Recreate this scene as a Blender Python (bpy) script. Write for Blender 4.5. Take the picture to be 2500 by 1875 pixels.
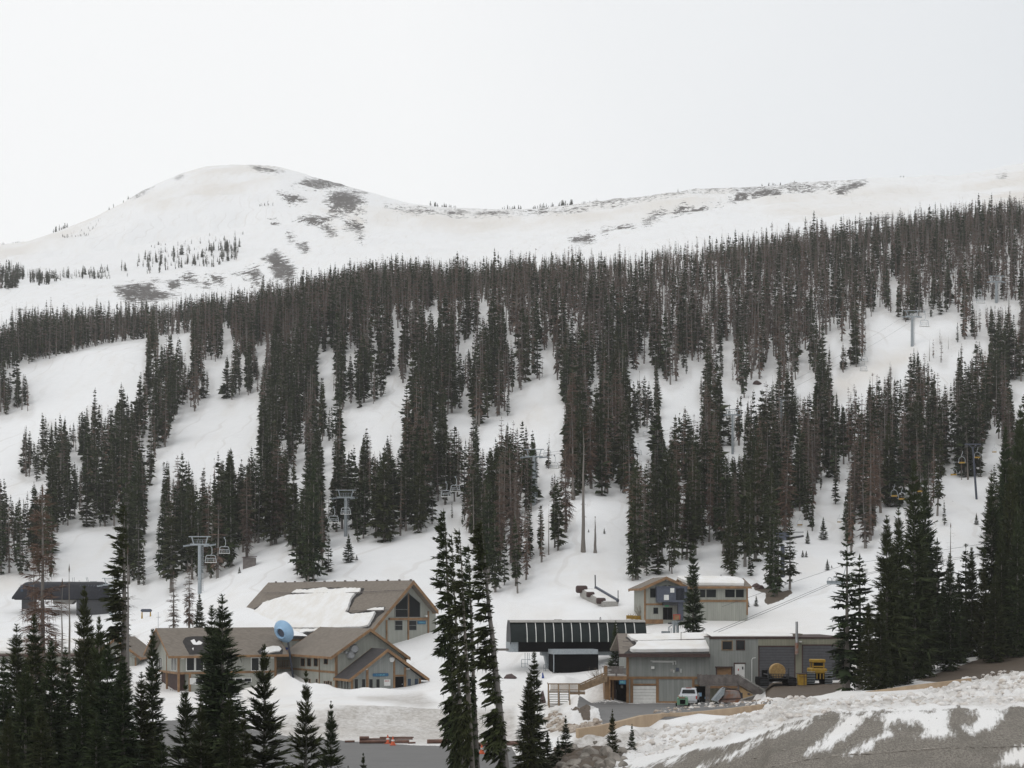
import bpy, math, random, numpy as np
from mathutils import Vector, Matrix
for _o in list(bpy.data.objects): bpy.data.objects.remove(_o, do_unlink=True)
SC = bpy.context.scene
COL = SC.collection
# ---------------------------------------------------------------- camera / light
F = 4089.0          # focal length in pixels of a 2500 px wide picture
ZC = 13.2           # eye height above the car park
VH = 1469.0         # picture row of the horizon
cd = bpy.data.cameras.new('camera'); cam = bpy.data.objects.new('camera', cd); COL.objects.link(cam)
cd.sensor_width = 36.0; cd.lens = 36.0 * F / 2500.0
cd.clip_start = 1.0; cd.clip_end = 9000.0
cd.shift_y = (VH - 937.5) / 2500.0     # level camera, verticals stay upright
cam.location = (0, 0, ZC); cam.rotation_euler = (math.radians(90), 0, 0)
SC.camera = cam
SC.render.resolution_x, SC.render.resolution_y = 1024, 768
SC.view_settings.view_transform = 'Standard'; SC.view_settings.look = 'None'
SC.view_settings.exposure = 0.0; SC.view_settings.gamma = 1.0
SC.cycles.use_denoising = True
SC.cycles.max_bounces = 5; SC.cycles.diffuse_bounces = 3; SC.cycles.volume_bounces = 1
SC.cycles.use_adaptive_sampling = True; SC.cycles.adaptive_threshold = 0.015
W = bpy.data.worlds.new('World'); SC.world = W; W.use_nodes = True
nt = W.node_tree; nt.nodes.clear()
out = nt.nodes.new('ShaderNodeOutputWorld'); bg = nt.nodes.new('ShaderNodeBackground')
sky = nt.nodes.new('ShaderNodeTexSky'); sky.sky_type = 'NISHITA'; sky.sun_disc = False
SUN_EL, SUN_AZ = math.radians(52), math.radians(-35)
sky.sun_elevation = SUN_EL; sky.sun_rotation = SUN_AZ
tc = nt.nodes.new('ShaderNodeTexCoord'); sx = nt.nodes.new('ShaderNodeSeparateXYZ')
mr = nt.nodes.new('ShaderNodeMapRange'); mr.inputs[1].default_value = -0.12; mr.inputs[2].default_value = 0.30
nz = nt.nodes.new('ShaderNodeTexNoise'); nz.inputs['Scale'].default_value = 3.0; nz.inputs['Detail'].default_value = 4
ad = nt.nodes.new('ShaderNodeMath'); ad.operation = 'MULTIPLY_ADD'; ad.inputs[1].default_value = 0.35
cr = nt.nodes.new('ShaderNodeValToRGB')
cr.color_ramp.elements[0].position = 0.12; cr.color_ramp.elements[0].color = (0.985, 0.99, 0.99, 1)
cr.color_ramp.elements[1].position = 1.15 if False else 1.0; cr.color_ramp.elements[1].color = (0.80, 0.825, 0.85, 1)
sm = nt.nodes.new('ShaderNodeVectorMath'); sm.operation = 'SCALE'; sm.inputs['Scale'].default_value = 0.09
mx = nt.nodes.new('ShaderNodeMix'); mx.data_type = 'RGBA'; mx.inputs[0].default_value = 0.95
L = nt.links.new
L(tc.outputs['Generated'], sx.inputs[0]); L(sx.outputs['X'], mr.inputs[0]); L(tc.outputs['Generated'], nz.inputs['Vector'])
L(nz.outputs['Fac'], ad.inputs[0]); L(mr.outputs[0], ad.inputs[2]); 
sub = nt.nodes.new('ShaderNodeMath'); sub.operation = 'SUBTRACT'; sub.inputs[1].default_value = 0.17
L(ad.outputs[0], sub.inputs[0]); L(sub.outputs[0], cr.inputs[0])
L(sky.outputs[0], sm.inputs[0]); L(sm.outputs[0], mx.inputs[6]); L(cr.outputs[0], mx.inputs[7])
L(mx.outputs[2], bg.inputs[0]); bg.inputs[1].default_value = 1.0; L(bg.outputs[0], out.inputs[0])
sd = bpy.data.lights.new('sun', 'SUN'); sd.energy = 0.5; sd.angle = math.radians(30); sd.color = (1, 0.97, 0.93)
sun = bpy.data.objects.new('sun', sd); COL.objects.link(sun)
sun.rotation_euler = (math.radians(90) - SUN_EL, 0, math.radians(180) + SUN_AZ * -1 + math.radians(0))
sun.rotation_euler = Vector((math.sin(SUN_AZ) * math.cos(SUN_EL), -math.cos(SUN_AZ) * math.cos(SUN_EL), math.sin(SUN_EL))).to_track_quat('Z', 'Y').to_euler()

# ---------------------------------------------------------------- helpers: picture <-> place
def X(u, y): return (u - 1250.0) / F * y
def ZV(y, v): return ZC + (VH - v) / F * y
def at(u, v, y): return Vector((X(u, y), y, ZV(y, v)))
FULL = (0, 0, 0.8848); T = [None] + [(x0, y0, 3.5376) for y0 in (600, 1000) for x0 in (0, 625, 1250, 1875)]
M1 = (0, 380, 1.7696); M2 = (1250, 380, 1.7696)
G5 = (1300, 1600, 1.8433); R4 = (1450, 1380, 3.403); R3 = (1050, 1380, 3.351); R2 = (350, 1380, 2.949)
def P(r, pts): return [(r[0] + a / r[2], r[1] + b / r[2]) for a, b in pts]
def U(r, x): return r[0] + x / r[2]
def VV(r, y): return r[1] + y / r[2]

def hash2(ix, iy, s):
    h = (ix.astype(np.int64) * 374761393 + iy.astype(np.int64) * 668265263 + s * 974634777) & 0xffffffff
    h = ((h ^ (h >> 13)) * 1274126177) & 0xffffffff
    return ((h ^ (h >> 16)) & 0xffff) / 65535.0
def vn(x, y, s=0):
    x = np.asarray(x, float); y = np.asarray(y, float)
    ix = np.floor(x); iy = np.floor(y); fx = x - ix; fy = y - iy
    fx = fx * fx * (3 - 2 * fx); fy = fy * fy * (3 - 2 * fy)
    a = hash2(ix, iy, s); b = hash2(ix + 1, iy, s); c = hash2(ix, iy + 1, s); d = hash2(ix + 1, iy + 1, s)
    return (a + (b - a) * fx) * (1 - fy) + (c + (d - c) * fx) * fy - 0.5
def fbm(x, y, s=0, o=4):
    r = 0; a = 1.0
    for k in range(o): r = r + a * vn(x * 2 ** k, y * 2 ** k, s + k); a *= 0.5
    return r
def inpoly(px, py, poly):
    ins = np.zeros(px.shape, bool); n = len(poly)
    for i in range(n):
        x1, y1 = poly[i]; x2, y2 = poly[(i + 1) % n]
        if y1 == y2: continue
        c = ((y1 > py) != (y2 > py)) & (px < (x2 - x1) * (py - y1) / (y2 - y1) + x1)
        ins ^= c
    return ins
def sdpoly(px, py, poly, lim=60):
    """signed distance (inside positive) in picture px, evaluated near the polygon only"""
    r = np.full(px.shape, -lim, float)
    xs = [p[0] for p in poly]; ys = [p[1] for p in poly]
    sel = (px > min(xs) - lim) & (px < max(xs) + lim) & (py > min(ys) - lim) & (py < max(ys) + lim)
    if not sel.any(): return r
    x = px[sel]; y = py[sel]; d = np.full(x.shape, 1e9)
    n = len(poly)
    for i in range(n):
        ax, ay = poly[i]; bx, by = poly[(i + 1) % n]; ex, ey = bx - ax, by - ay
        t = np.clip(((x - ax) * ex + (y - ay) * ey) / (ex * ex + ey * ey + 1e-9), 0, 1)
        d = np.minimum(d, np.hypot(x - ax - t * ex, y - ay - t * ey))
    r[sel] = np.where(inpoly(x, y, poly), d, -d)
    return r
def mask(px, py, polys, w=8):
    m = np.zeros(px.shape)
    for p in polys: m = np.maximum(m, np.clip(0.5 + sdpoly(px, py, p) / (2 * w), 0, 1))
    return m

# ---------------------------------------------------------------- terrain profile
def V_(lst): return [(y, ZV(y, v)) for y, v in lst]
NL = [(3, 11.4), (40, 8.5), (70, 4.5), (100, 1.0), (128, 0.0), (160, 0.05)]
COLS = [
 (-900, NL + [(172, 1.4), (215, 1.0), (235, 1.2)] + V_([(260,1600),(330,1500),(360,1420),(420,1330),(480,1220),(590,1050),(650,930),(720,880),(900,800),(1050,760),(1150,740),(1400,700),(1700,680)])),
 (0, NL + [(172, 1.4), (215, 1.0), (235, 1.2)] + V_([(260,1600),(336,1499),(348,1450),(362,1407),(420,1310),(480,1200),(590,1010),(640,905),(700,872),(720,868),(900,790),(1050,720),(1150,690),(1400,640),(1700,597)])),
 (300, NL + [(175, 1.5), (215, .9), (235, 1.2)] + V_([(262,1590),(300,1530),(336,1496),(350,1446),(364,1408),(400,1310),(480,1160),(560,1010),(640,862),(700,842),(800,800),(1000,740),(1180,690),(1450,600),(1750,485)])),
 (600, NL + [(175, 1.6), (215, 1.0), (232, .8)] + V_([(240,1640),(262,1560),(300,1440),(340,1370),(400,1260),(480,1120),(560,1010),(620,900),(680,830),(800,780),(1000,730),(1200,680),(1500,560),(1850,402)])),
 (750, NL + [(175, 1.6), (215, 1.0), (230, .8)] + V_([(240,1640),(262,1560),(300,1430),(330,1370),(360,1310),(420,1200),(500,1050),(570,920),(640,800),(720,750),(1000,690),(1200,650),(1500,550),(1850,430)])),
 (1000, NL + [(175, 1.4), (215, 1.2)] + V_([(236,1660),(255,1582),(285,1450),(310,1400),(330,1345),(350,1300),(420,1180),(500,1000),(570,880),(640,755),(720,715),(1000,665),(1300,600),(1600,545),(1800,495)])),
 (1200, NL + [(175, 1.2)] + V_([(200,1680),(225,1640),(255,1560),(285,1450),(310,1380),(335,1310),(350,1285),(420,1150),(500,1000),(560,880),(640,745),(720,705),(1000,655),(1300,600),(1600,545),(1750,510)])),
 (1400, [(3, 11.4),(40, 9),(60,5),(90, 2.4)] + V_([(105,1875),(115,1850),(128,1822),(133,1786),(150,1760),(170,1740),(185,1719),(205,1680),(225,1638),(250,1545),(280,1440),(300,1360),(315,1311),(340,1218),(420,1100),(500,965),(520,930),(600,800),(660,725),(740,690),(1000,640),(1400,550),(1700,504)])),
 (1700, [(3, 11.4),(40, 9.5),(70,5),(86, 2.6)] + V_([(95,1875),(104,1825),(118,1795),(138,1765),(142,1742),(160,1738),(185,1719),(205,1685),(225,1600),(250,1518),(270,1450),(290,1405),(320,1340),(360,1250),(430,1120),(520,960),(620,780),(680,680),(780,640),(1000,590),(1400,510),(1700,467)])),
 (1790, [(3, 11.4),(40, 8.6),(70,4.6),(85, 3.8)] + V_([(93,1835),(100,1785),(118,1768),(146,1748),(151,1728),(165,1729),(185,1717),(205,1685),(225,1600),(250,1518),(270,1450),(290,1405),(320,1340),(360,1250),(430,1120),(520,960),(620,780),(680,680),(780,640),(1000,585),(1400,505),(1700,462)])),
 (1855, [(3, 11.4),(40, 8.6),(70,4.6),(85, 3.8)] + V_([(93,1835),(100,1785),(118,1768),(148,1740),(153,1722),(165,1726),(185,1717),(205,1685),(225,1600),(250,1518),(270,1450),(290,1405),(320,1340),(360,1250),(430,1120),(520,960),(620,780),(680,680),(780,640),(1000,585),(1400,505),(1700,462)])),
 (1880, [(3, 11.4),(40, 8.4),(70,4.4),(84, 4.4)] + V_([(92,1810),(99,1765),(118,1750),(148,1722),(153,1702),(165,1694),(184,1668),(205,1640),(225,1580),(250,1515),(270,1450),(290,1400),(320,1340),(380,1220),(440,1100),(520,960),(620,790),(680,690),(780,630),(1000,580),(1400,495),(1700,458)])),
 (2050, [(3, 11.4),(40, 8.4),(70,4.4),(82, 4.6)] + V_([(90,1800),(97,1742),(118,1722),(150,1702),(154,1688),(165,1690),(184,1664),(200,1630),(215,1580),(250,1500),(290,1400),(330,1330),(400,1180),(480,1030),(560,890),(620,770),(690,680),(760,620),(900,575),(1300,490),(1700,449)])),
 (2300, [(3, 11.4),(40, 8.4),(70,4.4),(81.5, 4.7)] + V_([(89,1790),(96,1732),(118,1706),(151,1692),(156,1676),(172,1650),(200,1590),(230,1500),(270,1430),(320,1330),(400,1170),(480,1020),(560,860),(620,750),(700,640),(760,590),(900,550),(1300,478),(1700,437)])),
 (2500, [(3, 11.4),(40, 8.4),(70,4.4),(81, 4.8)] + V_([(89,1790),(96,1725),(118,1690),(128,1655),(150,1660),(172,1630),(200,1560),(230,1490),(270,1420),(320,1310),(400,1160),(480,1000),(560,850),(620,735),(700,620),(760,560),(900,530),(1300,455),(1700,406)])),
 (3300, [(3, 11.4),(40, 8.4),(70,4.4),(81, 4.8)] + V_([(89,1780),(96,1720),(118,1680),(128,1650),(150,1650),(172,1600),(200,1520),(230,1440),(270,1360),(320,1250),(400,1100),(480,940),(560,790),(620,675),(700,560),(760,520),(900,480),(1300,400),(1700,350)])),
]
def blendcol(u, near, ycut):
    us = [c[0] for c in COLS]; k = max(i for i in range(len(us)) if us[i] < u); t = (u - us[k]) / (us[k + 1] - us[k]); ys = [y for y, z in COLS[k][1] + COLS[k + 1][1] if y > ycut]; ys = sorted(set(ys))
    f = lambda c, y: float(np.interp(y, [q[0] for q in c[1]], [q[1] for q in c[1]]))
    COLS.insert(k + 1, (u, near + [(y, f(COLS[k], y) * (1 - t) + f(COLS[k + 1], y) * t) for y in ys]))
NB = [(3, 11.4), (40, 9.2), (64, 5)]
blendcol(1500, NB + [(90, 2.2)] + V_([(103, 1868), (115, 1846), (125, 1822), (131.6, 1803), (134, 1762), (150, 1752), (168, 1738), (185, 1719)]), 186)
blendcol(1600, NB + [(88, 2.5)] + V_([(98, 1872), (110, 1838), (122, 1810), (136.2, 1784), (138.5, 1744), (150, 1742), (168, 1734), (185, 1719)]), 186)
SKY = P(FULL, [(-900, 640), (-300, 560), (0, 530), (60, 522), (130, 497), (200, 470), (260, 440), (310, 410), (370, 382), (430, 361), (480, 355), (540, 355), (600, 358), (640, 370), (720, 393), (800, 415), (880, 438), (950, 447), (1050, 451), (1150, 452), (1230, 447), (1330, 434), (1500, 414), (1650, 404), (1800, 399), (1900, 393), (1990, 387), (2060, 382), (2130, 374), (2212, 360), (2600, 320), (3000, 300)])
RIDGE_Y = [1700, 1800, 1850, 1750, 1700]
yn = np.concatenate([[3, 10, 20, 30, 40, 50, 60, 66], np.arange(70, 262, 0.45)])
yf = [262.0]
while yf[-1] < 2050: yf.append(yf[-1] * 1.0075)
YG = np.concatenate([yn, yf[1:], [2150, 2300, 2600, 3200]])
UG = np.concatenate([np.arange(-900, -40, 20), np.arange(-40, 2541, 4.6), np.arange(2555, 3300, 20)])
uc = np.array([c[0] for c in COLS], float)
ZCOL = np.array([np.interp(YG, [p[0] for p in c[1]], [p[1] for p in c[1]]) for c in COLS])
Zg = np.empty((len(YG), len(UG)))
for j in range(len(YG)): Zg[j] = np.interp(UG, uc, ZCOL[:, j])
# smooth along u and (far away) along y
def sm1(A, k, ax):
    ker = np.hanning(k + 2)[1:-1]; ker /= ker.sum()
    B = np.apply_along_axis(lambda r: np.convolve(np.pad(r, k // 2, mode='edge'), ker, 'valid'), ax, A)
    return B
Zs = sm1(Zg, 9, 1)
Zf = sm1(sm1(Zs, 61, 1), 13, 0)
Zn = sm1(Zs, 11, 0); wn = np.clip((101 - YG) / 4, 0, 1)[:, None]; Zs = Zn * wn + Zs * (1 - wn)
w_ = np.clip((YG - 262) / 60, 0, 1)[:, None]
Zg = Zs * (1 - w_) + Zf * w_
# skyline: beyond the ridge distance the land falls away
UU, YY = np.meshgrid(UG, YG)
VSK = np.interp(UG, [p[0] for p in SKY], [p[1] for p in SKY])
YR = np.interp(UG, [-900, 0, 600, 1200, 2500, 3300], [1700, 1720, 1850, 1760, 1700, 1700])[None, :]
ZR = ZC + (VH - VSK)[None, :] / F * YR
t_ = np.clip((YY - (YR - 330)) / 330, 0, 1)
Zb = np.empty_like(Zg)
for i in range(len(UG)):
    yr = YR[0, i]; z0 = np.interp(yr - 330, YG, Zg[:, i])
    Zb[:, i] = z0 + (ZR[0, i] - z0) * t_[:, i] ** 0.8
Zg = np.where(YY > YR - 330, Zb, Zg)
over = YY > YR
Zg = np.where(over, ZR - (YY - YR) * 0.25 - ((YY - YR) / 60.0) ** 2 * 0.4, Zg)
XX = (UU - 1250) / F * YY
PV = VH - (Zg - ZC) / YY * F            # picture row of every terrain vertex
# ---------------------------------------------------------------- relief
near = np.clip((YY - 66) / 10, 0, 1) * np.clip((700 - YY) / 300, 0, 1)
BERM = [P(G5, [(560,262),(640,240),(800,225),(1060,205),(1130,195),(1250,190),(1320,215),(1500,185),(1690,180),(1850,140),(1960,105),(2150,72),(2240,90),(2240,230),(1900,225),(1600,240),(1330,262),(1150,300),(950,345),(760,400),(600,440),(420,470),(430,400),(520,350),(640,325),(860,290),(1040,245),(900,235)]),
        P(G5, [(60,245),(130,235),(200,262),(280,262),(320,300),(300,320),(200,310),(80,300)])]
mberm = mask(UU, PV, BERM, 10)
rocky = mask(UU, PV, [P(G5, [(110,507),(140,430),(200,370),(330,350),(440,345),(520,330),(580,350),(470,400),(420,430),(360,507)])], 8)
Zg = Zg + near * (0.30 * fbm(XX / 17, YY / 14, 5, 3) * np.clip((YY - 165) / 15, 0, 1) + 0.05 * fbm(XX / 3.1, YY / 2.7, 9, 3))
Zg = Zg + np.clip((YY - 270) / 80, 0, 1) * np.clip((1900 - YY) / 200, 0, 1) * (YY / 600) * (2.2 * fbm(XX / 38, YY / 30, 21, 3) + .5 * fbm(XX / 9, YY / 8, 25, 2)) * np.clip((YR - YY) / 200, 0, 1)
Zg = Zg + mberm * (0.95 * np.abs(fbm(XX / 1.0, YY / 1.8, 31, 4)) + 0.28 * fbm(XX / .42, YY / .9, 37, 2) - .1)
Zg = Zg + rocky * 0.8 * fbm(XX / 1.2, YY / 1.0, 41, 3)
GR = P(G5, [(300,540),(380,478),(560,462),(760,412),(900,392),(1000,362),(1150,302),(1300,262),(1500,246),(1700,241),(1900,232),(2260,236),(2600,240),(2600,2600),(-100,2600),(0,1000)])
STREAK = [P(G5, p) for p in ([(1220,450),(1270,400),(1350,340),(1390,290),(1370,262),(1560,250),(1480,300),(1440,340),(1380,400),(1290,430)],
 [(1400,450),(1500,390),(1560,360),(1650,340),(1560,390),(1450,440)],
 [(1540,285),(1640,238),(1760,236),(1880,235),(1900,260),(1860,320),(1900,330),(1880,370),(1800,375),(1730,370),(1760,330),(1700,300),(1600,310)],
 [(1950,225),(2120,225),(2120,290),(2080,330),(1990,350),(1940,320),(2000,290)],
 [(2080,490),(2120,430),(2240,405),(2300,470),(2120,500)],
 [(300,520),(450,436),(560,410),(720,372),(640,440),(500,515)],
 [(760,425),(790,385),(1000,325),(1110,305),(960,370),(850,410)],
 [(840,480),(920,420),(1100,335),(1300,262),(1210,320),(1050,380),(900,465)],
 [(560,480),(680,415),(740,400),(690,450),(600,500)],
 [(1180,330),(1260,300),(1240,320),(1190,345)],
 [(740,505),(800,470),(830,470),(780,515)],
 [(1240,600),(1400,560),(1500,580),(1300,640)])]
a_grav = mask(UU, PV, [GR], 5) * (YY < 140)
a_grav = np.maximum(a_grav, (YY < 84) * (UU > 1150) * 1.0)
a_streak = mask(UU, PV, STREAK, 18)
a_grav = np.clip(a_grav - .82 * a_streak, 0, 1)
PARK = P(FULL, [(250,2000),(300,1640),(318,1580),(345,1556),(440,1552),(520,1572),(620,1590),(760,1601),(900,1610),(1105,1614),(1120,1640),(1150,1662),(1200,2000)])
YARD = P(R3, [(1200,1165),(1240,1148),(1460,1145),(1900,1140),(2100,1140),(2700,1150),(2790,1120),(2790,1165),(2500,1210),(2300,1200),(2120,1225),(1950,1262),(1843,1262),(1700,1290),(1600,1310),(1470,1345),(1420,1345),(1400,1270),(1330,1210),(1260,1185)])
a_asph = np.maximum(mask(UU, PV, [PARK], 3) * (YY < 200) * (UU < 1290), mask(UU, PV, [YARD], 3) * (YY > 132.5) * (YY < 200))
a_asph = np.maximum(a_asph, (YY < 120) * (YY > 90) * (UU < 1100) * 1.0)
EARTH = [P(R4, [(1370,985),(2080,975),(2080,1030),(1900,1078),(1750,1098),(1640,1104),(1500,1104),(1430,1092),(1400,1000)]),
  P(FULL, [(1975,1470),(2050,1448),(2120,1425),(2212,1392),(2400,1360),(2400,1440),(2212,1452),(2160,1462),(2060,1476)]),
  P(R4, [(1330,175),(1370,160),(1400,185),(1480,170),(1560,215),(1640,190),(1650,235),(1540,300),(1440,325),(1415,300),(1430,230),(1330,200)]),
  P((1280,1700,7.9), [(560,985),(860,965),(1100,950),(1500,985),(1850,1000),(1960,1110),(1650,1330),(1400,1500),(900,2400),(-300,2400),(-100,1400),(50,1290),(330,1200),(600,1130)]),
  P(G5, [(130,262),(200,262),(262,285),(255,300),(160,285)])]
a_earth = mask(UU, PV, EARTH, 5) * (YY > 95) * (YY < 300)
a_grime = mask(UU, PV, [P(FULL, [(600,1560),(700,1556),(760,1545),(930,1538),(1110,1532),(1120,1606),(900,1606),(760,1600),(600,1590)]),
   P(G5, [(40,300),(120,300),(200,315),(320,290),(330,330),(200,360),(60,350)]), P(R2, [(1550,960),(2000,930),(2110,1000),(2000,1040),(1800,1000)]),
   P(R3, [(1280,1000),(1440,960),(1470,1100),(1440,1140),(1300,1120),(1260,1090)])], 9) * (YY < 250)
a_grime = np.maximum(a_grime, mberm * np.clip(.55 + 1.6 * fbm(XX / 4, YY / 7, 55, 3), .12, 1))
a_grime = np.maximum(a_grime, rocky)
DUST = [P(M2, p) for p in ([(40,300),(200,240),(500,200),(850,160),(930,152),(850,205),(600,255),(300,295)], [(900,195),(1400,155),(1900,112),(2300,50),(2300,130),(1950,150),(1500,190),(1000,210)], [(2000,150),(2250,130),(2250,220),(2050,220)], [(1100,230),(1500,215),(1700,240),(1300,270)])] + \
       [P(M1, p) for p in ([(1580,240),(1700,238),(2250,262),(2250,290),(2000,345),(1900,310),(1700,300),(1590,290)], [(800,60),(1000,40),(1230,45),(1100,80),(850,95)], [(180,350),(450,240),(560,200),(420,290),(260,370)], [(-50,400),(200,370),(100,430),(-50,450)], [(1290,190),(1580,230),(1580,330),(1450,360),(1380,260)], [(600,200),(900,110),(1200,90),(1000,160),(700,230)])] + \
       [T_ for T_ in (P(T[3], [(30,1350),(300,1250),(440,1300),(300,1500),(60,1600)]), P(T[8], [(0,1400),(300,1330),(500,1350),(400,1420),(0,1560)]), P(T[4], [(560,1190),(900,1020),(1240,900),(1230,1000),(900,1150),(600,1320)]),
        P(T[5], [(0,1440),(120,1440),(200,1520),(0,1560)]), P(R3, [(560,360),(900,370),(1150,400),(1000,450),(640,470)]), P(R3, [(560,690),(760,640),(700,760),(560,800)]), P(R2, [(650,880),(1100,820),(1250,900),(700,1030)]), P(R4, [(1300,560),(2030,440),(2030,520),(1500,590)]))]
a_dust = np.maximum(mask(UU, PV, DUST, 22) * (YY > 160), .38 * (YY < 262) + .22 * (fbm(XX / 16, YY / 10, 88, 3) > .1) * (YY < 300))
ROCKS = [P(M1, p) for p in (
 [(1270,132),(1320,103),(1400,98),(1455,108),(1505,136),(1430,132),(1380,142),(1300,132)], [(1395,190),(1425,160),(1500,150),(1560,183),(1585,200),(1540,220),(1575,236),(1500,237),(1415,237),(1430,205)], [(1495,145),(1585,158),(1540,168)],
 [(1270,278),(1330,253),(1400,263),(1450,248),(1505,258),(1405,290),(1452,338),(1430,347),(1380,312),(1300,292)], [(1480,300),(1530,280),(1575,288),(1562,330),(1568,376),(1545,376),(1550,340),(1500,322)],
 [(1168,290),(1202,289),(1197,306),(1174,305)], [(1243,338),(1268,338),(1268,368),(1250,362)], [(1278,378),(1322,373),(1338,412),(1300,412)],
 [(1130,452),(1190,403),(1225,438),(1268,472),(1282,522),(1240,538),(1180,532),(1170,480)], [(1000,512),(1050,498),(1110,478),(1135,520),(1112,565),(1080,532)],
 [(495,577),(580,549),(660,563),(700,588),(770,600),(700,624),(620,638),(560,638),(510,608)], [(718,555),(770,538),(783,566),(740,577)], [(772,525),(820,510),(872,535),(850,552),(790,547)],
 [(888,520),(960,523),(967,556),(920,552)], [(658,539),(692,537),(692,553),(665,553)], [(1665,216),(1760,229),(1850,234),(1922,249),(1850,255),(1750,247)], [(1920,243),(2000,239),(2022,248),(1940,257)], [(2048,247),(2180,245),(2204,259),(2080,257)],
 [(568,178),(620,145),(658,128),(640,147),(600,173)], [(758,97),(792,83),(787,96),(765,104)], [(73,655),(97,651),(102,667),(76,670)], [(878,545),(902,549),(897,577),(880,572)], [(1080,42),(1120,45),(1180,58),(1220,70),(1180,72),(1110,64)], [(1200,160),(1290,170),(1330,190),(1250,200)])] + \
 [P(M2, p) for p in ([(-20,240),(100,241),(200,238),(300,220),(360,206),(430,196),(500,188),(700,163),(850,148),(1000,136),(1150,130),(1300,130),(1400,123),(1310,142),(1200,150),(1100,142),(900,150),(760,164),(500,198),(360,214),(200,250),(-20,250)],
 [(938,187),(990,153),(1022,163),(1022,187),(960,194)], [(1020,165),(1100,148),(1172,153),(1162,170),(1040,174)], [(678,252),(740,213),(782,224),(862,208),(872,218),(780,242),(700,254)], [(562,287),(640,238),(667,244),(642,267),(580,292)],
 [(378,337),(400,316),(427,321),(402,344)], [(252,360),(330,343),(362,354),(352,374),(270,382)], [(443,316),(522,303),(512,316),(450,322)], [(1383,152),(1410,133),(1470,118),(1532,116),(1500,132),(1420,162)], [(1448,302),(1550,273),(1662,258),(1642,272),(1540,292),(1440,307)], [(883,206),(907,202),(907,213)], [(2103,86),(2132,74),(2132,84)])] + \
 [P(T[3], [(2080,1160),(2130,1140),(2170,1180),(2140,1215)])]
THIN = [q for q in ROCKS if max(b for a, b in q) - min(b for a, b in q) < 26 and max(a for a, b in q) - min(a for a, b in q) > 30]
a_rock = np.maximum(mask(UU, PV, ROCKS, 13), mask(UU, PV, THIN, 3) * .85) * (YY > 560)
Zg = Zg + a_rock * (YY > 700) * (2.0 * fbm(XX / 9, YY / 9, 61, 3))
for u_, y_, h_, rx, ry in ((694, 223, .95, 1.2, 2.0), (712, 222.5, .85, 3.2, 2.2), (760, 221, .7, 3.5, 2.2), (650, 222, 1.2, 4, 2.5), (800, 222, .5, 3, 2), (925, 219, .55, 4, 1.6), (880, 220, .4, 3, 1.5), (1390, 205, .9, 3.6, 2.6), (1367, 204, .7, 2.4, 2.4), (1412, 180.5, 1.15, 1.2, 1.2), (1452, 190, 2.3, 2.0, 2.4), (1478, 187.5, 1.3, 1.6, 1.6), (1480, 183, .5, 1.6, 1.0),
   (2017, 174, .22, 1.0, .8), (1853, 178, .6, .9, .9), (1965, 174.5, .12, 1.4, .7), (1405, 152, .7, 5, 3), (1375, 156, .8, 4, 3), (900, 172, .6, 9, 3), (760, 171, .5, 6, 3), (1000, 173, .6, 8, 3), (560, 205, .5, 9, 5), (1015, 240, 1.2, 4, 4)):
    Zg = Zg + h_ * np.exp(-((XX - X(u_, y_)) / rx) ** 2 - ((YY - y_) / ry) ** 2) * (1 + .25 * fbm(XX / 1.3, YY / 1.3, 71, 3))
def zat(x, y):
    """terrain height at a place"""
    u = 1250 + x / y * F
    j = min(max(np.searchsorted(YG, y) - 1, 0), len(YG) - 2); i = min(max(np.searchsorted(UG, u) - 1, 0), len(UG) - 2)
    ty = (y - YG[j]) / (YG[j + 1] - YG[j]); tu = (u - UG[i]) / (UG[i + 1] - UG[i])
    return float((Zg[j, i] * (1 - tu) + Zg[j, i + 1] * tu) * (1 - ty) + (Zg[j + 1, i] * (1 - tu) + Zg[j + 1, i + 1] * tu) * ty)
def ground(u, y):
    x = X(u, y); return Vector((x, y, zat(x, y)))
# ---------------------------------------------------------------- materials
MATS = {}
def newmat(name):
    m = bpy.data.materials.new(name); m.use_nodes = True
    n = m.node_tree; n.nodes.clear(); o = n.nodes.new('ShaderNodeOutputMaterial'); b = n.nodes.new('ShaderNodeBsdfPrincipled')
    n.links.new(b.outputs[0], o.inputs[0]); return m, n, b
def nod(n, t, **k):
    x = n.nodes.new(t)
    for a, v in k.items():
        if a[0] == 'i' and a[1:].isdigit(): x.inputs[int(a[1:])].default_value = v
        else: setattr(x, a, v)
    return x
def mixc(n, f, a, b):
    x = nod(n, 'ShaderNodeMix', data_type='RGBA')
    if isinstance(f, (int, float)): x.inputs[0].default_value = f
    else: n.links.new(f, x.inputs[0])
    for s, v in ((6, a), (7, b)):
        if isinstance(v, tuple): x.inputs[s].default_value = v + (1,)
        else: n.links.new(v, x.inputs[s])
    return x.outputs[2]
def mth(n, op, a, b=None, c=None, clamp=False):
    x = nod(n, 'ShaderNodeMath', operation=op); x.use_clamp = clamp
    for k, v in enumerate((a, b, c)):
        if v is None: continue
        if isinstance(v, (int, float)): x.inputs[k].default_value = v
        else: n.links.new(v, x.inputs[k])
    return x.outputs[0]
def noise(n, vec, scale, det=3, rough=.5, stretch=None):
    t = nod(n, 'ShaderNodeTexNoise'); t.inputs['Scale'].default_value = scale; t.inputs['Detail'].default_value = det; t.inputs['Roughness'].default_value = rough
    if stretch:
        mp = nod(n, 'ShaderNodeMapping'); mp.inputs['Scale'].default_value = stretch[0]; mp.inputs['Rotation'].default_value = (0, 0, stretch[1]); n.links.new(vec, mp.inputs[0]); vec = mp.outputs[0]
    n.links.new(vec, t.inputs['Vector']); return t.outputs['Fac']
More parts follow.
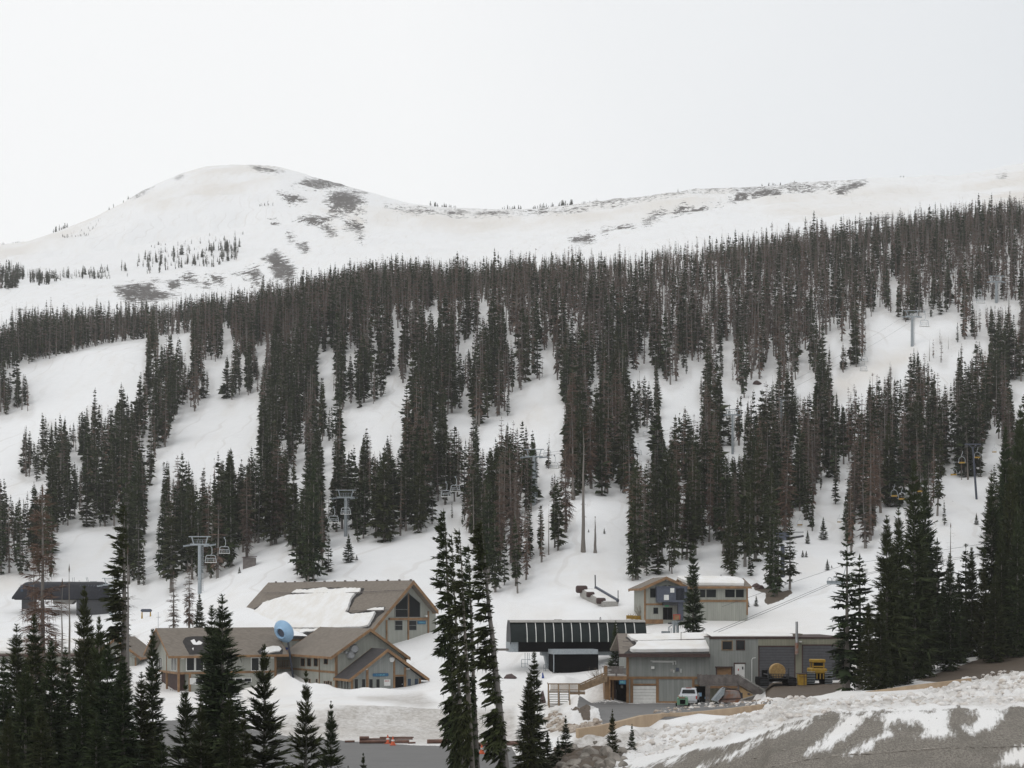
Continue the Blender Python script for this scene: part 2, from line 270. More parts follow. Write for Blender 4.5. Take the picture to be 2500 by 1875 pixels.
def sstep(n, x, a, b):
    r = nod(n, 'ShaderNodeMapRange', interpolation_type='SMOOTHSTEP'); r.inputs[1].default_value = a; r.inputs[2].default_value = b
    n.links.new(x, r.inputs[0]); return r.outputs[0]
def terrain_mat():
    m, n, b = newmat('terrain'); lk = n.links.new
    g = nod(n, 'ShaderNodeNewGeometry').outputs['Position']
    at_ = lambda k: nod(n, 'ShaderNodeAttribute', attribute_name=k)
    A = at_('cov'); s = nod(n, 'ShaderNodeSeparateColor'); lk(A.outputs['Color'], s.inputs[0])
    B = at_('cov2'); s2 = nod(n, 'ShaderNodeSeparateColor'); lk(B.outputs['Color'], s2.inputs[0])
    asph, grav, earth = s.outputs[0], s.outputs[1], s.outputs[2]; rock, dust, grime = s2.outputs[0], s2.outputs[1], s2.outputs[2]
    nL = noise(n, g, .012, 5); nM = noise(n, g, .35, 5, .6); nS = noise(n, g, 2.6, 4, .6); nXS = noise(n, g, 14, 3, .6)
    nR = noise(n, g, .11, 6, .72); nD = noise(n, g, .02, 5, .6, ((1, .35, 1), .5)); nStr = noise(n, g, .05, 4, .6, ((3.5, .6, 1), -.35))
    snow = mixc(n, nM, (.765, .77, .777), (.85, .852, .855))
    wind = sstep(n, nStr, .48, .72)
    dm = mth(n, 'MULTIPLY', dust, sstep(n, nD, .30, .58)); dm = mth(n, 'ADD', dm, mth(n, 'MULTIPLY', wind, .30), clamp=True)
    snow = mixc(n, mth(n, 'MULTIPLY', dm, .85), snow, (.70, .665, .62))
    gm = mth(n, 'MULTIPLY', grime, mth(n, 'ADD', mth(n, 'MULTIPLY_ADD', sstep(n, nM, .3, .7), .35, .3), mth(n, 'MULTIPLY', sstep(n, nS, .35, .75), .45)))
    snow = mixc(n, mth(n, 'MULTIPLY', gm, .88), snow, (.30, .27, .235))
    tw1 = nod(n, 'ShaderNodeTexWave', wave_type='BANDS', bands_direction='X'); tw1.inputs['Scale'].default_value = .035; tw1.inputs['Distortion'].default_value = 14; tw1.inputs['Detail'].default_value = 2.5; tw1.inputs['Detail Scale'].default_value = .6
    n.links.new(g, tw1.inputs['Vector']); trk = mth(n, 'MULTIPLY', sstep(n, tw1.outputs['Fac'], .965, .995), sstep(n, noise(n, g, .02, 3), .45, .62))
    snow = mixc(n, mth(n, 'MULTIPLY', trk, .30), snow, (.56, .53, .50))
    vo = nod(n, 'ShaderNodeTexVoronoi'); vo.inputs['Scale'].default_value = .22; n.links.new(g, vo.inputs['Vector']); dots = mth(n, 'MULTIPLY', sstep(n, mth(n, 'MULTIPLY', vo.outputs['Distance'], -1), -.055, -.03), sstep(n, noise(n, g, .03, 3), .50, .58))
    snow = mixc(n, mth(n, 'MULTIPLY', dots, .75), snow, (.12, .10, .08))
    spk = mth(n, 'MULTIPLY', grime, sstep(n, nXS, .62, .72))
    snow = mixc(n, mth(n, 'MULTIPLY', spk, .6), snow, (.16, .14, .12))
    nR2 = noise(n, g, .20, 9, .78); rk = mixc(n, sstep(n, nR2, .3, .7), (.022, .020, .019), (.12, .108, .10))
    # jagged edges: mask + noise threshold
    def edge(mk, nn, k, w=.06): return sstep(n, mth(n, 'ADD', mk, mth(n, 'MULTIPLY', mth(n, 'SUBTRACT', nn, .5), k)), .5 - w, .5 + w)
    c = mixc(n, sstep(n, mth(n, 'ADD', mth(n, 'MULTIPLY', rock, .80), mth(n, 'MULTIPLY', mth(n, 'MULTIPLY', mth(n, 'SUBTRACT', nR2, .5), 3.5), sstep(n, rock, .02, .12))), .44, .50), snow, rk)
    ec = mixc(n, nS, (.055, .045, .036), (.15, .115, .085)); c = mixc(n, edge(earth, nM, 1.0), c, ec)
    peb = noise(n, g, 13, 5, .78, ((1, .32, 1), .1))
    gc = mixc(n, sstep(n, peb, .36, .64), (.100, .087, .072), (.275, .25, .215)); gc = mixc(n, mth(n, 'MULTIPLY', sstep(n, nM, .45, .7), .55), gc, (.12, .108, .09))
    rt = nod(n, 'ShaderNodeVectorRotate', rotation_type='Z_AXIS'); rt.inputs['Angle'].default_value = math.radians(15); n.links.new(g, rt.inputs['Vector'])
    nG = noise(n, rt.outputs[0], 1.0, 9, .74, ((2.2, .22, 1), 0))
    c = mixc(n, edge(grav, nG, 2.2, .20), c, gc)
    nA = noise(n, g, .5, 6, .7, ((.35, 1.4, 1), .1))
    ac = mixc(n, nA, (.115, .113, .112), (.19, .186, .18)); ac = mixc(n, mth(n, 'MULTIPLY', nXS, .25), ac, (.2, .2, .2))
    wet = sstep(n, nA, .55, .62); ac = mixc(n, mth(n, 'MULTIPLY', wet, .35), ac, (.09, .088, .09))
    c = mixc(n, edge(asph, nS, .5, .05), c, ac)
    lk(c, b.inputs['Base Color']); b.inputs['Roughness'].default_value = .75; b.inputs['Specular IOR Level'].default_value = .25
    bp = nod(n, 'ShaderNodeBump'); bp.inputs['Strength'].default_value = .45; bp.inputs['Distance'].default_value = .25
    h = mth(n, 'ADD', mth(n, 'MULTIPLY', nM, 1.0), mth(n, 'MULTIPLY', nS, .35)); h = mth(n, 'ADD', mth(n, 'MULTIPLY', h, mth(n, 'SUBTRACT', 1.0, grav)), mth(n, 'MULTIPLY', mth(n, 'MULTIPLY', peb, grav), .5))
    lk(h, bp.inputs['Height']); lk(bp.outputs[0], b.inputs['Normal'])
    return m
M_TERR = terrain_mat()
def grid_obj(name, sel, label=None):
    """sel: boolean per grid cell"""
    jj, ii = np.nonzero(sel); nu = len(UG)
    q = np.stack([jj * nu + ii, jj * nu + ii + 1, (jj + 1) * nu + ii + 1, (jj + 1) * nu + ii], 1)
    used, inv = np.unique(q.ravel(), return_inverse=True)
    co = np.stack([XX.ravel()[used], YY.ravel()[used], Zg.ravel()[used]], 1)
    me = bpy.data.meshes.new(name); me.vertices.add(len(used)); me.vertices.foreach_set('co', co.ravel().astype(np.float32))
    me.loops.add(q.size); me.loops.foreach_set('vertex_index', inv.ravel().astype(np.int32))
    me.polygons.add(len(q)); me.polygons.foreach_set('loop_start', np.arange(0, q.size, 4, dtype=np.int32)); me.polygons.foreach_set('loop_total', np.full(len(q), 4, np.int32))
    me.polygons.foreach_set('use_smooth', np.ones(len(q), bool)); me.update(calc_edges=True)
    for nm, ch in (('cov', (a_asph, a_grav, a_earth)), ('cov2', (a_rock, a_dust, a_grime))):
        a = me.color_attributes.new(nm, 'FLOAT_COLOR', 'POINT')
        d = np.ones((len(used), 4), np.float32)
        for k in range(3): d[:, k] = ch[k].ravel()[used]
        a.data.foreach_set('color', d.ravel())
    me.materials.append(M_TERR)
    o = bpy.data.objects.new(name, me); COL.objects.link(o); o['kind'] = 'structure'
    if label: o['label'] = label
    return o
cy = YY[:-1, :-1]; cu = UU[:-1, :-1]
ca = a_asph[:-1, :-1] > .5; cg = (a_grav[:-1, :-1] > .4) | ((a_streak[:-1, :-1] > .3) & (cy < 125) & (cu > 1400)); 
yard = ca & (cu > 1290); park = ca & ~yard; gs = cg & ~ca & (cu > 1290)
dirt = (a_earth[:-1, :-1] > .5) & (cy < 200) & ~ca & ~gs
mtn = (cy > 720) & ~ca
hill = (cy > 262) & ~mtn
rest = ~(ca | gs | dirt | mtn | hill)
# ---------------------------------------------------------------- trees
def tag(o, label=None, cat=None, group=None, kind=None):
    if label: o['label'] = label
    if cat: o['category'] = cat
    if group: o['group'] = group
    if kind: o['kind'] = kind
    return o
def qmesh(name, co, tint=None, mats=(), matidx=None, hue=None, smooth=False):
    nq = len(co) // 4
    me = bpy.data.meshes.new(name); me.vertices.add(len(co)); me.vertices.foreach_set('co', np.asarray(co, np.float32).ravel())
    me.loops.add(nq * 4); me.loops.foreach_set('vertex_index', np.arange(nq * 4, dtype=np.int32))
    me.polygons.add(nq); me.polygons.foreach_set('loop_start', np.arange(0, nq * 4, 4, dtype=np.int32)); me.polygons.foreach_set('loop_total', np.full(nq, 4, np.int32))
    for m in mats: me.materials.append(m)
    if matidx is not None: me.polygons.foreach_set('material_index', np.asarray(matidx, np.int32))
    if smooth: me.polygons.foreach_set('use_smooth', np.ones(nq, bool))
    me.update(calc_edges=True)
    if tint is not None:
        a = me.attributes.new('tint', 'FLOAT', 'POINT'); a.data.foreach_set('value', np.asarray(tint, np.float32))
    if hue is not None:
        a = me.attributes.new('hue', 'FLOAT', 'POINT'); a.data.foreach_set('value', np.asarray(hue, np.float32))
    return me
def foliage_mat(name, c1, c2, c3):
    m, n, b = newmat(name); lk = n.links.new
    t = nod(n, 'ShaderNodeAttribute', attribute_name='tint').outputs['Fac']; h = nod(n, 'ShaderNodeAttribute', attribute_name='hue').outputs['Fac']
    oi = nod(n, 'ShaderNodeObjectInfo').outputs['Random']
    c = mixc(n, t, c1, c2); hh = mth(n, 'FRACT', mth(n, 'ADD', h, oi))
    c = mixc(n, mth(n, 'MULTIPLY', hh, .75), c, c3)
    lk(c, b.inputs['Base Color']); b.inputs['Roughness'].default_value = .8; b.inputs['Specular IOR Level'].default_value = .15
    return m
M_GREEN = foliage_mat('spruce_needles', (.009, .018, .009), (.052, .074, .028), (.042, .044, .015))
M_DEAD = foliage_mat('dead_spruce_twigs', (.066, .048, .039), (.170, .135, .115), (.15, .088, .060))
M_BARK = foliage_mat('spruce_bark', (.11, .095, .083), (.26, .235, .21), (.20, .19, .18))
def kites(p, d, s, Ln, w):
    p = np.asarray(p); L_ = Ln[:, None]; w = w[:, None]
    return np.stack([p, p + d * L_ * .45 + s * w, p + d * L_, p + d * L_ * .45 - s * w], 1).reshape(-1, 3)
def unit(a): return a / (np.linalg.norm(a, axis=1, keepdims=True) + 1e-9)
def trunk_q(H, r0, sides=6, segs=5, rng=None, bend=.0, top=.97):
    hs = np.linspace(0, top, segs + 1); q = []
    off = [(0, 0)] + [(0, 0)] * segs if rng is None else [(0, 0)] + [(rng.uniform(-bend, bend), rng.uniform(-bend, bend)) for _ in range(segs)]
    ring = []
    for k, h in enumerate(hs):
        r = r0 * (1 - h) ** .85 + .02 * r0 + (r0 * .35 if k == 0 else 0)
        a = np.arange(sides) / sides * 2 * np.pi
        ring.append(np.stack([off[k][0] * h + r * np.cos(a), off[k][1] * h + r * np.sin(a), np.full(sides, h * H)], 1))
    for k in range(segs):
        for i in range(sides):
            j = (i + 1) % sides; q += [ring[k][i], ring[k][j], ring[k + 1][j], ring[k + 1][i]]
    return np.array(q)
def spruce(seed, H=1.0, R=.09, nwh=28, nbr=5, twigs=2, base=.06, p=.75, droop=.5, up=.45, wid=.28, gap=.0, lump=.35, hang=False, thin=1.0, tipup=0.0, tw=.42, asym=0.0):
    """crown quads of one conifer of height H: whorls of branches, each a blade with side sprays"""
    r = np.random.default_rng(seed)
    Pn, D, S, LL, WW, TT = [], [], [], [], [], []
    lumps = r.uniform(1 - lump, 1 + lump, (nwh // 2 + 2, 6))
    for i in range(nwh):
        jt = 1.6 if nwh > 30 else .6; t = base + (0.985 - base) * (i + r.uniform(-jt, jt)) / nwh; t = min(max(t, base * .8), .985)
        rel = (1 - t) / (1 - base)
        if r.random() < gap: continue
        nb = max(3, int(round(nbr * (.75 + .5 * r.random()))))
        a0 = r.uniform(0, 6.28)
        for k in range(nb):
            a = a0 + 6.283 * k / nb + r.uniform(-.35, .35)
            lf = lumps[i // 2, int(a / 6.283 * 6) % 6]
            Lb = (R * (min(rel * 1.15, 1) ** p) * lf * r.uniform(.7, 1.15) + R * .10) * H
            Lb *= max(.12, 1 + asym * math.cos(a))
            if t < base + .12: Lb *= .55 + .45 * (t - base) / .12 if base < .2 else 1
            el = up * (1 - rel) * 1.6 - droop * rel + r.uniform(-.28, .28)
            d = np.array([math.cos(a) * math.cos(el), math.sin(a) * math.cos(el), math.sin(el)])
            s = np.array([-math.sin(a), math.cos(a), 0.0]); rl = r.uniform(-.7, .7); upv = np.cross(s, d) * -1
            s2 = s * math.cos(rl) + np.cross(d, s) * math.sin(rl)
            pt = np.array([0, 0, t * H]); tint = min(1, max(0, r.normal(.38, .22) + (.15 if rel < .3 else 0)))
            Pn.append(pt); D.append(d); S.append(s2); LL.append(Lb); WW.append(Lb * wid * thin * .8); TT.append(tint)
            for j in range(twigs):
                f = .25 + .62 * (j + r.random() * .6) / max(twigs, 1); sg = 1 if j % 2 else -1
                dd = d * .62 + s * sg * r.uniform(.5, .85) + np.array([0, 0, r.uniform(-.30, .08) + tipup]); dd /= np.linalg.norm(dd)
                Lt = Lb * tw * (1.15 - f * .55) * r.uniform(.75, 1.25)
                sp = np.cross(dd, [0, 0, 1.0]); sp /= np.linalg.norm(sp) + 1e-9; ro = r.uniform(-1, 1)
                sp = sp * math.cos(ro) + np.cross(dd, sp) * math.sin(ro)
                Pn.append(pt + d * Lb * f * .95 + np.array([0, 0, -.03 * Lb])); D.append(dd); S.append(sp); LL.append(Lt); WW.append(Lt * wid * thin * .85); TT.append(min(1, max(0, tint + .10 + r.normal(0, .16))))
            if hang:
                f = r.uniform(.35, .8); dd = np.array([d[0] * .25, d[1] * .25, -1.0]); dd /= np.linalg.norm(dd)
                Pn.append(pt + d * Lb * f); D.append(dd); S.append(s); LL.append(Lb * .36 * r.uniform(.7, 1.2)); WW.append(Lb * .11 * thin * min(1, wid / .26)); TT.append(tint * .7)
    # leader
    Pn.append(np.array([0, 0, .95 * H])); D.append(np.array([0, 0, 1.0])); S.append(np.array([1.0, 0, 0])); LL.append(.05 * H); WW.append(.004 * H); TT.append(.5)
    Pn.append(np.array([0, 0, .95 * H])); D.append(np.array([0, 0, 1.0])); S.append(np.array([0, 1.0, 0])); LL.append(.05 * H); WW.append(.004 * H); TT.append(.5)
    co = kites(np.array(Pn), np.array(D), np.array(S), np.array(LL), np.array(WW))
    return co, np.repeat(np.array(TT), 4)
# --- where the open snow is seen, traced tile by tile: no trunk or crown may stand in front of it
OPEN = []
for r_, pl in ((T[1], [[(50,1090),(200,1045),(330,1010),(450,990),(640,930),(760,885),(1000,840),(1260,805),(1250,900),(1235,1050),(1215,1150),(1160,1250),(1130,1350),(1060,1230),(1010,1310),(960,1400),(900,1480),(850,1280),(780,1370),(740,1440),(690,1400),(650,1560),(600,1500),(540,1430),(510,1550),(478,1270),(450,1560),(420,1480),(380,1400),(340,1500),(330,1660),(280,1660),(230,1520),(200,1600),(160,1450),(0,1490),(0,1480),(130,1470),(220,1445),(380,1420),(385,1330),(350,1150),(320,1420),(300,1250),(240,1250),(290,1180),(255,1020),(200,1100),(60,1130)],
   [(1385,785),(1430,780),(1440,880),(1400,880)], [(1500,790),(1530,775),(1535,900),(1515,880)], [(1580,760),(1625,755),(1630,1080),(1600,1000)], [(1770,1000),(1900,1005),(2090,1000),(2100,1040),(1930,1010),(1890,1200),(1860,1220),(1870,1360),(1840,1300),(1810,1080),(1770,1040)], [(1940,720),(1975,720),(1975,960),(1945,980)],
   [(2211,1290),(2000,1340),(1720,1400),(1690,1470),(1540,1500),(1500,1550),(1500,1659),(2211,1659)]]),
  (T[5], [[(1500,120),(1560,80),(1700,60),(1720,0),(2211,-100),(2211,300),(2180,330),(2140,480),(2080,400),(2060,540),(1990,340),(1950,430),(1900,430),(1860,520),(1835,470),(1810,640),(1775,630),(1740,540),(1700,620),(1650,370),(1625,260),(1600,560),(1560,550),(1520,600),(1460,420),(1420,400),(1380,580),(1370,780),(1350,1000),(1310,900),(1290,720),(1350,600),(1360,450),(1420,380),(1480,270)],
   [(0,80),(140,40),(200,15),(320,10),(330,200),(300,330),(280,200),(230,100),(200,200),(160,50),(145,200),(150,400),(110,500),(120,540),(200,580),(260,660),(350,620),(380,560),(410,600),(410,680),(360,570),(330,740),(300,760),(260,800),(200,700),(170,660),(130,800),(100,750),(40,640),(0,700)],
   [(480,1110),(560,1070),(620,1000),(650,960),(700,1040),(860,1035),(960,1040),(990,1100),(990,1400),(1020,1450),(1000,1659),(600,1659),(450,1470),(560,1380),(480,1200)],
   [(1200,320),(1300,290),(1300,360),(1220,380)], [(1150,1110),(1290,1110),(1270,1230),(1240,1180)], [(1290,1510),(1330,1520),(1400,1600),(1180,1560),(1270,1540)], [(620,380),(690,400),(680,480),(640,420)]]),
  (T[2], [[(0,870),(70,880),(60,960),(40,1050),(20,900)], [(550,920),(600,930),(655,960),(650,1100),(620,1250),(590,1180),(550,1120)], [(790,900),(860,900),(840,1000),(800,960)], [(1000,930),(1090,920),(1070,980),(1030,960)], [(1480,590),(1560,570),(1550,660),(1490,680)], [(1950,540),(1985,530),(1980,620),(1950,700)], [(1210,710),(1270,710),(1240,800),(1210,860)], [(1770,890),(1830,850),(1850,890),(1780,1000)],
   [(800,1440),(900,1400),(1100,1395),(1120,1290),(1150,1250),(1240,1240),(1330,1210),(1300,1290),(1270,1220),(1250,1400),(1230,1600),(1220,1659),(1150,1659),(970,1600),(900,1650),(780,1640),(790,1500)],
   [(1640,1500),(1760,1420),(1840,1400),(1835,1540),(1850,1600),(1800,1659),(1740,1460),(1700,1560)], [(1930,1590),(2020,1520),(2090,1490),(2211,1470),(2211,1620),(2170,1480),(2110,1600),(2060,1659),(1950,1659)], [(1130,1130),(1180,1120),(1200,1230),(1150,1250)], [(2165,800),(2211,800),(2211,860),(2180,860)], [(640,1360),(700,1380),(690,1420),(640,1460)]]),
  (T[6], [[(780,40),(800,0),(1250,0),(1230,220),(1260,290),(1240,450),(1210,400),(1190,380),(1150,210),(1130,220),(1090,320),(1050,420),(1000,330),(970,190),(940,200),(895,230),(860,400),(830,480),(780,400),(770,210)], [(570,290),(640,270),(640,340),(640,650),(620,740),(600,500),(580,330)], [(370,400),(400,400),(400,500),(430,520),(430,600),(380,740),(340,650),(300,690),(310,630),(360,560)],
   [(1640,100),(1740,60),(1760,200),(1740,100),(1700,150)], [(1750,60),(1830,40),(1850,170),(1830,200),(1800,300),(1780,290)], [(1930,170),(2030,140),(2050,250),(2020,330),(1990,240),(1980,480),(1950,300)], [(1940,100),(2211,60),(2211,140),(2170,130),(2120,220),(2090,120)], [(200,290),(250,290),(240,380)]]),
  (T[3], [[(0,1280),(110,1250),(180,1200),(350,1170),(370,1300),(450,1320),(430,1400),(400,1580),(390,1659),(370,1500),(330,1659),(240,1659),(60,1659),(90,1520),(50,1600),(20,1380),(0,1300)], [(1010,1130),(1150,1050),(1210,1030),(1210,1150),(1190,1250),(1150,1110),(1100,1140),(1060,1200),(1010,1180)],
   [(1310,1210),(1450,1190),(1540,1130),(1540,1020),(1640,1010),(1600,1200),(1590,1330),(1630,1370),(1600,1600),(1580,1640),(1500,1280),(1450,1400),(1450,1600),(1390,1450),(1340,1640),(1310,1400),(1330,1320),(1290,1260)], [(1850,830),(1900,810),(1870,1130),(1850,1180),(1840,900)], [(1840,1190),(1870,1170),(1920,1180),(1930,1240),(1970,1330),(2010,1350),(1990,1400),(1840,1400)],
   [(2070,1200),(2140,1210),(2180,1150),(2211,1020),(2211,1220),(2160,1300),(2150,1400),(2060,1400),(2060,1250)], [(680,1290),(720,1180),(700,1350)], [(440,720),(530,720),(520,770),(450,760)], [(1140,810),(1160,810),(1150,900)], [(230,930),(330,900),(320,990),(240,1000)]]),
  (T[7], [[(60,60),(100,0),(420,0),(410,250),(390,280),(360,80),(330,250),(300,300),(290,190),(250,330),(230,190),(200,280),(160,180),(140,230),(90,110),(50,200)], [(1320,0),(1450,0),(1450,200),(1400,60),(1340,240),(1310,150)], [(1560,0),(1620,0),(1590,180),(1570,100)], [(1440,640),(1500,690),(1480,760),(1440,700)], [(1230,690),(1270,680),(1260,760)]]),
  (T[4], [[(860,650),(950,660),(950,570),(990,590),(1070,590),(1060,700),(1140,740),(1240,690),(1240,850),(1225,900),(1230,1000),(1180,980),(1160,1150),(1120,1200),(1090,1100),(1070,900),(1040,990),(1000,1200),(960,1210),(900,1180),(860,1110),(840,1250),(830,1400),(790,1300),(750,1140),(720,1340),(700,1230),(680,1400),(620,1180),(600,1350),(570,1250),(560,1180),(640,1160),(760,1070),(870,1000),(1010,950),(1000,760),(970,940),(900,970),(900,800),(870,830)],
   [(500,780),(690,770),(700,850),(620,800),(570,860),(560,900),(500,880)], [(1280,660),(1500,600),(1500,760),(1460,690),(1440,800),(1400,770),(1350,900),(1330,800)], [(1550,590),(1630,575),(1630,700),(1600,640),(1570,780),(1530,640)], [(1300,1010),(1440,1000),(1480,1050),(1560,970),(1600,880),(1700,850),(1890,780),(1890,930),(1860,830),(1790,870),(1740,1000),(1710,1080),(1690,900),(1640,900),(1600,1090),(1550,1250),(1520,1190),(1490,1300),(1430,1080),(1390,1040)],
   [(2110,480),(2150,480),(2160,700),(2120,600)], [(2100,1220),(2211,1180),(2211,1350),(2160,1500),(2120,1300)], [(190,1260),(280,1190),(300,1120),(380,1190),(390,1300),(350,1400),(310,1250),(200,1290)], [(0,1060),(60,1040),(60,1200),(40,1080)], [(280,940),(310,920),(320,1060),(370,1130),(300,1120)], [(400,690),(440,690),(430,740)], [(1070,320),(1120,310),(1080,420)], [(920,340),(990,340),(980,370)], [(570,1010),(610,1000),(600,1090),(630,1160),(560,1170)]]),
  (T[8], [[(1400,800),(1440,760),(1560,700),(1650,670),(1880,610),(1870,450),(1900,260),(1960,240),(1990,400),(2010,600),(1940,580),(1900,700),(1850,870),(1830,1100),(1800,1300),(1700,1170),(1680,1300),(1650,1500),(1560,1250),(1510,1180),(1470,1110),(1430,1200),(1420,1020),(1560,1010),(1600,860),(1570,760)], [(600,740),(650,700),(640,560),(700,500),(720,550),(680,640),(640,800)], [(1500,640),(1560,480),(1640,490),(1620,600),(1590,660)]])):
    OPEN += [P(r_, q) for q in pl]
# treeline: above it only the far small trees stand
TLINE = P(T[1], [(-700,700),(0,630),(60,690),(130,570),(300,520),(480,530),(660,530),(840,490),(980,550),(1050,480),(1250,490),(1400,490),(1600,440),(1760,380),(1900,390),(2100,350)]) + P(T[2], [(0,340),(60,250),(180,300),(300,280),(430,190),(520,210),(660,145),(800,120),(940,80),(1090,60),(1230,70),(1340,95),(1520,90),(1570,130),(1650,170),(1735,60),(1790,110),(1850,160),(1940,140),(2040,120),(2140,100)]) + P(T[3], [(0,60),(150,60),(220,140),(300,110),(350,60),(470,50),(590,80),(640,140),(680,80),(800,120),(920,70),(1090,130),(1130,80),(1280,20),(1500,40)]) + P(M2, [(1130,310),(1270,295),(1400,265),(1560,265),(1700,225),(1820,195),(1990,165),(2110,155),(2170,155),(2212,195),(2400,150),(3300,60)])
# forest edge above the village
VS = [(-900, 1407), (70, 1405), (130, 1415)] + P(T[5], [(1020,1450),(1200,1560),(1430,1610),(1700,1500),(1950,1450),(2090,1340)]) + P(T[6], [(40,1190),(160,1215),(300,1165),(275,1300),(265,1490),(660,1490),(675,1300),(655,1180),(700,1250),(860,1160),(1130,1165),(1220,1110),(1450,1090),(1510,1030),(1590,1025),(1860,1000),(1810,1060),(1820,1400),(2050,1600),(2211,1600)]) + \
  P(T[7], [(150,1580),(250,1550),(300,1350),(370,1280),(520,1270),(550,1180),(520,860),(560,800),(700,780),(1000,755),(960,1000),(965,1400),(980,1500),(1130,1500),(1200,1470),(1420,1440),(1430,1380),(1620,1290),(1700,1220),(1800,1180),(1830,1450),(1850,1470),(2090,1460),(2130,1300),(2211,1250)]) + \
  P(T[8], [(80,1280),(200,1160),(220,1060),(300,1080),(420,1060),(450,980),(430,820),(460,800),(500,610),(540,600),(520,850),(560,1000),(600,960),(640,1180),(620,1300),(740,1260),(880,1270),(960,1230),(1030,900),(1100,870),(1300,860),(1420,1020),(1800,1300),(2300,1350),(3000,1300)]) + [(3400, 2400), (-900, 2400)]
OPEN.append(VS)
GW, GH = 2500, 1500
RM = np.zeros((GH, GW), bool)
for pl in OPEN:
    xs = [p[0] for p in pl]; ys = [p[1] for p in pl]
    x0, x1, y0, y1 = max(int(min(xs)), 0), min(int(max(xs)) + 1, GW), max(int(min(ys)), 0), min(int(max(ys)) + 1, GH)
    if x1 <= x0 or y1 <= y0: continue
    gx, gy = np.meshgrid(np.arange(x0, x1) + .5, np.arange(y0, y1) + .5); RM[y0:y1, x0:x1] |= inpoly(gx, gy, pl)
_r = RM.copy()
for _k in (2, 4, 6): _r[:, _k:] |= RM[:, :-_k]; _r[:, :-_k] |= RM[:, _k:]
RM = _r
TL = np.interp(np.arange(GW), [p[0] for p in TLINE], [p[1] for p in TLINE])
def above(u, v, off): return v < TL[min(max(int(u), 0), GW - 1)] + off
def blocked(u, v):
    return bool(RM[min(max(int(v), 0), GH - 1), min(max(int(u), 0), GW - 1)])
rng = random.Random(7)
# things that hang or stand above the trees and are seen: (u0, v0, u1, v1, distance)
KEEP = [(458, 1305, 530, 1452, 300), (812, 1190, 882, 1300, 338), (1272, 1092, 1340, 1225, 345), (1766, 995, 1815, 1105, 440), (2200, 752, 2252, 845, 600), (2405, 668, 2460, 742, 620), (1893, 965, 1925, 1000, 430), (2352, 1078, 2400, 1215, 260),
 (490, 1325, 575, 1380, 330), (798, 1230, 830, 1282, 360), (830, 1225, 860, 1262, 360), (1070, 1160, 1128, 1220, 380), (1318, 1105, 1370, 1152, 400), (1548, 1070, 1590, 1115, 480), (2095, 850, 2125, 912, 460), (2240, 755, 2272, 802, 600), (2380, 705, 2402, 745, 620), (2170, 1165, 2265, 1225, 350), (2318, 1095, 2410, 1165, 350), (1893, 1318, 1915, 1352, 350), (1945, 1292, 1962, 1326, 350), (2041, 1250, 2058, 1278, 350), (2420, 1078, 2438, 1108, 350)]
def keepclear(u, v, hp, w, y):
    for a, b, c, d, yy in KEEP:
        if y < yy and u + w > a and u - w < c and v > b and v - hp < d and (v - hp < d): return True
    return False
FOREST = []   # (x, y, z, H, width scale, dead, px height, u, v)
y = 268.0
while y < 860:
    s = 3.9 if y < 420 else 4.0 if y < 560 else 3.6
    x = X(-420, y); xe = X(2920, y)
    while x < xe:
        px, py = x + rng.uniform(-2.1, 2.1), y + rng.uniform(-2.1, 2.1)
        x += s
        u = 1250 + px / py * F; z = zat(px, py); v = VH - (z - ZC) / py * F
        if v > GH - 1 or blocked(u, v): continue
        if v > 840 and float(fbm(px / 11, py / 13, 303, 2)) < -.46: continue
        up = v < 800
        pd = .30 + (.30 if v < 900 else 0) + (.12 if u > 1250 else 0)
        if u < 900 and v > 950: pd = .22
        pd += .25 * float(vn(px / 22, py / 22, 77))
        dead = rng.random() < pd
        H = rng.triangular(6, 23, 16) if not up else rng.triangular(6, 20, 13)
        if u < 360 and v < 950: H = min(H, 17)
        ok = False; free = rng.random() < .35; off = rng.gauss(14, 16) - (22 if rng.random() < .10 else 0)
        for tr in range(6):
            hp = H / py * F; wpx = .05 * hp
            if not above(u, v - hp, off) and not keepclear(u, v, hp, wpx, py) and all(not blocked(u + dx * wpx, v - k * hp) for k, dx in ((.12, 1), (.12, -1), (.3, 1), (.3, -1), (.5, .7), (.5, -.7), (.68, .4), (.68, -.4), (.82, 0), (.96, 0)) if not (free and k > .75)): ok = True; break
            H *= .84
        if not ok or H < 3.5: continue
        if dead and rng.random() < .16: dead = 2
        FOREST.append((px, py, z, H, rng.uniform(.70, 1.30) * (.88 if up else 1), dead, hp, u, v))
    y += s * .95
print('forest', len(FOREST))

# needle litter and grey snow under the trees
LT = np.zeros_like(Zg)
for f_ in FOREST:
    j = int(np.searchsorted(YG, f_[1])); i = int(np.searchsorted(UG, f_[7]))
    if 0 < j < len(YG) and 0 < i < len(UG): LT[j, i] += 1
LT = sm1(sm1(LT, 9, 1), 7, 0); a_grime = np.maximum(a_grime, np.clip(LT * 12, 0, .42))
grid_obj('snow_ground', rest); grid_obj('parking_lot', park); grid_obj('service_yard', yard); grid_obj('gravel_slope', gs)
grid_obj('dirt_yard', dirt); grid_obj('ski_slope', hill); grid_obj('mountain', mtn)
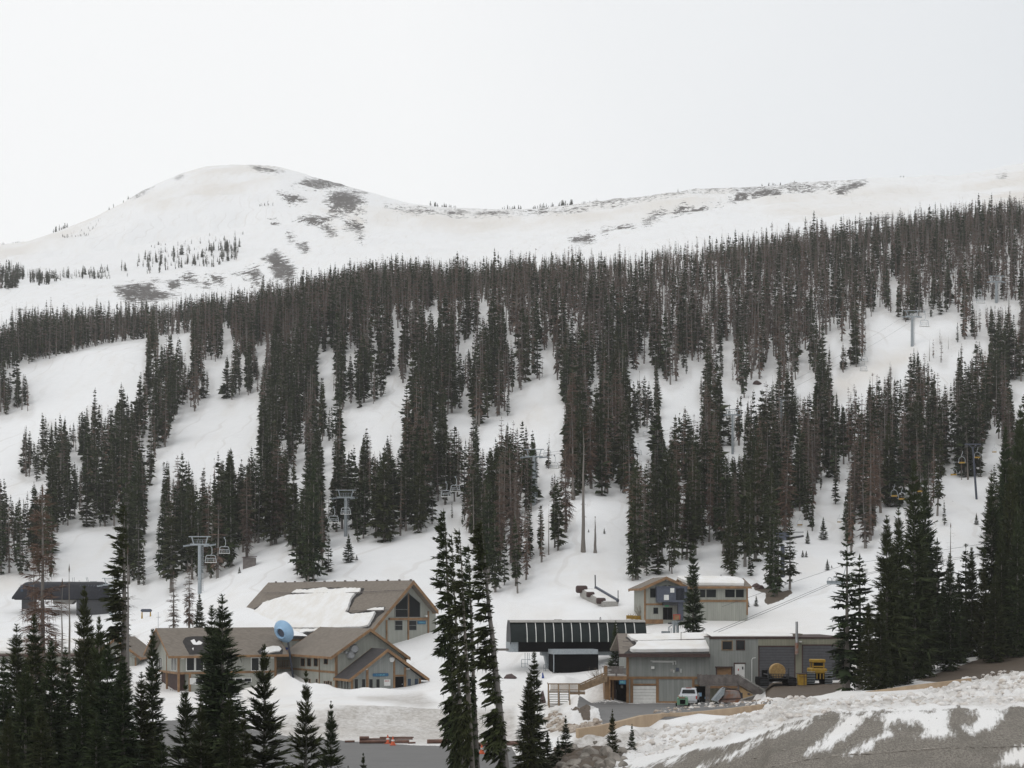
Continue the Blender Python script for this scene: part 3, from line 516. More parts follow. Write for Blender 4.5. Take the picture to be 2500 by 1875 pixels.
# ---------------------------------------------------------------- prototypes
def proto(kind, lod, seed):
    k5 = seed % 6
    if kind == 'green':
        kw = dict(R=(.072, .088, .10, .125, .08, .112)[k5], p=(.5, .6, .7, .85, .42, .75)[k5], base=(.05, .16, .08, .02, .22, .04)[k5], droop=(.7, .5, .4, .25, .8, .5)[k5], up=.5, lump=.45, gap=(.05, .12, .04, .02, .18, .06)[k5])
        if lod == 0: kw.update(nwh=26, nbr=6, twigs=1, wid=.46)
        if lod == 1: kw.update(nwh=44, nbr=7, twigs=5, wid=.24, hang=True)
        tr = trunk_q(1, .0115, 5, 3)
    elif kind == 'bare':
        kw = dict(R=.028, p=.4, droop=.5, up=.1, lump=.7, gap=.35, base=.3, thin=.5, nwh=18, nbr=4, twigs=1, wid=.22); tr = trunk_q(1, .0115, 5, 3)
    else:
        kw = dict(R=(.060, .075, .085, .07, .055, .09)[k5], p=.48, droop=.75, up=.2, lump=.55, gap=(.12, .3, .2, .1, .35, .15)[k5], base=(.08, .25, .12, .05, .3, .1)[k5], thin=.7)
        if lod == 0: kw.update(nwh=26, nbr=5, twigs=2, wid=.36)
        if lod == 1: kw.update(nwh=52, nbr=7, twigs=7, wid=.14, hang=True)
        tr = trunk_q(1, .0125, 5, 3)
    co, ti = spruce(seed * 13 + 5, **kw)
    return co, ti, tr
PF = {k: [proto(k, 0, s) for s in range(10)] for k in ('green', 'dead', 'bare')}
# --- trees standing near, placed one by one: (u, base v or None, distance, height, kind, width, label)
def labelzone(u, v, y, dead):
    k = 'dead brown' if dead else 'green'
    for lim, w in ((175, 'above the curved lift station'), (300, 'above the far left snow field'), (420, 'left of the lowest lift tower'), (600, 'behind the lowest lift tower'), (690, 'right of the grey shed'), (830 if v > 1350 else 0, 'right behind the big snowy roof'), (1060, 'above the big roofed lodge'), (1210, 'behind the tall middle trunks'), (1410, 'left of the lone trunk snow lane'), (1540, 'right of the lone trunk snow lane'), (1720 if v > 1300 else 0, 'directly behind the small hill lodge'),
        (1720, 'in thick wood above the hill lodge'), (1870, 'upslope right of the small hill lodge'), (2060, 'left of the yellow seat chairlift'), (2260, 'around the yellow seat chairs'), (2360, 'just left of the dark blue lift tower'), (9999, 'right of the dark blue lift tower')):
        if u < lim: break
    return k, w
O1 = 'first second third fourth fifth sixth seventh eighth ninth tenth eleventh twelfth thirteenth fourteenth fifteenth sixteenth seventeenth eighteenth nineteenth twentieth'.split()
def ordinal(n): return O1[n] if n < 20 else ('twenty ' if n < 30 else 'thirty ' if n < 40 else 'forty ') + O1[n % 10] if n not in (29, 39) else ('thirtieth' if n == 29 else 'fortieth')
NEARLIM = 205
FOREST.sort(key=lambda f: -f[6] if -20 < f[7] < 2520 else 0)
indiv, rest_f = FOREST[:NEARLIM], FOREST[NEARLIM:]
# small far trees high on the mountain and along the ridge
def scatter(poly, n, h0, h1, y0, y1, clump=False):
    pts = []; xs = [p[0] for p in poly]; ys = [p[1] for p in poly]; k = 0
    while len(pts) < n and k < n * 60:
        k += 1; u = rng.uniform(min(xs), max(xs)); v = rng.uniform(min(ys), max(ys))
        if not inpoly(np.array([u]), np.array([v]), poly)[0]: continue
        # find the distance at which the terrain shows at (u, v)
        i = min(max(np.searchsorted(UG, u), 0), len(UG) - 1); col = PV[:, i]
        js = np.nonzero((YG > y0) & (YG < y1) & (col <= v))[0]
        if not len(js): continue
        yy = float(YG[js[0]]); xx = X(u, yy)
        if float(vn(np.array(xx / 14), np.array(yy / 14), 99)) < -.15: continue
        H = rng.uniform(h0, h1); pts.append((xx, yy, zat(xx, yy) - .2, H, rng.uniform(.9, 1.7), rng.random() < .25, H / yy * F, u, v))
    return pts
FAR = []
for pl, n, a, b in (([(500,480),(640,440),(850,430),(1000,400),(1045,430),(1000,470),(900,492),(700,505),(520,520)], 130, 3, 9), ([(-20,500),(80,505),(130,520),(90,560),(60,590),(-20,600)], 150, 5, 10), ([(130,520),(240,530),(245,565),(130,575)], 60, 5, 9),
    ([(240,520),(480,495),(490,525),(250,550)], 55, 3, 8), ([(640,390),(1050,335),(1050,400),(640,440)], 60, 2, 6), ([(830,440),(890,430),(890,490),(840,490)], 18, 4, 10), ([(950,420),(1030,410),(1030,460),(960,465)], 16, 5, 12), ([(250,350),(450,265),(370,360),(270,385)], 45, 1.5, 3.5), ([(1080,225),(1200,215),(1200,235),(1080,238)], 5, 3, 6)):
    FAR += scatter(P(M1, pl), n, a, b, 850, 1690)
for u0, u1, n, h in ((P(M1, [(1840,0)])[0][0], P(M1, [(1970,0)])[0][0], 26, 6), (1224, 1275, 16, 6), (1300, 1355, 26, 7), (1362, 1397, 18, 9), (1415, 1458, 10, 6), (1655, 1660, 2, 6), (1855, 1945, 12, 6), (2185, 2212, 6, 6), (2250, 2300, 5, 4), (130, 165, 12, 7), (0, 60, 14, 4), (265, 320, 5, 5)):
    for k in range(n):
        u = rng.uniform(u0, u1); yr = float(np.interp(u, UG, YR[0])) - rng.uniform(0, 25); xx = X(u, yr); FAR.append((xx, yr, zat(xx, yr) - .4, h * rng.uniform(.4, 1), rng.uniform(1.2, 2), False, 9, u, 0))
def merged(name, trees, kinds):
    cs, ts, hs, ms = [], [], [], []
    for (x, y, z, H, w, dead, hp, u, v) in trees:
        co, ti, tr = PF['bare' if dead == 2 else 'dead' if dead else 'green'][rng.randrange(10)]
        a = rng.uniform(0, 6.283); ca_, sa = math.cos(a), math.sin(a); M = np.array([[ca_, -sa, 0], [sa, ca_, 0], [0, 0, 1]]) * np.array([H * w, H * w, H])[None, :]
        M[2] = [0, 0, H]; lean = rng.gauss(0, .022)
        for c, isf in ((co, 1), (tr, 0)):
            q = c @ M.T; q[:, 0] += lean * q[:, 2]; q += (x, y, z - .15); cs.append(q)
            ts.append(ti if isf else np.full(len(c), .4)); hs.append(np.full(len(c), rng.random())); ms.append(np.full(len(c) // 4, (1 if dead else 0) if isf else 2))
    me = qmesh(name, np.concatenate(cs), np.concatenate(ts), (M_GREEN, M_DEAD, M_BARK), np.concatenate(ms), np.concatenate(hs))
    o = bpy.data.objects.new(name, me); COL.objects.link(o); return o
fo = merged('spruce_forest', rest_f, None); tag(fo, 'dense wood of dark green and brown dead spruces covering the ski slope', 'forest', kind='stuff')
fo = merged('mountain_scrub_trees', FAR, None); tag(fo, 'small scattered grey trees high on the snowy mountain flank', 'trees', kind='stuff')
PM = {}
def treeproto(kind, seed):
    k = (kind, seed)
    if k in PM: return PM[k]
    if kind in ('green', 'dead'): co, ti, tr = proto(kind, 1, seed); mf = M_GREEN if kind == 'green' else M_DEAD
    elif kind == 'young': co, ti = spruce(seed * 7 + 3, R=.19, nwh=44, nbr=7, twigs=15, base=.02, p=.85, droop=.15, up=.75, wid=.10, lump=.3, hang=False, tipup=.15); tr = trunk_q(1, .014, 6, 4); mf = M_GREEN
    elif kind == 'big': co, ti = spruce(seed * 7 + 4, R=.12, nwh=100, nbr=7, twigs=15, base=.03, p=.7, droop=.35, up=.55, wid=.10, lump=.45, hang=True, gap=.04, tipup=.04); tr = trunk_q(1, .013, 7, 6); mf = M_GREEN
    elif kind == 'broom': co, ti = spruce(seed * 7 + 5, R=.036, nwh=140, nbr=7, twigs=14, base=.10, p=.25, droop=.7, up=.3, wid=.14, lump=.8, hang=True, gap=.14, tw=.55, asym=-.75); tr = trunk_q(1, .020, 10, 10, random.Random(seed), .004); mf = M_GREEN
    elif kind == 'snag': co, ti = spruce(seed * 7 + 6, R=.07, nwh=60, nbr=4, twigs=5, base=.08, p=.5, droop=.7, up=.1, wid=.035, lump=.6, gap=.25, thin=.6); tr = trunk_q(1, .013, 8, 8, random.Random(seed), .003); mf = M_DEAD
    elif kind == 'pole': co, ti = spruce(seed * 7 + 8, R=.022, nwh=34, nbr=3, twigs=1, base=.25, p=.5, droop=.6, up=.1, wid=.06, lump=.6, gap=.3, thin=.7); tr = trunk_q(1, .010, 8, 8, random.Random(seed), .004); mf = M_DEAD
    elif kind == 'deadbig': co, ti = spruce(seed * 7 + 9, R=.105, nwh=80, nbr=7, twigs=14, base=.12, p=.55, droop=.6, up=.2, wid=.045, lump=.7, gap=.15, thin=.8, hang=True, tw=.5); tr = trunk_q(1, .018, 10, 8, random.Random(seed), .004); mf = M_DEAD
    PM[k] = (qmesh('crown', co, ti, (mf,)), qmesh('trunk', tr, np.full(len(tr), .45), (M_BARK,), smooth=True)); return PM[k]
def plant(loc, H, kind, w=1.0, label=None, group=None, seed=None, name='spruce_tree', lean=0.0):
    seed = rng.randrange(4) if seed is None else seed
    cm, tm = treeproto(kind, seed)
    e = bpy.data.objects.new(name, None); COL.objects.link(e); e.location = loc; e.rotation_euler = (0, lean, 0)
    e.scale = (H * w, H * w, H); tag(e, label, 'tree', group)
    rz = 0.0 if kind == 'broom' else rng.uniform(0, 6.28)
    for nm, me in (('crown', cm), ('trunk', tm)):
        o = bpy.data.objects.new(nm, me); COL.objects.link(o); o.parent = e; o.rotation_euler = (0, 0, rz)
    return e
indiv.sort(key=lambda f: f[7]); cnt = {}
for (x, y, z, H, w, dead, hp, u, v) in indiv:
    k_, w_z = labelzone(u, v, y, dead); n_ = cnt.get((k_, w_z), 0); cnt[(k_, w_z)] = n_ + 1
    plant((x, y, z - .15), H, 'dead' if dead else 'green', w, ordinal(n_) + ' large ' + k_ + ' spruce from left, ' + w_z, 'large ' + k_ + ' spruces ' + w_z, seed=rng.randrange(8), lean=rng.gauss(0, .018), name='dead_spruce' if dead else 'spruce_tree')
# trees placed one by one: u, v of the foot (None: on the terrain at that distance), y, top v, kind, width factor, label
TREES = []
def tree1(u, y, vtop, kind, w, label, seed=0, name='spruce_tree', group=None, lean=0.0):
    g = ground(u, y); H = ZV(y, vtop) - g.z; g.x += math.tan(-lean) * H; g.z = zat(g.x, g.y); H = ZV(y, vtop) - g.z
    g.z -= .2
    return plant(g, H + .2, kind, w, label, group, seed, name, lean)
# ---------------------------------------------------------------- building kit
class MB:
    def __init__(s): s.v = []; s.f = []
    def quad(s, *p): n = len(s.v); s.v += [tuple(q) for q in p]; s.f.append(tuple(range(n, n + len(p)))); return s
    def box(s, x0, x1, y0, y1, z0, z1):
        n = len(s.v); s.v += [(x0,y0,z0),(x1,y0,z0),(x1,y1,z0),(x0,y1,z0),(x0,y0,z1),(x1,y0,z1),(x1,y1,z1),(x0,y1,z1)]
        s.f += [tuple(n + i for i in q) for q in ((0,3,2,1),(4,5,6,7),(0,1,5,4),(1,2,6,5),(2,3,7,6),(3,0,4,7))]; return s
    def extr(s, poly, d):
        """closed polygon of 3-D points pushed along vector d"""
        n = len(s.v); k = len(poly); d = Vector(d)
        s.v += [tuple(Vector(p)) for p in poly] + [tuple(Vector(p) + d) for p in poly]
        s.f += [tuple(range(n, n + k))[::-1], tuple(range(n + k, n + 2 * k))] + [(n + i, n + (i + 1) % k, n + k + (i + 1) % k, n + k + i) for i in range(k)]; return s
    def beam(s, a, b, w, h=None, up=(0, 0, 1)):
        a = Vector(a); b = Vector(b); h = h or w; d = (b - a).normalized(); u = Vector(up)
        if abs(d.dot(u)) > .98: u = Vector((0, 1, 0))
        r = d.cross(u).normalized() * (w / 2); u = r.cross(d).normalized() * (h / 2)
        return s.extr([a - r - u, a + r - u, a + r + u, a - r + u], b - a)
    def tube(s, a, b, r, r2=None, n=8):
        a = Vector(a); b = Vector(b); r2 = r if r2 is None else r2; d = (b - a).normalized(); u = Vector((0, 0, 1)) if abs(d.z) < .9 else Vector((1, 0, 0))
        e1 = d.cross(u).normalized(); e2 = d.cross(e1); k = len(s.v)
        for c, rr in ((a, r), (b, r2)):
            for i in range(n): t = 2 * math.pi * i / n; s.v.append(tuple(c + e1 * math.cos(t) * rr + e2 * math.sin(t) * rr))
        s.f += [(k + i, k + (i + 1) % n, k + n + (i + 1) % n, k + n + i) for i in range(n)] + [tuple(range(k, k + n))[::-1], tuple(range(k + n, k + 2 * n))]; return s
    def path(s, pts, r, n=6):
        for a, b in zip(pts[:-1], pts[1:]): s.tube(a, b, r, n=n)
        return s
    def lathe(s, prof, c=(0, 0, 0), ax=(0, 0, 1), n=24):
        ax = Vector(ax).normalized(); u = Vector((0, 0, 1)) if abs(ax.z) < .9 else Vector((1, 0, 0)); e1 = ax.cross(u).normalized(); e2 = ax.cross(e1); c = Vector(c); k = len(s.v)
        for r, t in prof:
            for i in range(n): a = 2 * math.pi * i / n; s.v.append(tuple(c + ax * t + (e1 * math.cos(a) + e2 * math.sin(a)) * max(r, .001)))
        for j in range(len(prof) - 1):
            s.f += [(k + j * n + i, k + j * n + (i + 1) % n, k + (j + 1) * n + (i + 1) % n, k + (j + 1) * n + i) for i in range(n)]
        s.f += [tuple(range(k, k + n))[::-1], tuple(k + (len(prof) - 1) * n + i for i in range(n))]; return s
    def build(s, name, mat, parent=None, label=None, smooth=False, bevel=0):
        me = bpy.data.meshes.new(name); me.from_pydata(s.v, [], s.f); me.materials.append(mat)
        bm = __import__('bmesh').new(); bm.from_mesh(me); __import__('bmesh').ops.recalc_face_normals(bm, faces=bm.faces); bm.to_mesh(me); bm.free()
        if smooth:
            me.polygons.foreach_set('use_smooth', np.ones(len(me.polygons), bool)); me.set_sharp_from_angle(angle=math.radians(40))
        o = bpy.data.objects.new(name, me); COL.objects.link(o); o.parent = parent
        if bevel: m = o.modifiers.new('b', 'BEVEL'); m.width = bevel; m.segments = 1; m.limit_method = 'ANGLE'
        if label: o['label'] = label
        return o
def simple(name, c, rough=.7, metal=0, var=.12, scale=3, c2=None, bump=0, stretch=None, spec=.3):
    m, n, b = newmat(name); tcn = nod(n, 'ShaderNodeTexCoord').outputs['Object']
    f = noise(n, tcn, scale, 4, .6, stretch); f = sstep(n, f, .3, .7)
    c2 = c2 or tuple(max(0, x * (1 - var * 2)) for x in c)
    n.links.new(mixc(n, f, c, c2), b.inputs['Base Color']); b.inputs['Roughness'].default_value = rough; b.inputs['Metallic'].default_value = metal; b.inputs['Specular IOR Level'].default_value = spec
    if bump: bp = nod(n, 'ShaderNodeBump'); bp.inputs['Strength'].default_value = bump; bp.inputs['Distance'].default_value = .03; n.links.new(f, bp.inputs['Height']); n.links.new(bp.outputs[0], b.inputs['Normal'])
    return m
def siding(name, c, c2, pitch=.3):
    m, n, b = newmat(name); tcn = nod(n, 'ShaderNodeTexCoord').outputs['Object']
    s = nod(n, 'ShaderNodeSeparateXYZ'); n.links.new(tcn, s.inputs[0]); h = mth(n, 'ADD', s.outputs[0], s.outputs[1])
    fr = mth(n, 'FRACT', mth(n, 'MULTIPLY', h, 1 / pitch)); gro = sstep(n, fr, 0, .12)
    board = nod(n, 'ShaderNodeTexWhiteNoise', noise_dimensions='1D'); n.links.new(mth(n, 'FLOOR', mth(n, 'MULTIPLY', h, 1 / pitch)), board.inputs['W'])
    st = noise(n, tcn, 1.0, 5, .65, ((2.2, 2.2, .25), 0)); f = mth(n, 'ADD', mth(n, 'MULTIPLY', board.outputs['Value'], .35), mth(n, 'MULTIPLY', sstep(n, st, .35, .7), .65))
    col = mixc(n, f, c, c2); col = mixc(n, mth(n, 'MULTIPLY', mth(n, 'SUBTRACT', 1, gro), .55), col, tuple(x * .35 for x in c))
    n.links.new(col, b.inputs['Base Color']); b.inputs['Roughness'].default_value = .8; b.inputs['Specular IOR Level'].default_value = .2
    return m
def shingle(name, c, c2, row=.28):
    m, n, b = newmat(name); tcn = nod(n, 'ShaderNodeTexCoord').outputs['Object']
    s = nod(n, 'ShaderNodeSeparateXYZ'); n.links.new(tcn, s.inputs[0])
    r = mth(n, 'MULTIPLY', s.outputs[2], 1 / row / .55); fr = mth(n, 'FRACT', r)
    w = nod(n, 'ShaderNodeTexWhiteNoise', noise_dimensions='2D'); cmb = nod(n, 'ShaderNodeCombineXYZ'); n.links.new(mth(n, 'FLOOR', r), cmb.inputs[0])
    n.links.new(mth(n, 'FLOOR', mth(n, 'MULTIPLY', mth(n, 'ADD', s.outputs[0], s.outputs[1]), 3.2)), cmb.inputs[1]); n.links.new(cmb.outputs[0], w.inputs['Vector'])
    f = mth(n, 'ADD', mth(n, 'MULTIPLY', w.outputs['Value'], .6), mth(n, 'MULTIPLY', noise(n, tcn, .7, 5, .6), .4))
    col = mixc(n, f, c, c2); col = mixc(n, mth(n, 'MULTIPLY', sstep(n, fr, .75, 1), .4), col, tuple(x * .4 for x in c))
    n.links.new(col, b.inputs['Base Color']); b.inputs['Roughness'].default_value = .85; b.inputs['Specular IOR Level'].default_value = .2
    return m
def glassy(name, c, rough=.12):
    m, n, b = newmat(name); b.inputs['Base Color'].default_value = c + (1,); b.inputs['Roughness'].default_value = rough; b.inputs['Specular IOR Level'].default_value = .22; return m
K = dict(dark=simple('dark_canopy', (.014, .015, .020), rough=.55, c2=(.022, .024, .032), spec=.15),
 sidA=siding('siding_light', (.33, .335, .30), (.25, .255, .225)), sidB=siding('siding_grey', (.27, .28, .265), (.19, .20, .19)), sidC=siding('siding_tan', (.27, .265, .205), (.20, .195, .15)),
 wood=simple('trim_wood', (.27, .16, .08), var=.2, scale=1.2, c2=(.17, .10, .055)), woodg=simple('grey_wood', (.18, .16, .15), c2=(.10, .088, .083), scale=2), woodt=simple('treated_wood', (.27, .19, .115), c2=(.17, .12, .075), scale=2),
 fascia=simple('brown_fascia', (.075, .045, .040), c2=(.05, .03, .028)), shA=shingle('shingle_taupe', (.16, .138, .115), (.235, .205, .175)), shB=shingle('shingle_dark', (.045, .042, .044), (.075, .07, .072)),
 shW=shingle('shingle_wet', (.03, .028, .028), (.055, .05, .048)), snow=simple('roof_snow', (.80, .80, .80), c2=(.72, .70, .665), scale=.5, rough=.8, bump=.3), glass=glassy('window_glass', (.012, .014, .016)), glassb=glassy('blue_glass', (.035, .055, .085), .2),
 white=simple('white_paint', (.68, .68, .66), var=.06), metal=simple('galvanised_steel', (.33, .36, .38), rough=.5, metal=.15, c2=(.25, .28, .30), scale=5), dmetal=simple('dark_metal', (.05, .052, .058), rough=.5), black=simple('black_panel', (.006, .006, .007), rough=.8, spec=.06),
 doorw=simple('garage_door_white', (.62, .62, .60), c2=(.55, .55, .53)), doorg=simple('garage_door_grey', (.10, .10, .11), c2=(.085, .085, .093)), teal=simple('sign_blue', (.035, .12, .22), c2=(.03, .10, .19)), tealt=simple('sign_lettering', (.20, .50, .50)),
 blue=simple('blue_banner', (.02, .05, .22)), slate=simple('slate_blue_steel', (.075, .085, .115), c2=(.06, .068, .09), rough=.5), ltblue=simple('pale_blue_paint', (.30, .47, .66), c2=(.25, .41, .59), rough=.45, scale=1), yellow=simple('yellow_paint', (.40, .25, .035), c2=(.27, .16, .02), rough=.5),
 hay=simple('straw', (.40, .27, .11), c2=(.25, .155, .06), scale=9, bump=.5), conc=simple('concrete', (.36, .35, .33), c2=(.28, .27, .25)), conct=simple('tan_concrete', (.46, .35, .24), c2=(.36, .265, .18), scale=.6, stretch=((1.6, 1, .35), 0)),
 orange=simple('cone_orange', (.60, .11, .04), rough=.5), rust=simple('rusty_steel', (.25, .235, .23), c2=(.24, .09, .035), scale=1.3), green=simple('mint_green_paint', (.16, .30, .20), c2=(.12, .22, .15)), red=simple('red_plastic', (.45, .03, .02)), ply=simple('tan_plywood', (.46, .31, .16), c2=(.40, .27, .14)),
 rock=simple('boulder_rock', (.14, .127, .11), c2=(.34, .31, .275), scale=.8, rough=.9, bump=.6), log=simple('rusty_brown_timber', (.10, .052, .04), c2=(.16, .085, .062), scale=2), truck=simple('truck_white', (.58, .60, .63), var=.04, rough=.3), chair=simple('chair_frame', (.50, .53, .55), rough=.4), grill=simple('canopy_panel', (.017, .023, .023), rough=.3, c2=(.010, .014, .014), scale=.6, spec=.15), twig=simple('bare_twigs', (.20, .16, .12)), strap=simple('vent_steel', (.42, .43, .44), rough=.35, metal=.4), eg=simple('exit_green', (.05, .40, .18)))
def thing(name, label, cat, loc, rz=0, group=None):
    e = bpy.data.objects.new(name, None); COL.objects.link(e); e.location = loc; e.rotation_euler = (0, 0, rz); e.empty_display_size = .3; return tag(e, label, cat, group)
class Fr:
    """local frame of a thing: turns picture points into local points on a plane of the thing"""
    def __init__(s, o, deg): s.o = Vector(o); s.a = math.radians(deg); s.R = Matrix.Rotation(-s.a, 3, 'Z')
    def pl(s, u, v, ax, val):
        o = s.R @ (Vector((0, 0, ZC)) - s.o); d = s.R @ Vector(((u - 1250) / F, 1, (VH - v) / F)); t = (val - o[ax]) / d[ax]; return o + d * t
    def rect(s, r, x0, y0, x1, y1, ax=1, val=0.0):
        """picture rectangle on plane -> (h0, h1, z0, z1), h = local x for ax 1, local y for ax 0"""
        u0, u1, v0, v1 = U(r, x0), U(r, x1), VV(r, y0), VV(r, y1); um, vm = (u0 + u1) / 2, (v0 + v1) / 2; h = 0 if ax == 1 else 1
        a, b = s.pl(u0, vm, ax, val)[h], s.pl(u1, vm, ax, val)[h]; return min(a, b), max(a, b), s.pl(um, v1, ax, val).z, s.pl(um, v0, ax, val).z
    def onplane(s, u, v, p, n):
        p = Vector(p); n = Vector(n); o = s.R @ (Vector((0, 0, ZC)) - s.o); d = s.R @ Vector(((u - 1250) / F, 1, (VH - v) / F)); return o + d * ((p - o).dot(n) / d.dot(n))
def win(par, R_, ax=1, val=0.0, sgn=-1, frame=.09, mat=None, pane=None, mull=0, hor=0, name='window', label=None):
    """window on a wall plane; sgn = side the wall faces along its axis"""
    h0, h1, z0, z1 = R_; a, b = sorted((val, val + sgn * .06)); m = MB()
    def bx(m, p, q, r, t, c, d): (m.box(p, q, c, d, r, t) if ax == 1 else m.box(c, d, p, q, r, t))
    bx(m, h0 - frame, h1 + frame, z1, z1 + frame, a, b); bx(m, h0 - frame, h1 + frame, z0 - frame, z0, a, b); bx(m, h0 - frame, h0, z0, z1, a, b); bx(m, h1, h1 + frame, z0, z1, a, b)
    for k in range(mull): x = h0 + (h1 - h0) * (k + 1) / (mull + 1); bx(m, x - .04, x + .04, z0, z1, a, b)
    for k in range(hor): z = z0 + (z1 - z0) * (k + 1) / (hor + 1); bx(m, h0, h1, z - .03, z + .03, a, b)
    w = m.build(name, mat or K['wood'], par, label); g = MB(); c, d = sorted((val + sgn * .004, val + sgn * .03)); bx(g, h0, h1, z0, z1, c, d); g.build('pane', pane or K['glass'], w); return w
def letters(par, fr_, txtlen, x0, x1, z0, z1, y, mat):
    m = MB(); w = (x1 - x0) / txtlen; rr = random.Random(int(x0 * 100) + 3)
    for i in range(txtlen):
        a = x0 + i * w
        if rr.random() < .8: m.box(a, a + w * .22, y - .012, y, z0, z1)
        if rr.random() < .7: m.box(a + w * .2, a + w * .72, y - .012, y, z1 - (z1 - z0) * .2, z1)
        if rr.random() < .6: m.box(a + w * .2, a + w * .72, y - .012, y, z0, z0 + (z1 - z0) * .2)
        if rr.random() < .5: m.box(a + w * .5, a + w * .74, y - .011, y - .001, z0 + .1 * (z1 - z0), z1 - .1 * (z1 - z0))
    m.build('lettering', mat, par)
def text(par, s, size, loc, mat, rot=(math.pi / 2, 0, 0)):
    c = bpy.data.curves.new('lettering', 'FONT'); c.body = s; c.size = size; c.extrude = .01; c.align_x = 'CENTER'; c.align_y = 'CENTER'
    o = bpy.data.objects.new('t', c); dg = bpy.context.evaluated_depsgraph_get(); COL.objects.link(o); dg.update(); me = bpy.data.meshes.new_from_object(o.evaluated_get(bpy.context.evaluated_depsgraph_get())); bpy.data.objects.remove(o)
    me.materials.clear(); me.materials.append(mat); q = bpy.data.objects.new('lettering', me); COL.objects.link(q); q.parent = par; q.location = loc; q.rotation_euler = rot; return q
def sheet(par, name, pts3, nrm, th, mat, jag=0, seed=1, label=None):
    """thin irregular sheet (snow, wet patch) lying on a roof plane: outline pts3 pushed th along nrm"""
    P_ = [Vector(p) for p in pts3]; Q = []; rr = random.Random(seed)
    for a, b in zip(P_, P_[1:] + P_[:1]):
        n_ = max(1, int((b - a).length / .45)) if jag else 1; 
        for k in range(n_): q = a.lerp(b, k / n_); Q.append(q + Vector((rr.uniform(-1, 1), rr.uniform(-1, 1), 0)) * jag * (1 if k else .3))
    # keep on plane
    n = Vector(nrm).normalized(); p0 = P_[0]; Q = [q - n * (q - p0).dot(n) + n * .012 for q in Q]
    top = [q + n * th for q in Q]; c = sum(top, Vector()) / len(top); N = len(Q)
    from mathutils.geometry import tessellate_polygon
    inn = [t.lerp(c, .10) + n * th * .6 for t in top]
    v = [tuple(q) for q in Q + top]; f = [(i, (i + 1) % N, N + (i + 1) % N, N + i) for i in range(N)]
    tri = tessellate_polygon([top]); f += [tuple(N + i for i in t) for t in tri]
    me = bpy.data.meshes.new(name); me.from_pydata(v, [], f); me.materials.append(mat); bmm = __import__('bmesh').new(); bmm.from_mesh(me); __import__('bmesh').ops.recalc_face_normals(bmm, faces=bmm.faces); bmm.to_mesh(me); bmm.free()
    o = bpy.data.objects.new(name, me); COL.objects.link(o); o.parent = par
    if label: o['label'] = label
    return o
def gable_x(par, x0, x1, yf, yb, yr, ze, zr, zeb=None, th=.22, mat=None, trim=None, names=('roof',)):
    """gable roof, ridge along local x at y=yr, eaves at yf/yb"""
    zeb = ze if zeb is None else zeb; m = MB()
    for (ya, za, s_) in ((yf, ze, -1), (yb, zeb, 1)):
        m.extr([(x0, ya, za), (x1, ya, za), (x1, yr, zr), (x0, yr, zr)], (0, 0, -th))
    r = m.build('roof', mat or K['shA'], par)
    t = MB(); h = .36
    for x in (x0 - .06, x1 + .01):
        t.extr([(x, yf, ze + .03), (x, yr, zr + .03), (x, yr, zr - h), (x, yf, ze - h)], (.05, 0, 0)); t.extr([(x, yr, zr + .03), (x, yb, zeb + .03), (x, yb, zeb - h), (x, yr, zr - h)], (.05, 0, 0))
    t.box(x0 - .06, x1 + .06, yf - .05, yf - .002, ze - h + .05, ze + .02); t.box(x0 - .06, x1 + .06, yb + .002, yb + .05, zeb - h + .05, zeb + .02)
    t.build('roof_fascia', trim or K['wood'], par); return r
def gable_y(par, y0, y1, xl, xr, xm, zl, zm, zr=None, th=.22, mat=None, trim=None, h=.42):
    """gable roof, ridge along local y at x=xm"""
    zr = zl if zr is None else zr; m = MB()
    m.extr([(xl, y0, zl), (xm, y0, zm), (xm, y1, zm), (xl, y1, zl)], (0, 0, -th)); m.extr([(xm, y0, zm), (xr, y0, zr), (xr, y1, zr), (xm, y1, zm)], (0, 0, -th))
    m.build('roof', mat or K['shA'], par); t = MB()
    for y in (y0 - .06, y1 + .01):
        t.extr([(xl, y, zl + .03), (xm, y, zm + .03), (xm, y, zm - h), (xl, y, zl - h)], (0, .05, 0)); t.extr([(xm, y, zm + .03), (xr, y, zr + .03), (xr, y, zr - h), (xm, y, zm - h)], (0, .05, 0))
    t.box(xl - .05, xl - .002, y0, y1, zl - h + .12, zl + .02); t.box(xr + .002, xr + .05, y0, y1, zr - h + .12, zr + .02)
    t.build('roof_fascia', trim or K['wood'], par)
def prism_wall(m, x0, x1, y0, y1, zb, pts):
    """wall block whose x-section top follows pts [(x,z)...]"""
    poly = [(x0, y0, zb)] + [(x, y0, z) for x, z in pts] + [(x1, y0, zb)]; m.extr(poly, (0, y1 - y0, 0)); return m
def trims(par, boxes, mat=None, name='trim'):
    m = MB()
    for b in boxes: m.box(*b)
    return m.build(name, mat or K['wood'], par)

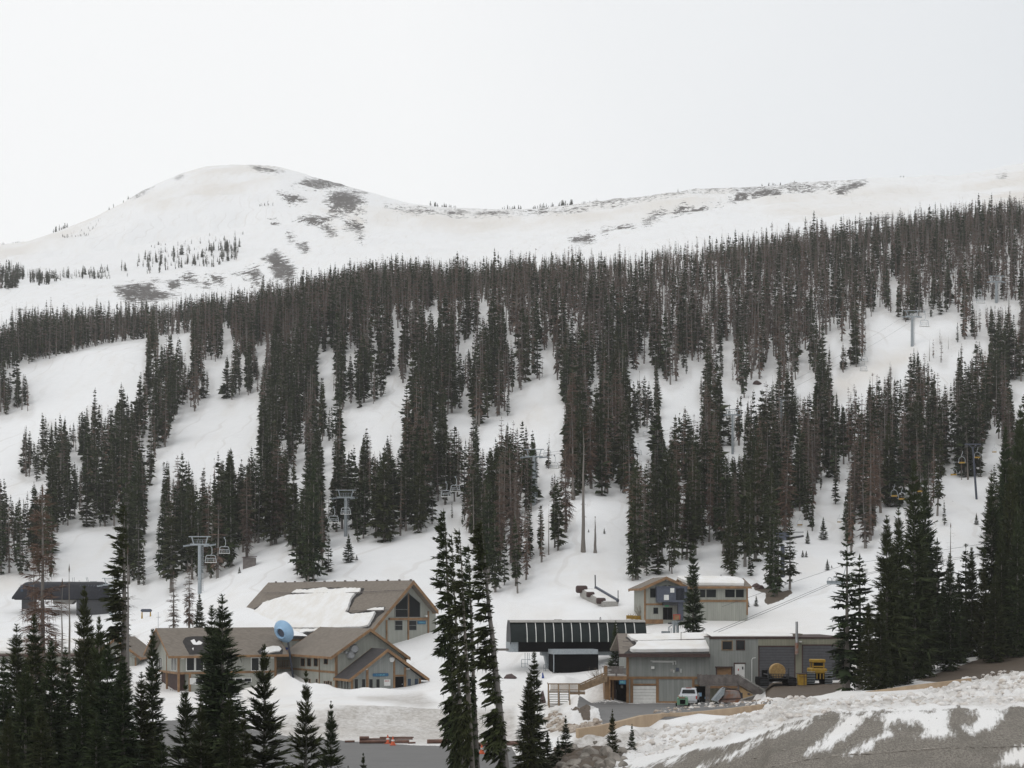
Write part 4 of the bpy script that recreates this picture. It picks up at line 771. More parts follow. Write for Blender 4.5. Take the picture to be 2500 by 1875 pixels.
# ---------------------------------------------------------------- long left lodge
def lodge_west():
    y0 = 228.0; o = Vector((X(U(R2, 250), y0), y0, .6)); f = Fr(o, 27); e = thing('lodge', 'long two storey lodge with taupe shingle roof at left, dark wet patch on it', 'lodge', o, math.radians(27))
    Lx = f.pl(U(R2, 955), VV(R2, 700), 1, 0).x; Wd = f.pl(U(R2, 90), VV(R2, 700), 0, 0).y
    zf = f.pl(U(R2, 600), VV(R2, 772), 1, 0).z; ze = f.pl(U(R2, 500), VV(R2, 650), 1, -.9).z; zr = f.pl(U(R2, 500), VV(R2, 449), 1, Wd / 2).z
    xp = f.pl(U(R2, 333), VV(R2, 850), 1, 0).x; sl = (zr - ze) / (Wd / 2 + .9); zw = ze + sl * .9 - .25
    m = MB(); m.box(xp, Lx, 0, Wd, -1.5, zf); m.extr([(0, 0, zf), (0, 0, zw), (0, Wd / 2, zr - .25), (0, Wd, zw), (0, Wd, zf)], (Lx, 0, 0)); m.build('wall', K['sidA'], e)
    MB().box(xp - .9, xp - .02, 2.2, Wd - .4, -1, zf - .02).build('porch_wall', K['fascia'], e)
    xl = -f.R.to_3x3()[0][0] * 1.6; gable_x(e, -1.5, Lx + 1.5, -.9, Wd + .9, Wd / 2, ze, zr)
    T_ = [(-.03, Lx + .03, -.06, -.005, zf - .14, zf + .16), (xp, Lx, -.05, -.005, .0, .2), (-.05, .22, -.08, .2, -.8, zw), (Lx - .25, Lx + .05, -.08, .2, -.8, zw), (xp - .1, xp + .18, -.08, .18, -.8, zf)]
    T_ += [(-.08, -.005, 0, Wd, zf - .14, zf + .16), (-.07, -.005, Wd / 2 - .1, Wd / 2 + .1, zf, zr - .3)]
    T_ += [(-.1, .14, Wd - .24, Wd, -.8, zf), (-.1, .14, Wd / 2 - .14, Wd / 2 + .14, -.8, zf)]
    trims(e, T_)
    for yy in (1.1, 2.2, 3.3): MB().beam((0, yy, .5), (0, yy + .8, .5), .04, .05).beam((0, yy, .2), (0, yy + .8, .2), .04, .05).beam((0, yy + .4, .0), (0, yy + .4, .52), .04, .04).build('railing', K['woodg'], e)
    for a, c in ((312, 365), (378, 430), (779, 830), (842, 893)): win(e, f.rect(R2, a, 668, c, 757), mat=K['white'])
    win(e, f.rect(R2, 665, 815, 712, 838), mat=K['white']); win(e, f.rect(R2, 726, 815, 775, 838), mat=K['white']); win(e, f.rect(R2, 378, 816, 425, 855), mat=K['white'])
    for a, c in ((96, 107), (112, 122), (125, 134), (204, 215), (219, 228), (230, 238)): win(e, f.rect(R2, a, 668, c, 758, 0, 0), 0, 0, frame=.05, mat=K['white'])
    r = f.rect(R2, 333, 812, 376, 857); bd = MB().box(r[0], r[1], -.1, -.04, r[2], r[3]).build('notice_board', K['white'], e)
    for a, b_ in ((282, 670), (927, 666)): p = f.pl(U(R2, a), VV(R2, b_), 1, -.1); MB().box(p.x - .2, p.x + .2, -.3, -.02, p.z - .1, p.z + .1).build('wall_lamp', K['white'], e)
    n_ = Vector((0, -sl, 1)); pp = (0, -.9, ze)
    rp = lambda pts: [f.onplane(U(R2, a), VV(R2, b), pp, n_) for a, b in pts]
    sheet(e, 'wet_patch', rp([(283, 550), (300, 522), (350, 512), (430, 512), (520, 530), (560, 580), (540, 640), (330, 644), (300, 590)]), n_, .004, K['shW'], .05, 3)
    for k, q in enumerate(([(340, 545), (365, 535), (380, 560), (400, 545), (425, 560), (415, 572), (385, 575), (360, 572)], [(350, 600), (362, 596), (360, 615)])): sheet(e, 'snow_remnant', rp(q), n_, .06, K['snow'], .05, 5 + k)
    sheet(e, 'wet_patch', rp([(820, 620), (850, 596), (920, 583), (990, 585), (1005, 612), (1000, 640), (835, 642)]), n_, .004, K['shW'], .05, 4)
    sheet(e, 'snow_remnant', rp([(848, 628), (880, 600), (930, 588), (975, 590), (994, 608), (980, 624), (930, 630), (900, 638)]), n_, .18, K['snow'], .04, 8)
    c = MB(); c.tube((-1.2, Wd / 2, zr), (-1.2, Wd / 2, zr + 2.2), .03).tube((-1.5, Wd / 2, zr + 1.5), (-.9, Wd / 2, zr + 1.5), .03); c.build('antenna', K['metal'], e)
    return e, f, Lx, Wd, zf
LW = lodge_west()
# ---------------------------------------------------------------- gabled block with the small entry gable
def lodge_front():
    y0 = 226.5; o = Vector((X(U(R2, 1385), y0), y0, .55)); f = Fr(o, 30); e = thing('lodge', 'gabled lodge block with round wall vents and a smaller gabled entry in front', 'lodge', o, math.radians(30))
    Wd = f.pl(U(R2, 1890), VV(R2, 700), 1, 0).x; Dp = f.pl(U(R2, 1070), VV(R2, 740), 0, 0).y; ap = f.pl(U(R2, 1635), VV(R2, 455), 1, -1.0); xm = ap.x; zm = ap.z
    le = f.pl(U(R2, 1348), VV(R2, 660), 1, -1.0); re = f.pl(U(R2, 1922), VV(R2, 664), 1, -1.0); sl = (zm - le.z) / (xm - le.x)
    m = MB(); prism_wall(m, 0, Wd, 0, Dp, -1.5, [(0, zm - sl * xm - .26), (xm, zm - .26), (Wd, zm - sl * (Wd - xm) - .26)]); m.build('wall', K['sidA'], e, label='wall of vertical grey boards')
    gable_y(e, -1.0, Dp + .6, le.x, re.x, xm, le.z, zm, re.z)
    zf = f.pl(U(R2, 1385), VV(R2, 772), 1, 0).z; zb = f.pl(U(R2, 1385), VV(R2, 903), 1, 0).z; zw = zm - sl * xm - .3
    ty = f.pl(U(R2, 1268), VV(R2, 770), 0, 0).y
    trims(e, [(-.07, -.005, 0, Dp, zf - .14, zf + .14), (-.07, .25, -.08, .2, -1, zw), (-.08, .0, ty - .08, ty + .08, -1, zw), (-.08, .1, Dp - .1, Dp + .1, -1, zw), (-.06, -.005, 0, Dp, zb, zb + .2), (Wd - .3, Wd + .06, -.08, .2, 2, zm - sl * (Wd - xm) - .35)])
    for a, c in ((1136, 1162), (1183, 1207), (1230, 1256)): win(e, f.rect(R2, a, 672, c, 725, 0, 0), 0, 0, mat=K['wood'], frame=.06)
    win(e, f.rect(R2, 1302, 670, 1328, 710, 0, 0), 0, 0, frame=.05)
    for a, b_ in ((1098, 830), (1148, 829), (1198, 832), (1249, 832), (1306, 847), (1322, 849), (1335, 845), (1352, 850)): win(e, f.rect(R2, a - 5, b_ - 12, a + 5, b_ + 12, 0, 0), 0, 0, frame=.03)
    for (a, b_, r_) in ((1512, 602, .62), (1488, 647, .55), (1452, 627, .2)):
        p = f.pl(U(R2, a), VV(R2, b_), 1, 0); v_ = MB().lathe([(r_ * .9, 0), (r_, .02), (r_, .35), (r_ * .75, .55), (r_ * .72, .5)], (p.x, 0, p.z), (0, -1, 0)).build('wall_vent', K['strap'], e, smooth=True); MB().lathe([(r_ * .7, .38), (r_ * .68, .44)], (p.x, 0, p.z), (0, -1, 0)).build('duct_opening', K['dmetal'], v_)
    # entry
    E = 4.2; x0 = f.pl(U(R2, 1500), VV(R2, 860), 1, -E).x; x1 = f.pl(U(R2, 1998), VV(R2, 860), 1, -E).x; ya = -E - .9
    a2 = f.pl(U(R2, 1760), VV(R2, 602), 1, ya); l2 = f.pl(U(R2, 1480), VV(R2, 822), 1, ya); r2 = f.pl(U(R2, 2058), VV(R2, 815), 1, ya); s2 = (a2.z - l2.z) / (a2.x - l2.x)
    m = MB(); prism_wall(m, x0, x1, -E, -.02, -1.5, [(x0, a2.z - s2 * (a2.x - x0) - .25), (a2.x, a2.z - .25), (x1, a2.z - s2 * (x1 - a2.x) - .25)]); m.build('entry_wall', K['sidB'], e)
    gable_y(e, ya, 1.2 if False else -.05, l2.x, r2.x, a2.x, l2.z, a2.z, r2.z, mat=K['shB'])
    def R_(a, b, c, d): return f.rect(R2, a, b, c, d, 1, -E)
    T_ = []
    for a, c, tp in ((1493, 1510, 820), (1603, 1620, 750), (1798, 1812, 660), (1876, 1892, 735), (1984, 1998, 815)): r = R_(a, tp, c, 905); T_.append((r[0], r[1], -E - .07, -E - .004, -.6, r[3]))
    r = R_(1500, 893, 1998, 908); T_.append((r[0], r[1], -E - .05, -E - .004, r[2] - .2, r[3])); r = R_(1812, 788, 1876, 800); T_.append((r[0] + .01, r[1] - .01, -E - .06, -E - .004, r[2], r[3])); trims(e, T_)
    for a, c in ((1521, 1544), (1573, 1597), (1625, 1650), (1676, 1700)): win(e, R_(a, 820, c, 890), 1, -E, frame=.05, mat=K['sidA'])
    for a, c in ((1901, 1926), (1951, 1977)): win(e, R_(a, 816, c, 868), 1, -E, frame=.05, mat=K['sidA'], pane=K['glassb'])
    for a, c in ((1428, 1436), (1450, 1458), (1469, 1477)): win(e, f.rect(R2, a, 822, c, 890, 0, x0), 0, x0, frame=.04, mat=K['sidA'])
    r = R_(1813, 802, 1873, 914); d = MB().box(r[0], r[1], -E - .03, -E - .008, r[2], r[3]).build('door', K['black'], e); MB().box(r[1] - .25, r[1] - .18, -E - .1, -E - .03, r[2] + 1, r[2] + 1.15).build('handle', K['metal'], d)
    r = R_(1650, 778, 1763, 800); s_ = MB().extr([(r[0], -E - .1, r[2] + .08), (r[0] + .12, -E - .1, r[2]), (r[1] - .12, -E - .1, r[2]), (r[1], -E - .1, r[2] + .08), (r[1], -E - .1, r[3] - .08), (r[1] - .12, -E - .1, r[3]), (r[0] + .12, -E - .1, r[3]), (r[0], -E - .1, r[3] - .08)], (0, .07, 0)).build('name_sign', K['teal'], e)
    letters(s_, f, 11, r[0] + .5, r[1] - .5, r[2] + .13, r[3] - .13, -E - .1, K['tealt'])
    r = R_(1732, 822, 1776, 868); s_ = MB().box(r[0], r[1], -E - .09, -E - .004, r[2], r[3]).build('notice_board', K['white'], e); letters(s_, f, 9, r[0] + .1, r[1] - .1, r[3] - .3, r[3] - .12, -E - .09, K['red'])
    p = f.pl(U(R2, 1787), VV(R2, 677), 1, -E); MB().lathe([(.2, 0), (.38, .02), (.38, .18), (.25, .3)], (p.x, -E, p.z), (0, -1, 0)).build('round_lamp', K['white'], e, smooth=True)
    for a, b_ in ((1597, 748), (1902, 746)): p = f.pl(U(R2, a), VV(R2, b_), 1, -E); MB().box(p.x - .22, p.x + .22, -E - .3, -E - .01, p.z - .08, p.z + .08).build('wall_lamp', K['white'], e)
    return e, f, Wd, Dp, zf
LF = lodge_front()
# ---------------------------------------------------------------- big roofed main lodge
def lodge_main():
    P0 = at(U(R2, 1945), VV(R2, 108), 258.0); th = 41.3; g = Vector((math.cos(math.radians(th)), math.sin(math.radians(th)), 0)); dp = Vector((-g.y, g.x, 0))
    hw = 9.7; o = P0 + dp * 1.5 - g * hw; o.z = 5.6; f = Fr(o, th); e = thing('lodge', 'largest lodge with a steep taupe roof under a thick sheet of snow', 'lodge', o, math.radians(th))
    zm = P0.z - o.z; xm = hw; xr = hw + 4.9; sl = .955; zl = zm - sl * (hw + .7)
    far = f.pl(U(R2, 900), VV(R2, 130), 2, zm); Ln = min(max(f.pl(U(R2, 902), VV(R2, 130), 0, xm).y, 30), 46)
    m = MB(); prism_wall(m, 1.2, xr + .7, 0, Ln - 1.5, -2.5, [(1.2, zm - sl * (xm - 1.2) - .35), (xm, zm - .35), (xr - .6, zm - sl * (xr - .6 - xm) - .35), (xr + .7, zm - sl * (xr - .6 - xm) - .6)]); m.build('wall', K['sidA'], e)
    gable_y(e, -1.5, Ln, xm - hw - .7, xr, xm, zl, zm, zm - sl * (xr - xm), th=.3, h=.6)
    def q(a, b): p = f.pl(U(R2, a), VV(R2, b), 1, -.02); return p
    fr = MB(); pn = MB()
    A = [q(1812, 375), q(1812, 290), q(1903, 200), q(1903, 375)]; B = [q(1909, 375), q(1909, 200), q(1992, 270), q(1992, 375)]
    for k, Q_ in enumerate((A, B)):
        w = MB().extr([(p.x, -.05, p.z) for p in Q_], (0, .04, 0)).build('gable_window', K['glass'], e, smooth=False); c_ = sum(Q_, Vector()) / 4
        b_ = MB()
        for p1, p2 in zip(Q_, Q_[1:] + Q_[:1]): b_.beam((p1.x, -.06, p1.z), (p2.x, -.06, p2.z), .1, .12)
        if k == 0: b_.beam((q(1812, 318).x, -.06, q(1812, 318).z), (q(1903, 318).x, -.06, q(1903, 318).z), .04, .05)
        b_.build('frame', K['sidB'], w)
    for a, c in ((1812, 1864), (1912, 1964)): win(e, f.rect(R2, a, 400, c, 466, 1, 0), mat=K['sidB'], frame=.07, hor=1)
    T_ = []; 
    r = f.rect(R2, 1766, 378, 2046, 394); T_.append((r[0], r[1], -.2, -.01, r[2], r[3]))
    for a, tp in ((1750, 395), (1906, 200), (2050, 330)): r = f.rect(R2, a - 5, tp, a + 5, 560); T_.append((r[0], r[1], -.12, -.008, r[2], r[3]))
    trims(e, T_); r = f.rect(R2, 1972, 401, 2030, 424); s_ = MB().box(r[0], r[1], -.12, -.05, r[2], r[3]).build('name_sign', K['teal'], e); letters(s_, f, 9, r[0] + .2, r[1] - .2, r[2] + .15, r[3] - .15, -.12, K['tealt'])
    p = q(2030, 368); MB().box(p.x - .15, p.x + .15, -.4, -.01, p.z - .1, p.z + .2).build('wall_lamp', K['white'], e)
    n_ = Vector((-sl, 0, 1)); pp = (xm, 0, zm); rp = lambda pts: [f.onplane(U(R2, a), VV(R2, b), pp, n_) for a, b in pts]
    sheet(e, 'wet_patch', rp([(676, 445), (700, 410), (770, 335), (860, 268), (960, 232), (1050, 212), (1090, 178), (1150, 168), (1280, 158), (1590, 165), (1575, 205), (1530, 235), (1500, 290), (1480, 335), (1520, 345), (1620, 325), (1690, 300), (1745, 300), (1735, 335), (1690, 370), (1630, 450), (1560, 470), (1400, 500), (1270, 520), (1180, 545), (1080, 545), (1075, 500)]), n_, .004, K['shW'], .12, 11)
    sheet(e, 'roof_snow', rp([(690, 447), (715, 415), (770, 362), (832, 318), (870, 278), (960, 248), (1060, 222), (1240, 210), (1400, 208), (1530, 212), (1500, 250), (1478, 320), (1462, 342), (1500, 362), (1610, 352), (1675, 345), (1650, 395), (1622, 440), (1570, 452), (1400, 458), (1270, 458), (1100, 456), (1000, 452)]), n_, .35, K['snow'], .10, 12, label='thick sheet of melting snow on the roof')
    sheet(e, 'roof_snow', rp([(1072, 204), (1110, 178), (1180, 182), (1260, 172), (1300, 165), (1350, 178), (1440, 170), (1570, 170), (1560, 200), (1490, 214), (1400, 204), (1200, 206)]), n_, .22, K['snow'], .14, 13)
    sheet(e, 'roof_snow', rp([(1078, 462), (1280, 462), (1240, 478), (1180, 480), (1130, 490), (1080, 486)]), n_, .18, K['snow'], .14, 14)
    sheet(e, 'roof_snow', rp([(1610, 325), (1660, 312), (1735, 306), (1730, 328), (1660, 332)]), n_, .15, K['snow'], .12, 15)
    s_ = MB()
    for pts in ([(870, 211), (1260, 214)], [(1460, 212), (1880, 192)], [(690, 352), (832, 345)], [(1390, 344), (1790, 336)], [(1080, 458), (1440, 455)]):
        a, b = rp(pts); s_.beam(a + Vector((-.1, 0, .3)), b + Vector((-.1, 0, .3)), .07, .1)
    s_.build('snow_guard', K['woodg'], e); c = MB()
    for k in range(14): y = -1 + (Ln) * k / 13.5; c.box(xm - .12, xm + .12, y, y + .35, zm, zm + .18)
    c.build('ridge_cap', K['woodg'], e)
LM = lodge_main()
# link with deck between the two, banner
def link():
    f0 = LF[1]; z = LF[4]; o = LF[0].location; e = thing('link_building', 'small link with a blue banner and balcony between the two front lodges', 'building', o, math.radians(30)); f = f0; Dp = LF[3]
    x0 = -6.5; x1 = 3.6; MB().box(x0, x1, Dp + .8, Dp + 7, -2, z - .1).build('lower_wall', K['sidA'], e); MB().box(x0, x1, Dp + 3.4, Dp + 7, z - .1, z + 4.3).build('upper_wall', K['sidA'], e)
    MB().box(x0, x1, Dp + .6, Dp + 3.4, z - .1, z + .08).build('deck', K['woodt'], e); b = MB(); b.box(x0, x1, Dp + .58, Dp + .68, z + 1.05, z + 1.15)
    for k in range(38): x = x0 + .1 + k * .26; b.box(x, x + .07, Dp + .6, Dp + .66, z + .1, z + 1.05)
    b.build('railing', K['woodt'], e); MB().box(x0, x1, Dp + 1.6, Dp + 3.38, z + 1.9, z + 2.0).build('canopy', K['fascia'], e)
    r = f.rect(R2, 1003, 592, 1056, 650, 1, Dp + 3.3); MB().box(r[0], r[1], Dp + 3.25, Dp + 3.35, r[2], r[3]).build('banner', K['blue'], e)
    trims(e, [(x0, x1, Dp + 3.3, Dp + 3.39, z + 3.9, z + 4.1), (x0 + .3, x0 + .5, Dp + 3.3, Dp + 3.39, z, z + 3.9)]); MB().box(x0 - .3, x1, Dp + 3.0, Dp + 7.3, z + 4.3, z + 4.55).build('roof', K['shB'], e)
    MB().box(-3.8, -2.7, Dp + 3.3, Dp + 3.38, z + .1, z + 2.2).build('door', K['fascia'], e)
link()
def dish():
    y = 236.0; c = at(U(R2, 1005), VV(R2, 480), y); e = thing('round_funnel', 'pale blue round funnel standing up between the lodge roofs', 'funnel', (c.x, c.y, zat(c.x, c.y)), 0); h = c.z - e.location.z
    a = Vector((-.50, -.80, -.34)).normalized(); MB().lathe([(.64, .30), (.66, .58), (.78, .64), (.86, .56), (.90, .40), (1.60, -.05), (1.68, -.2), (1.62, -.38), (1.1, -.62)], (0, 0, h), a, 32).build('dish', K['ltblue'], e, smooth=True)
    MB().lathe([(.30, .36), (.655, .33)], (0, 0, h), a, 24).build('front_opening', K['slate'], e, smooth=True); MB().tube((.5, .6, h - .4), (1.4, 1.2, -.5), .14).build('post', K['slate'], e)
dish()
# ---------------------------------------------------------------- shop / garage
def garage():
    y0 = 185.0; o = Vector((X(U(R4, 285), y0), y0, 1.7)); f = Fr(o, 0); e = thing('garage_building', 'long grey garage with white roller door, snowy low roof and taller right wing', 'garage', o, 0)
    R_ = lambda a, b, c, d, v=0.0: f.rect(R4, a, b, c, d, 1, v)
    xs = f.pl(U(R4, 958), VV(R4, 800), 1, 0).x; xr = f.pl(U(R4, 2110), VV(R4, 800), 1, 0).x; zt = f.pl(U(R4, 1500), VV(R4, 602), 1, 0).z
    ev = f.pl(U(R4, 600), VV(R4, 737), 1, -.9).z; rd = f.pl(U(R4, 500), VV(R4, 566), 1, 8.0).z; sl = (rd - ev) / 8.9; zf = ev + sl * .9 - .2
    m = MB(); m.extr([(0, 0, -1), (0, 0, zf), (0, 8, rd - .25), (0, 16, zf), (0, 16, -1)], (xs, 0, 0)); m.build('wall', K['sidB'], e)
    MB().box(xs + .01, xr, -.06, 17, -1, zt).build('upper_wing_wall', K['sidB'], e, label='taller wing wall of vertical boards')
    MB().box(f.pl(U(R4, 1365), VV(R4, 800), 1, 0).x, xr + .02, -.1, -.065, 2.0, zt - .06).build('bay_wall', K['sidC'], e)
    lx = f.pl(U(R4, 213), VV(R4, 740), 1, -.9).x
    m = MB(); m.extr([(lx, -.9, ev), (xs, -.9, ev), (xs, 8, rd), (lx + .3, 8, rd)], (0, 0, -.22)); xk = f.pl(U(R4, 1715), VV(R4, 560), 1, 8).x; m.extr([(lx + .3, 8, rd), (xk, 8, rd), (xk, 16.9, ev), (lx, 16.9, ev)], (0, 0, -.22)); m.build('roof', K['shA'], e)
    MB().box(xs + .01, xk, 6.5, 8.0, zt + .02, rd - .02).build('roof_ridge_wall', K['shA'], e)
    MB().box(lx - .05, xs, -.97, -.91, ev - .35, ev + .03).extr([(lx - .06, -.9, ev), (lx + .24, 8, rd), (lx + .24, 8, rd - .3), (lx - .06, -.9, ev - .3)], (.05, 0, 0)).build('roof_fascia', K['fascia'], e)
    MB().box(xs - .02, xr + .1, -.16, -.07, zt - .12, zt + .08).box(xs, xr, -.15, 17, zt + .001, zt + .06).build('parapet_cap', K['fascia'], e)
    T_ = []; r = R_(285, 925, 885, 945); T_.append((0, r[1], -.09, -.005, r[2], r[3])); zb = r[2]
    for a, c, d in ((268, 290, 0), (302, 326, 0), (515, 538, 0), (815, 835, 0)): r = R_(a, 945, c, 1150); T_.append((r[0], r[1], -.08, -.005, -.8, (zf if a == 268 else zb)))
    r = R_(326, 984, 515, 1000); T_.append((r[0], r[1], -.07, -.005, r[2], r[3])); r = R_(538, 1130, 700, 1145); T_.append((r[0], r[1], -.07, -.005, -.3, r[3])); r = R_(835, 990, 880, 1005); T_.append((r[0], r[1], -.07, -.005, r[2], r[3])); trims(e, T_)
    r = R_(326, 1004, 520, 1152); d = MB().box(r[0], r[1], -.05, -.004, -.3, r[3]).build('roller_door', K['doorw'], e); b = MB()
    for k in range(1, 7): z = -.3 + (r[3] + .3) * k / 7; b.box(r[0], r[1], -.06, -.051, z - .02, z + .02)
    b.build('door_rib', K['conc'], d)
    for a, c in ((1374, 1664), (1736, 2030)):
        r = R_(a, 678 if a < 1500 else 668, c, 975, -.1); d = MB().box(r[0], r[1], -.16, -.101, 2.0, r[3]).build('roller_door', K['doorg'], e, label='large dark grey roller door'); b = MB()
        for k in range(1, 14): z = 2.3 + (r[3] - 2.3) * k / 14; b.box(r[0], r[1], -.172, -.161, z - .02, z + .015)
        b.build('door_rib', K['dmetal'], d); b = MB().box(r[0] - .12, r[0], -.2, -.1, 2, r[3] + .1).box(r[1], r[1] + .12, -.2, -.1, 2, r[3] + .1).box(r[0] - .12, r[1] + .12, -.2, -.1, r[3] + .001, r[3] + .13); b.build('frame', K['fascia'], d)
    win(e, R_(1067, 632, 1146, 700, -.06), 1, -.06, mat=K['woodt'], frame=.1); win(e, R_(1186, 628, 1248, 700, -.06), 1, -.06, mat=K['fascia'], frame=.08)
    r = R_(1169, 820, 1252, 985, -.06); d = MB().box(r[0], r[1], -.12, -.061, r[2], r[3]).build('door', K['white'], e, label='white door with a red notice'); MB().box(r[0] + .45, r[1] - .75, -.15, -.121, r[3] - .75, r[3] - .52).build('red_notice', K['red'], d); MB().box(r[1] - .3, r[1] - .16, -.2, -.121, r[2] + 1.6, r[2] + 1.9).build('handle', K['dmetal'], d)
    MB().box(r[0] - .1, r[1] + .1, -.16, -.061, r[3] + .002, r[3] + .14).box(r[0] - .1, r[0] - .002, -.16, -.061, r[2], r[3]).build('door_frame', K['fascia'], e)
    r = R_(1022, 850, 1140, 960, -.06); MB().box(r[0], r[1], -.1, -.061, r[2], r[3]).build('boarded_opening', K['wood'], e); MB().box(r[0] - .2, r[1] + .15, -.35, -.07, r[3], r[3] + .12).box(r[0] - .12, r[0], -.18, -.061, r[2], r[3]).box(r[1], r[1] + .12, -.18, -.061, r[2], r[3]).build('door_hood', K['fascia'], e)
    r = R_(838, 1006, 930, 1142); d = MB().box(r[0], r[1], -.05, -.004, -.3, r[3]).build('glass_door', K['black'], e); MB().box(r[0] + .4, r[0] + .75, -.07, -.051, r[3] - 1.1, r[3] - .7).box(r[0] + 1.1, r[0] + 1.5, -.07, -.051, r[3] - 1.4, r[3] - 1.15).build('door_sticker', K['ltblue'], d)
    b = MB()
    for pts in ([(470, 795), (680, 797), (680, 825)], [(486, 803), (658, 805), (658, 828)], [(664, 870), (664, 892)], [(723, 860), (723, 892)]):
        b.path([Vector((p.x, -.12, p.z)) for p in [f.pl(U(R4, a), VV(R4, c), 1, -.1) for a, c in pts]], .05)
    b.build('conduit', K['white'], e); r = R_(475, 840, 500, 860); MB().box(r[0], r[1], -.35, -.01, r[2], r[3]).build('wall_lamp', K['white'], e)
    r = R_(680, 852, 706, 882); MB().box(r[0], r[1], -.05, -.006, r[2], r[3]).build('faded_notice', K['slate'], e); r = R_(636, 860, 660, 884); MB().box(r[0], r[1], -.05, -.006, r[2], r[3]).build('faded_notice', K['conc'], e)
    r = R_(780, 1046, 805, 1060); MB().box(r[0], r[1], -.04, -.006, r[2], r[3]).build('parking_sign', K['blue'], e)
    # flue
    r = R_(1674, 468, 1692, 740, -.35); xm_ = (r[0] + r[1]) / 2; MB().tube((xm_, -.5, r[2] + 1.2), (xm_, -.5, r[3]), .15, n=12).build('flue_pipe', K['strap'], e, smooth=True); MB().tube((xm_, -.5, r[2]), (xm_, -.5, r[2] + 1.3), .2, n=12).build('flue_base', K['rust'], e, smooth=True)
    r = R_(1705, 630, 1724, 640, -.1); MB().box(r[0], r[1], -.4, -.11, r[2], r[3]).build('wall_lamp', K['white'], e)
    p = [f.pl(U(R4, a), VV(R4, c), 1, -.3) for a, c in ((1312, 975), (1312, 785), (1320, 772), (1345, 768))]; MB().path(p, .04).build('vent_pipe', K['white'], e)
    n_ = Vector((0, -sl, 1)); pp = (0, -.9, ev); rp = lambda pts: [f.onplane(U(R4, a), VV(R4, c), pp, n_) for a, c in pts]
    sheet(e, 'wet_patch', rp([(262, 600), (300, 588), (958, 590), (958, 735), (250, 735), (300, 690), (330, 660)]), n_, .004, K['shW'], .05, 21)
    sheet(e, 'roof_snow', rp([(275, 594), (400, 590), (958, 578), (958, 638), (700, 643), (360, 645), (310, 625)]), n_, .3, K['snow'], .05, 22)
    sheet(e, 'roof_snow', rp([(365, 652), (600, 648), (958, 644), (958, 718), (700, 722), (320, 724), (298, 712), (340, 690)]), n_, .35, K['snow'], .05, 23)
    q = MB(); sN = [rp(z) for z in ([(958, 603), (958, 578), (1300, 572), (1560, 572), (1602, 588), (1590, 598)],)][0]; q = [Vector((v.x, v.y, v.z)) for v in sN]
    q = [f.pl(U(R4, a), VV(R4, c), 2, zt + .1) for a, c in ((965, 604), (965, 598), (1590, 592), (1600, 598))]
    x_a, x_b = xs + .3, f.pl(U(R4, 1600), VV(R4, 590), 1, 5).x; MB().extr([(x_a, .6, zt + .07), (x_b, .8, zt + .07), (x_b + .4, 3, zt + .2), (x_b, 6.3, zt + .3), (x_a, 6.3, zt + .35)], (0, 0, .16)).build('roof_snow', K['snow'], e, bevel=.12)
    g_ = MB(); a, b = rp([(240, 650), (958, 640)]); g_.beam(a + Vector((0, 0, .25)), b + Vector((0, 0, .38)), .06, .1); a, b = rp([(236, 693), (335, 695)]); g_.beam(a + Vector((0, 0, .2)), b + Vector((0, 0, .2)), .06, .08); a = rp([(724, 650)])[0]; g_.tube(a, a + Vector((0, 0, 1.3)), .04); g_.build('snow_guard', K['woodg'], e)
    return f, e
GF, GE = garage()
R5 = (1230, 1490, 5.978); R6 = (10, 1400, 7.628); R7 = (1560, 1400, 7.373); R8 = (1320, 1600, 9.217); R9 = (1640, 1640, 8.508); RA = (1820, 1560, 7.9); RB = (0, 1500, 6.144); RC = (2050, 1150, 3.071); RD = (820, 1780, 5.027); RE = (1280, 1700, 7.9)
def ydist(u, v, y0=120, y1=900):
    i = min(max(int(np.searchsorted(UG, u)), 0), len(UG) - 1); js = np.nonzero((YG > y0) & (YG < y1) & (PV[:, i] <= v))[0]
    return float(YG[js[0]]) if len(js) else y0
def gp(u, v, y0=120): return ground(u, ydist(u, v, y0))
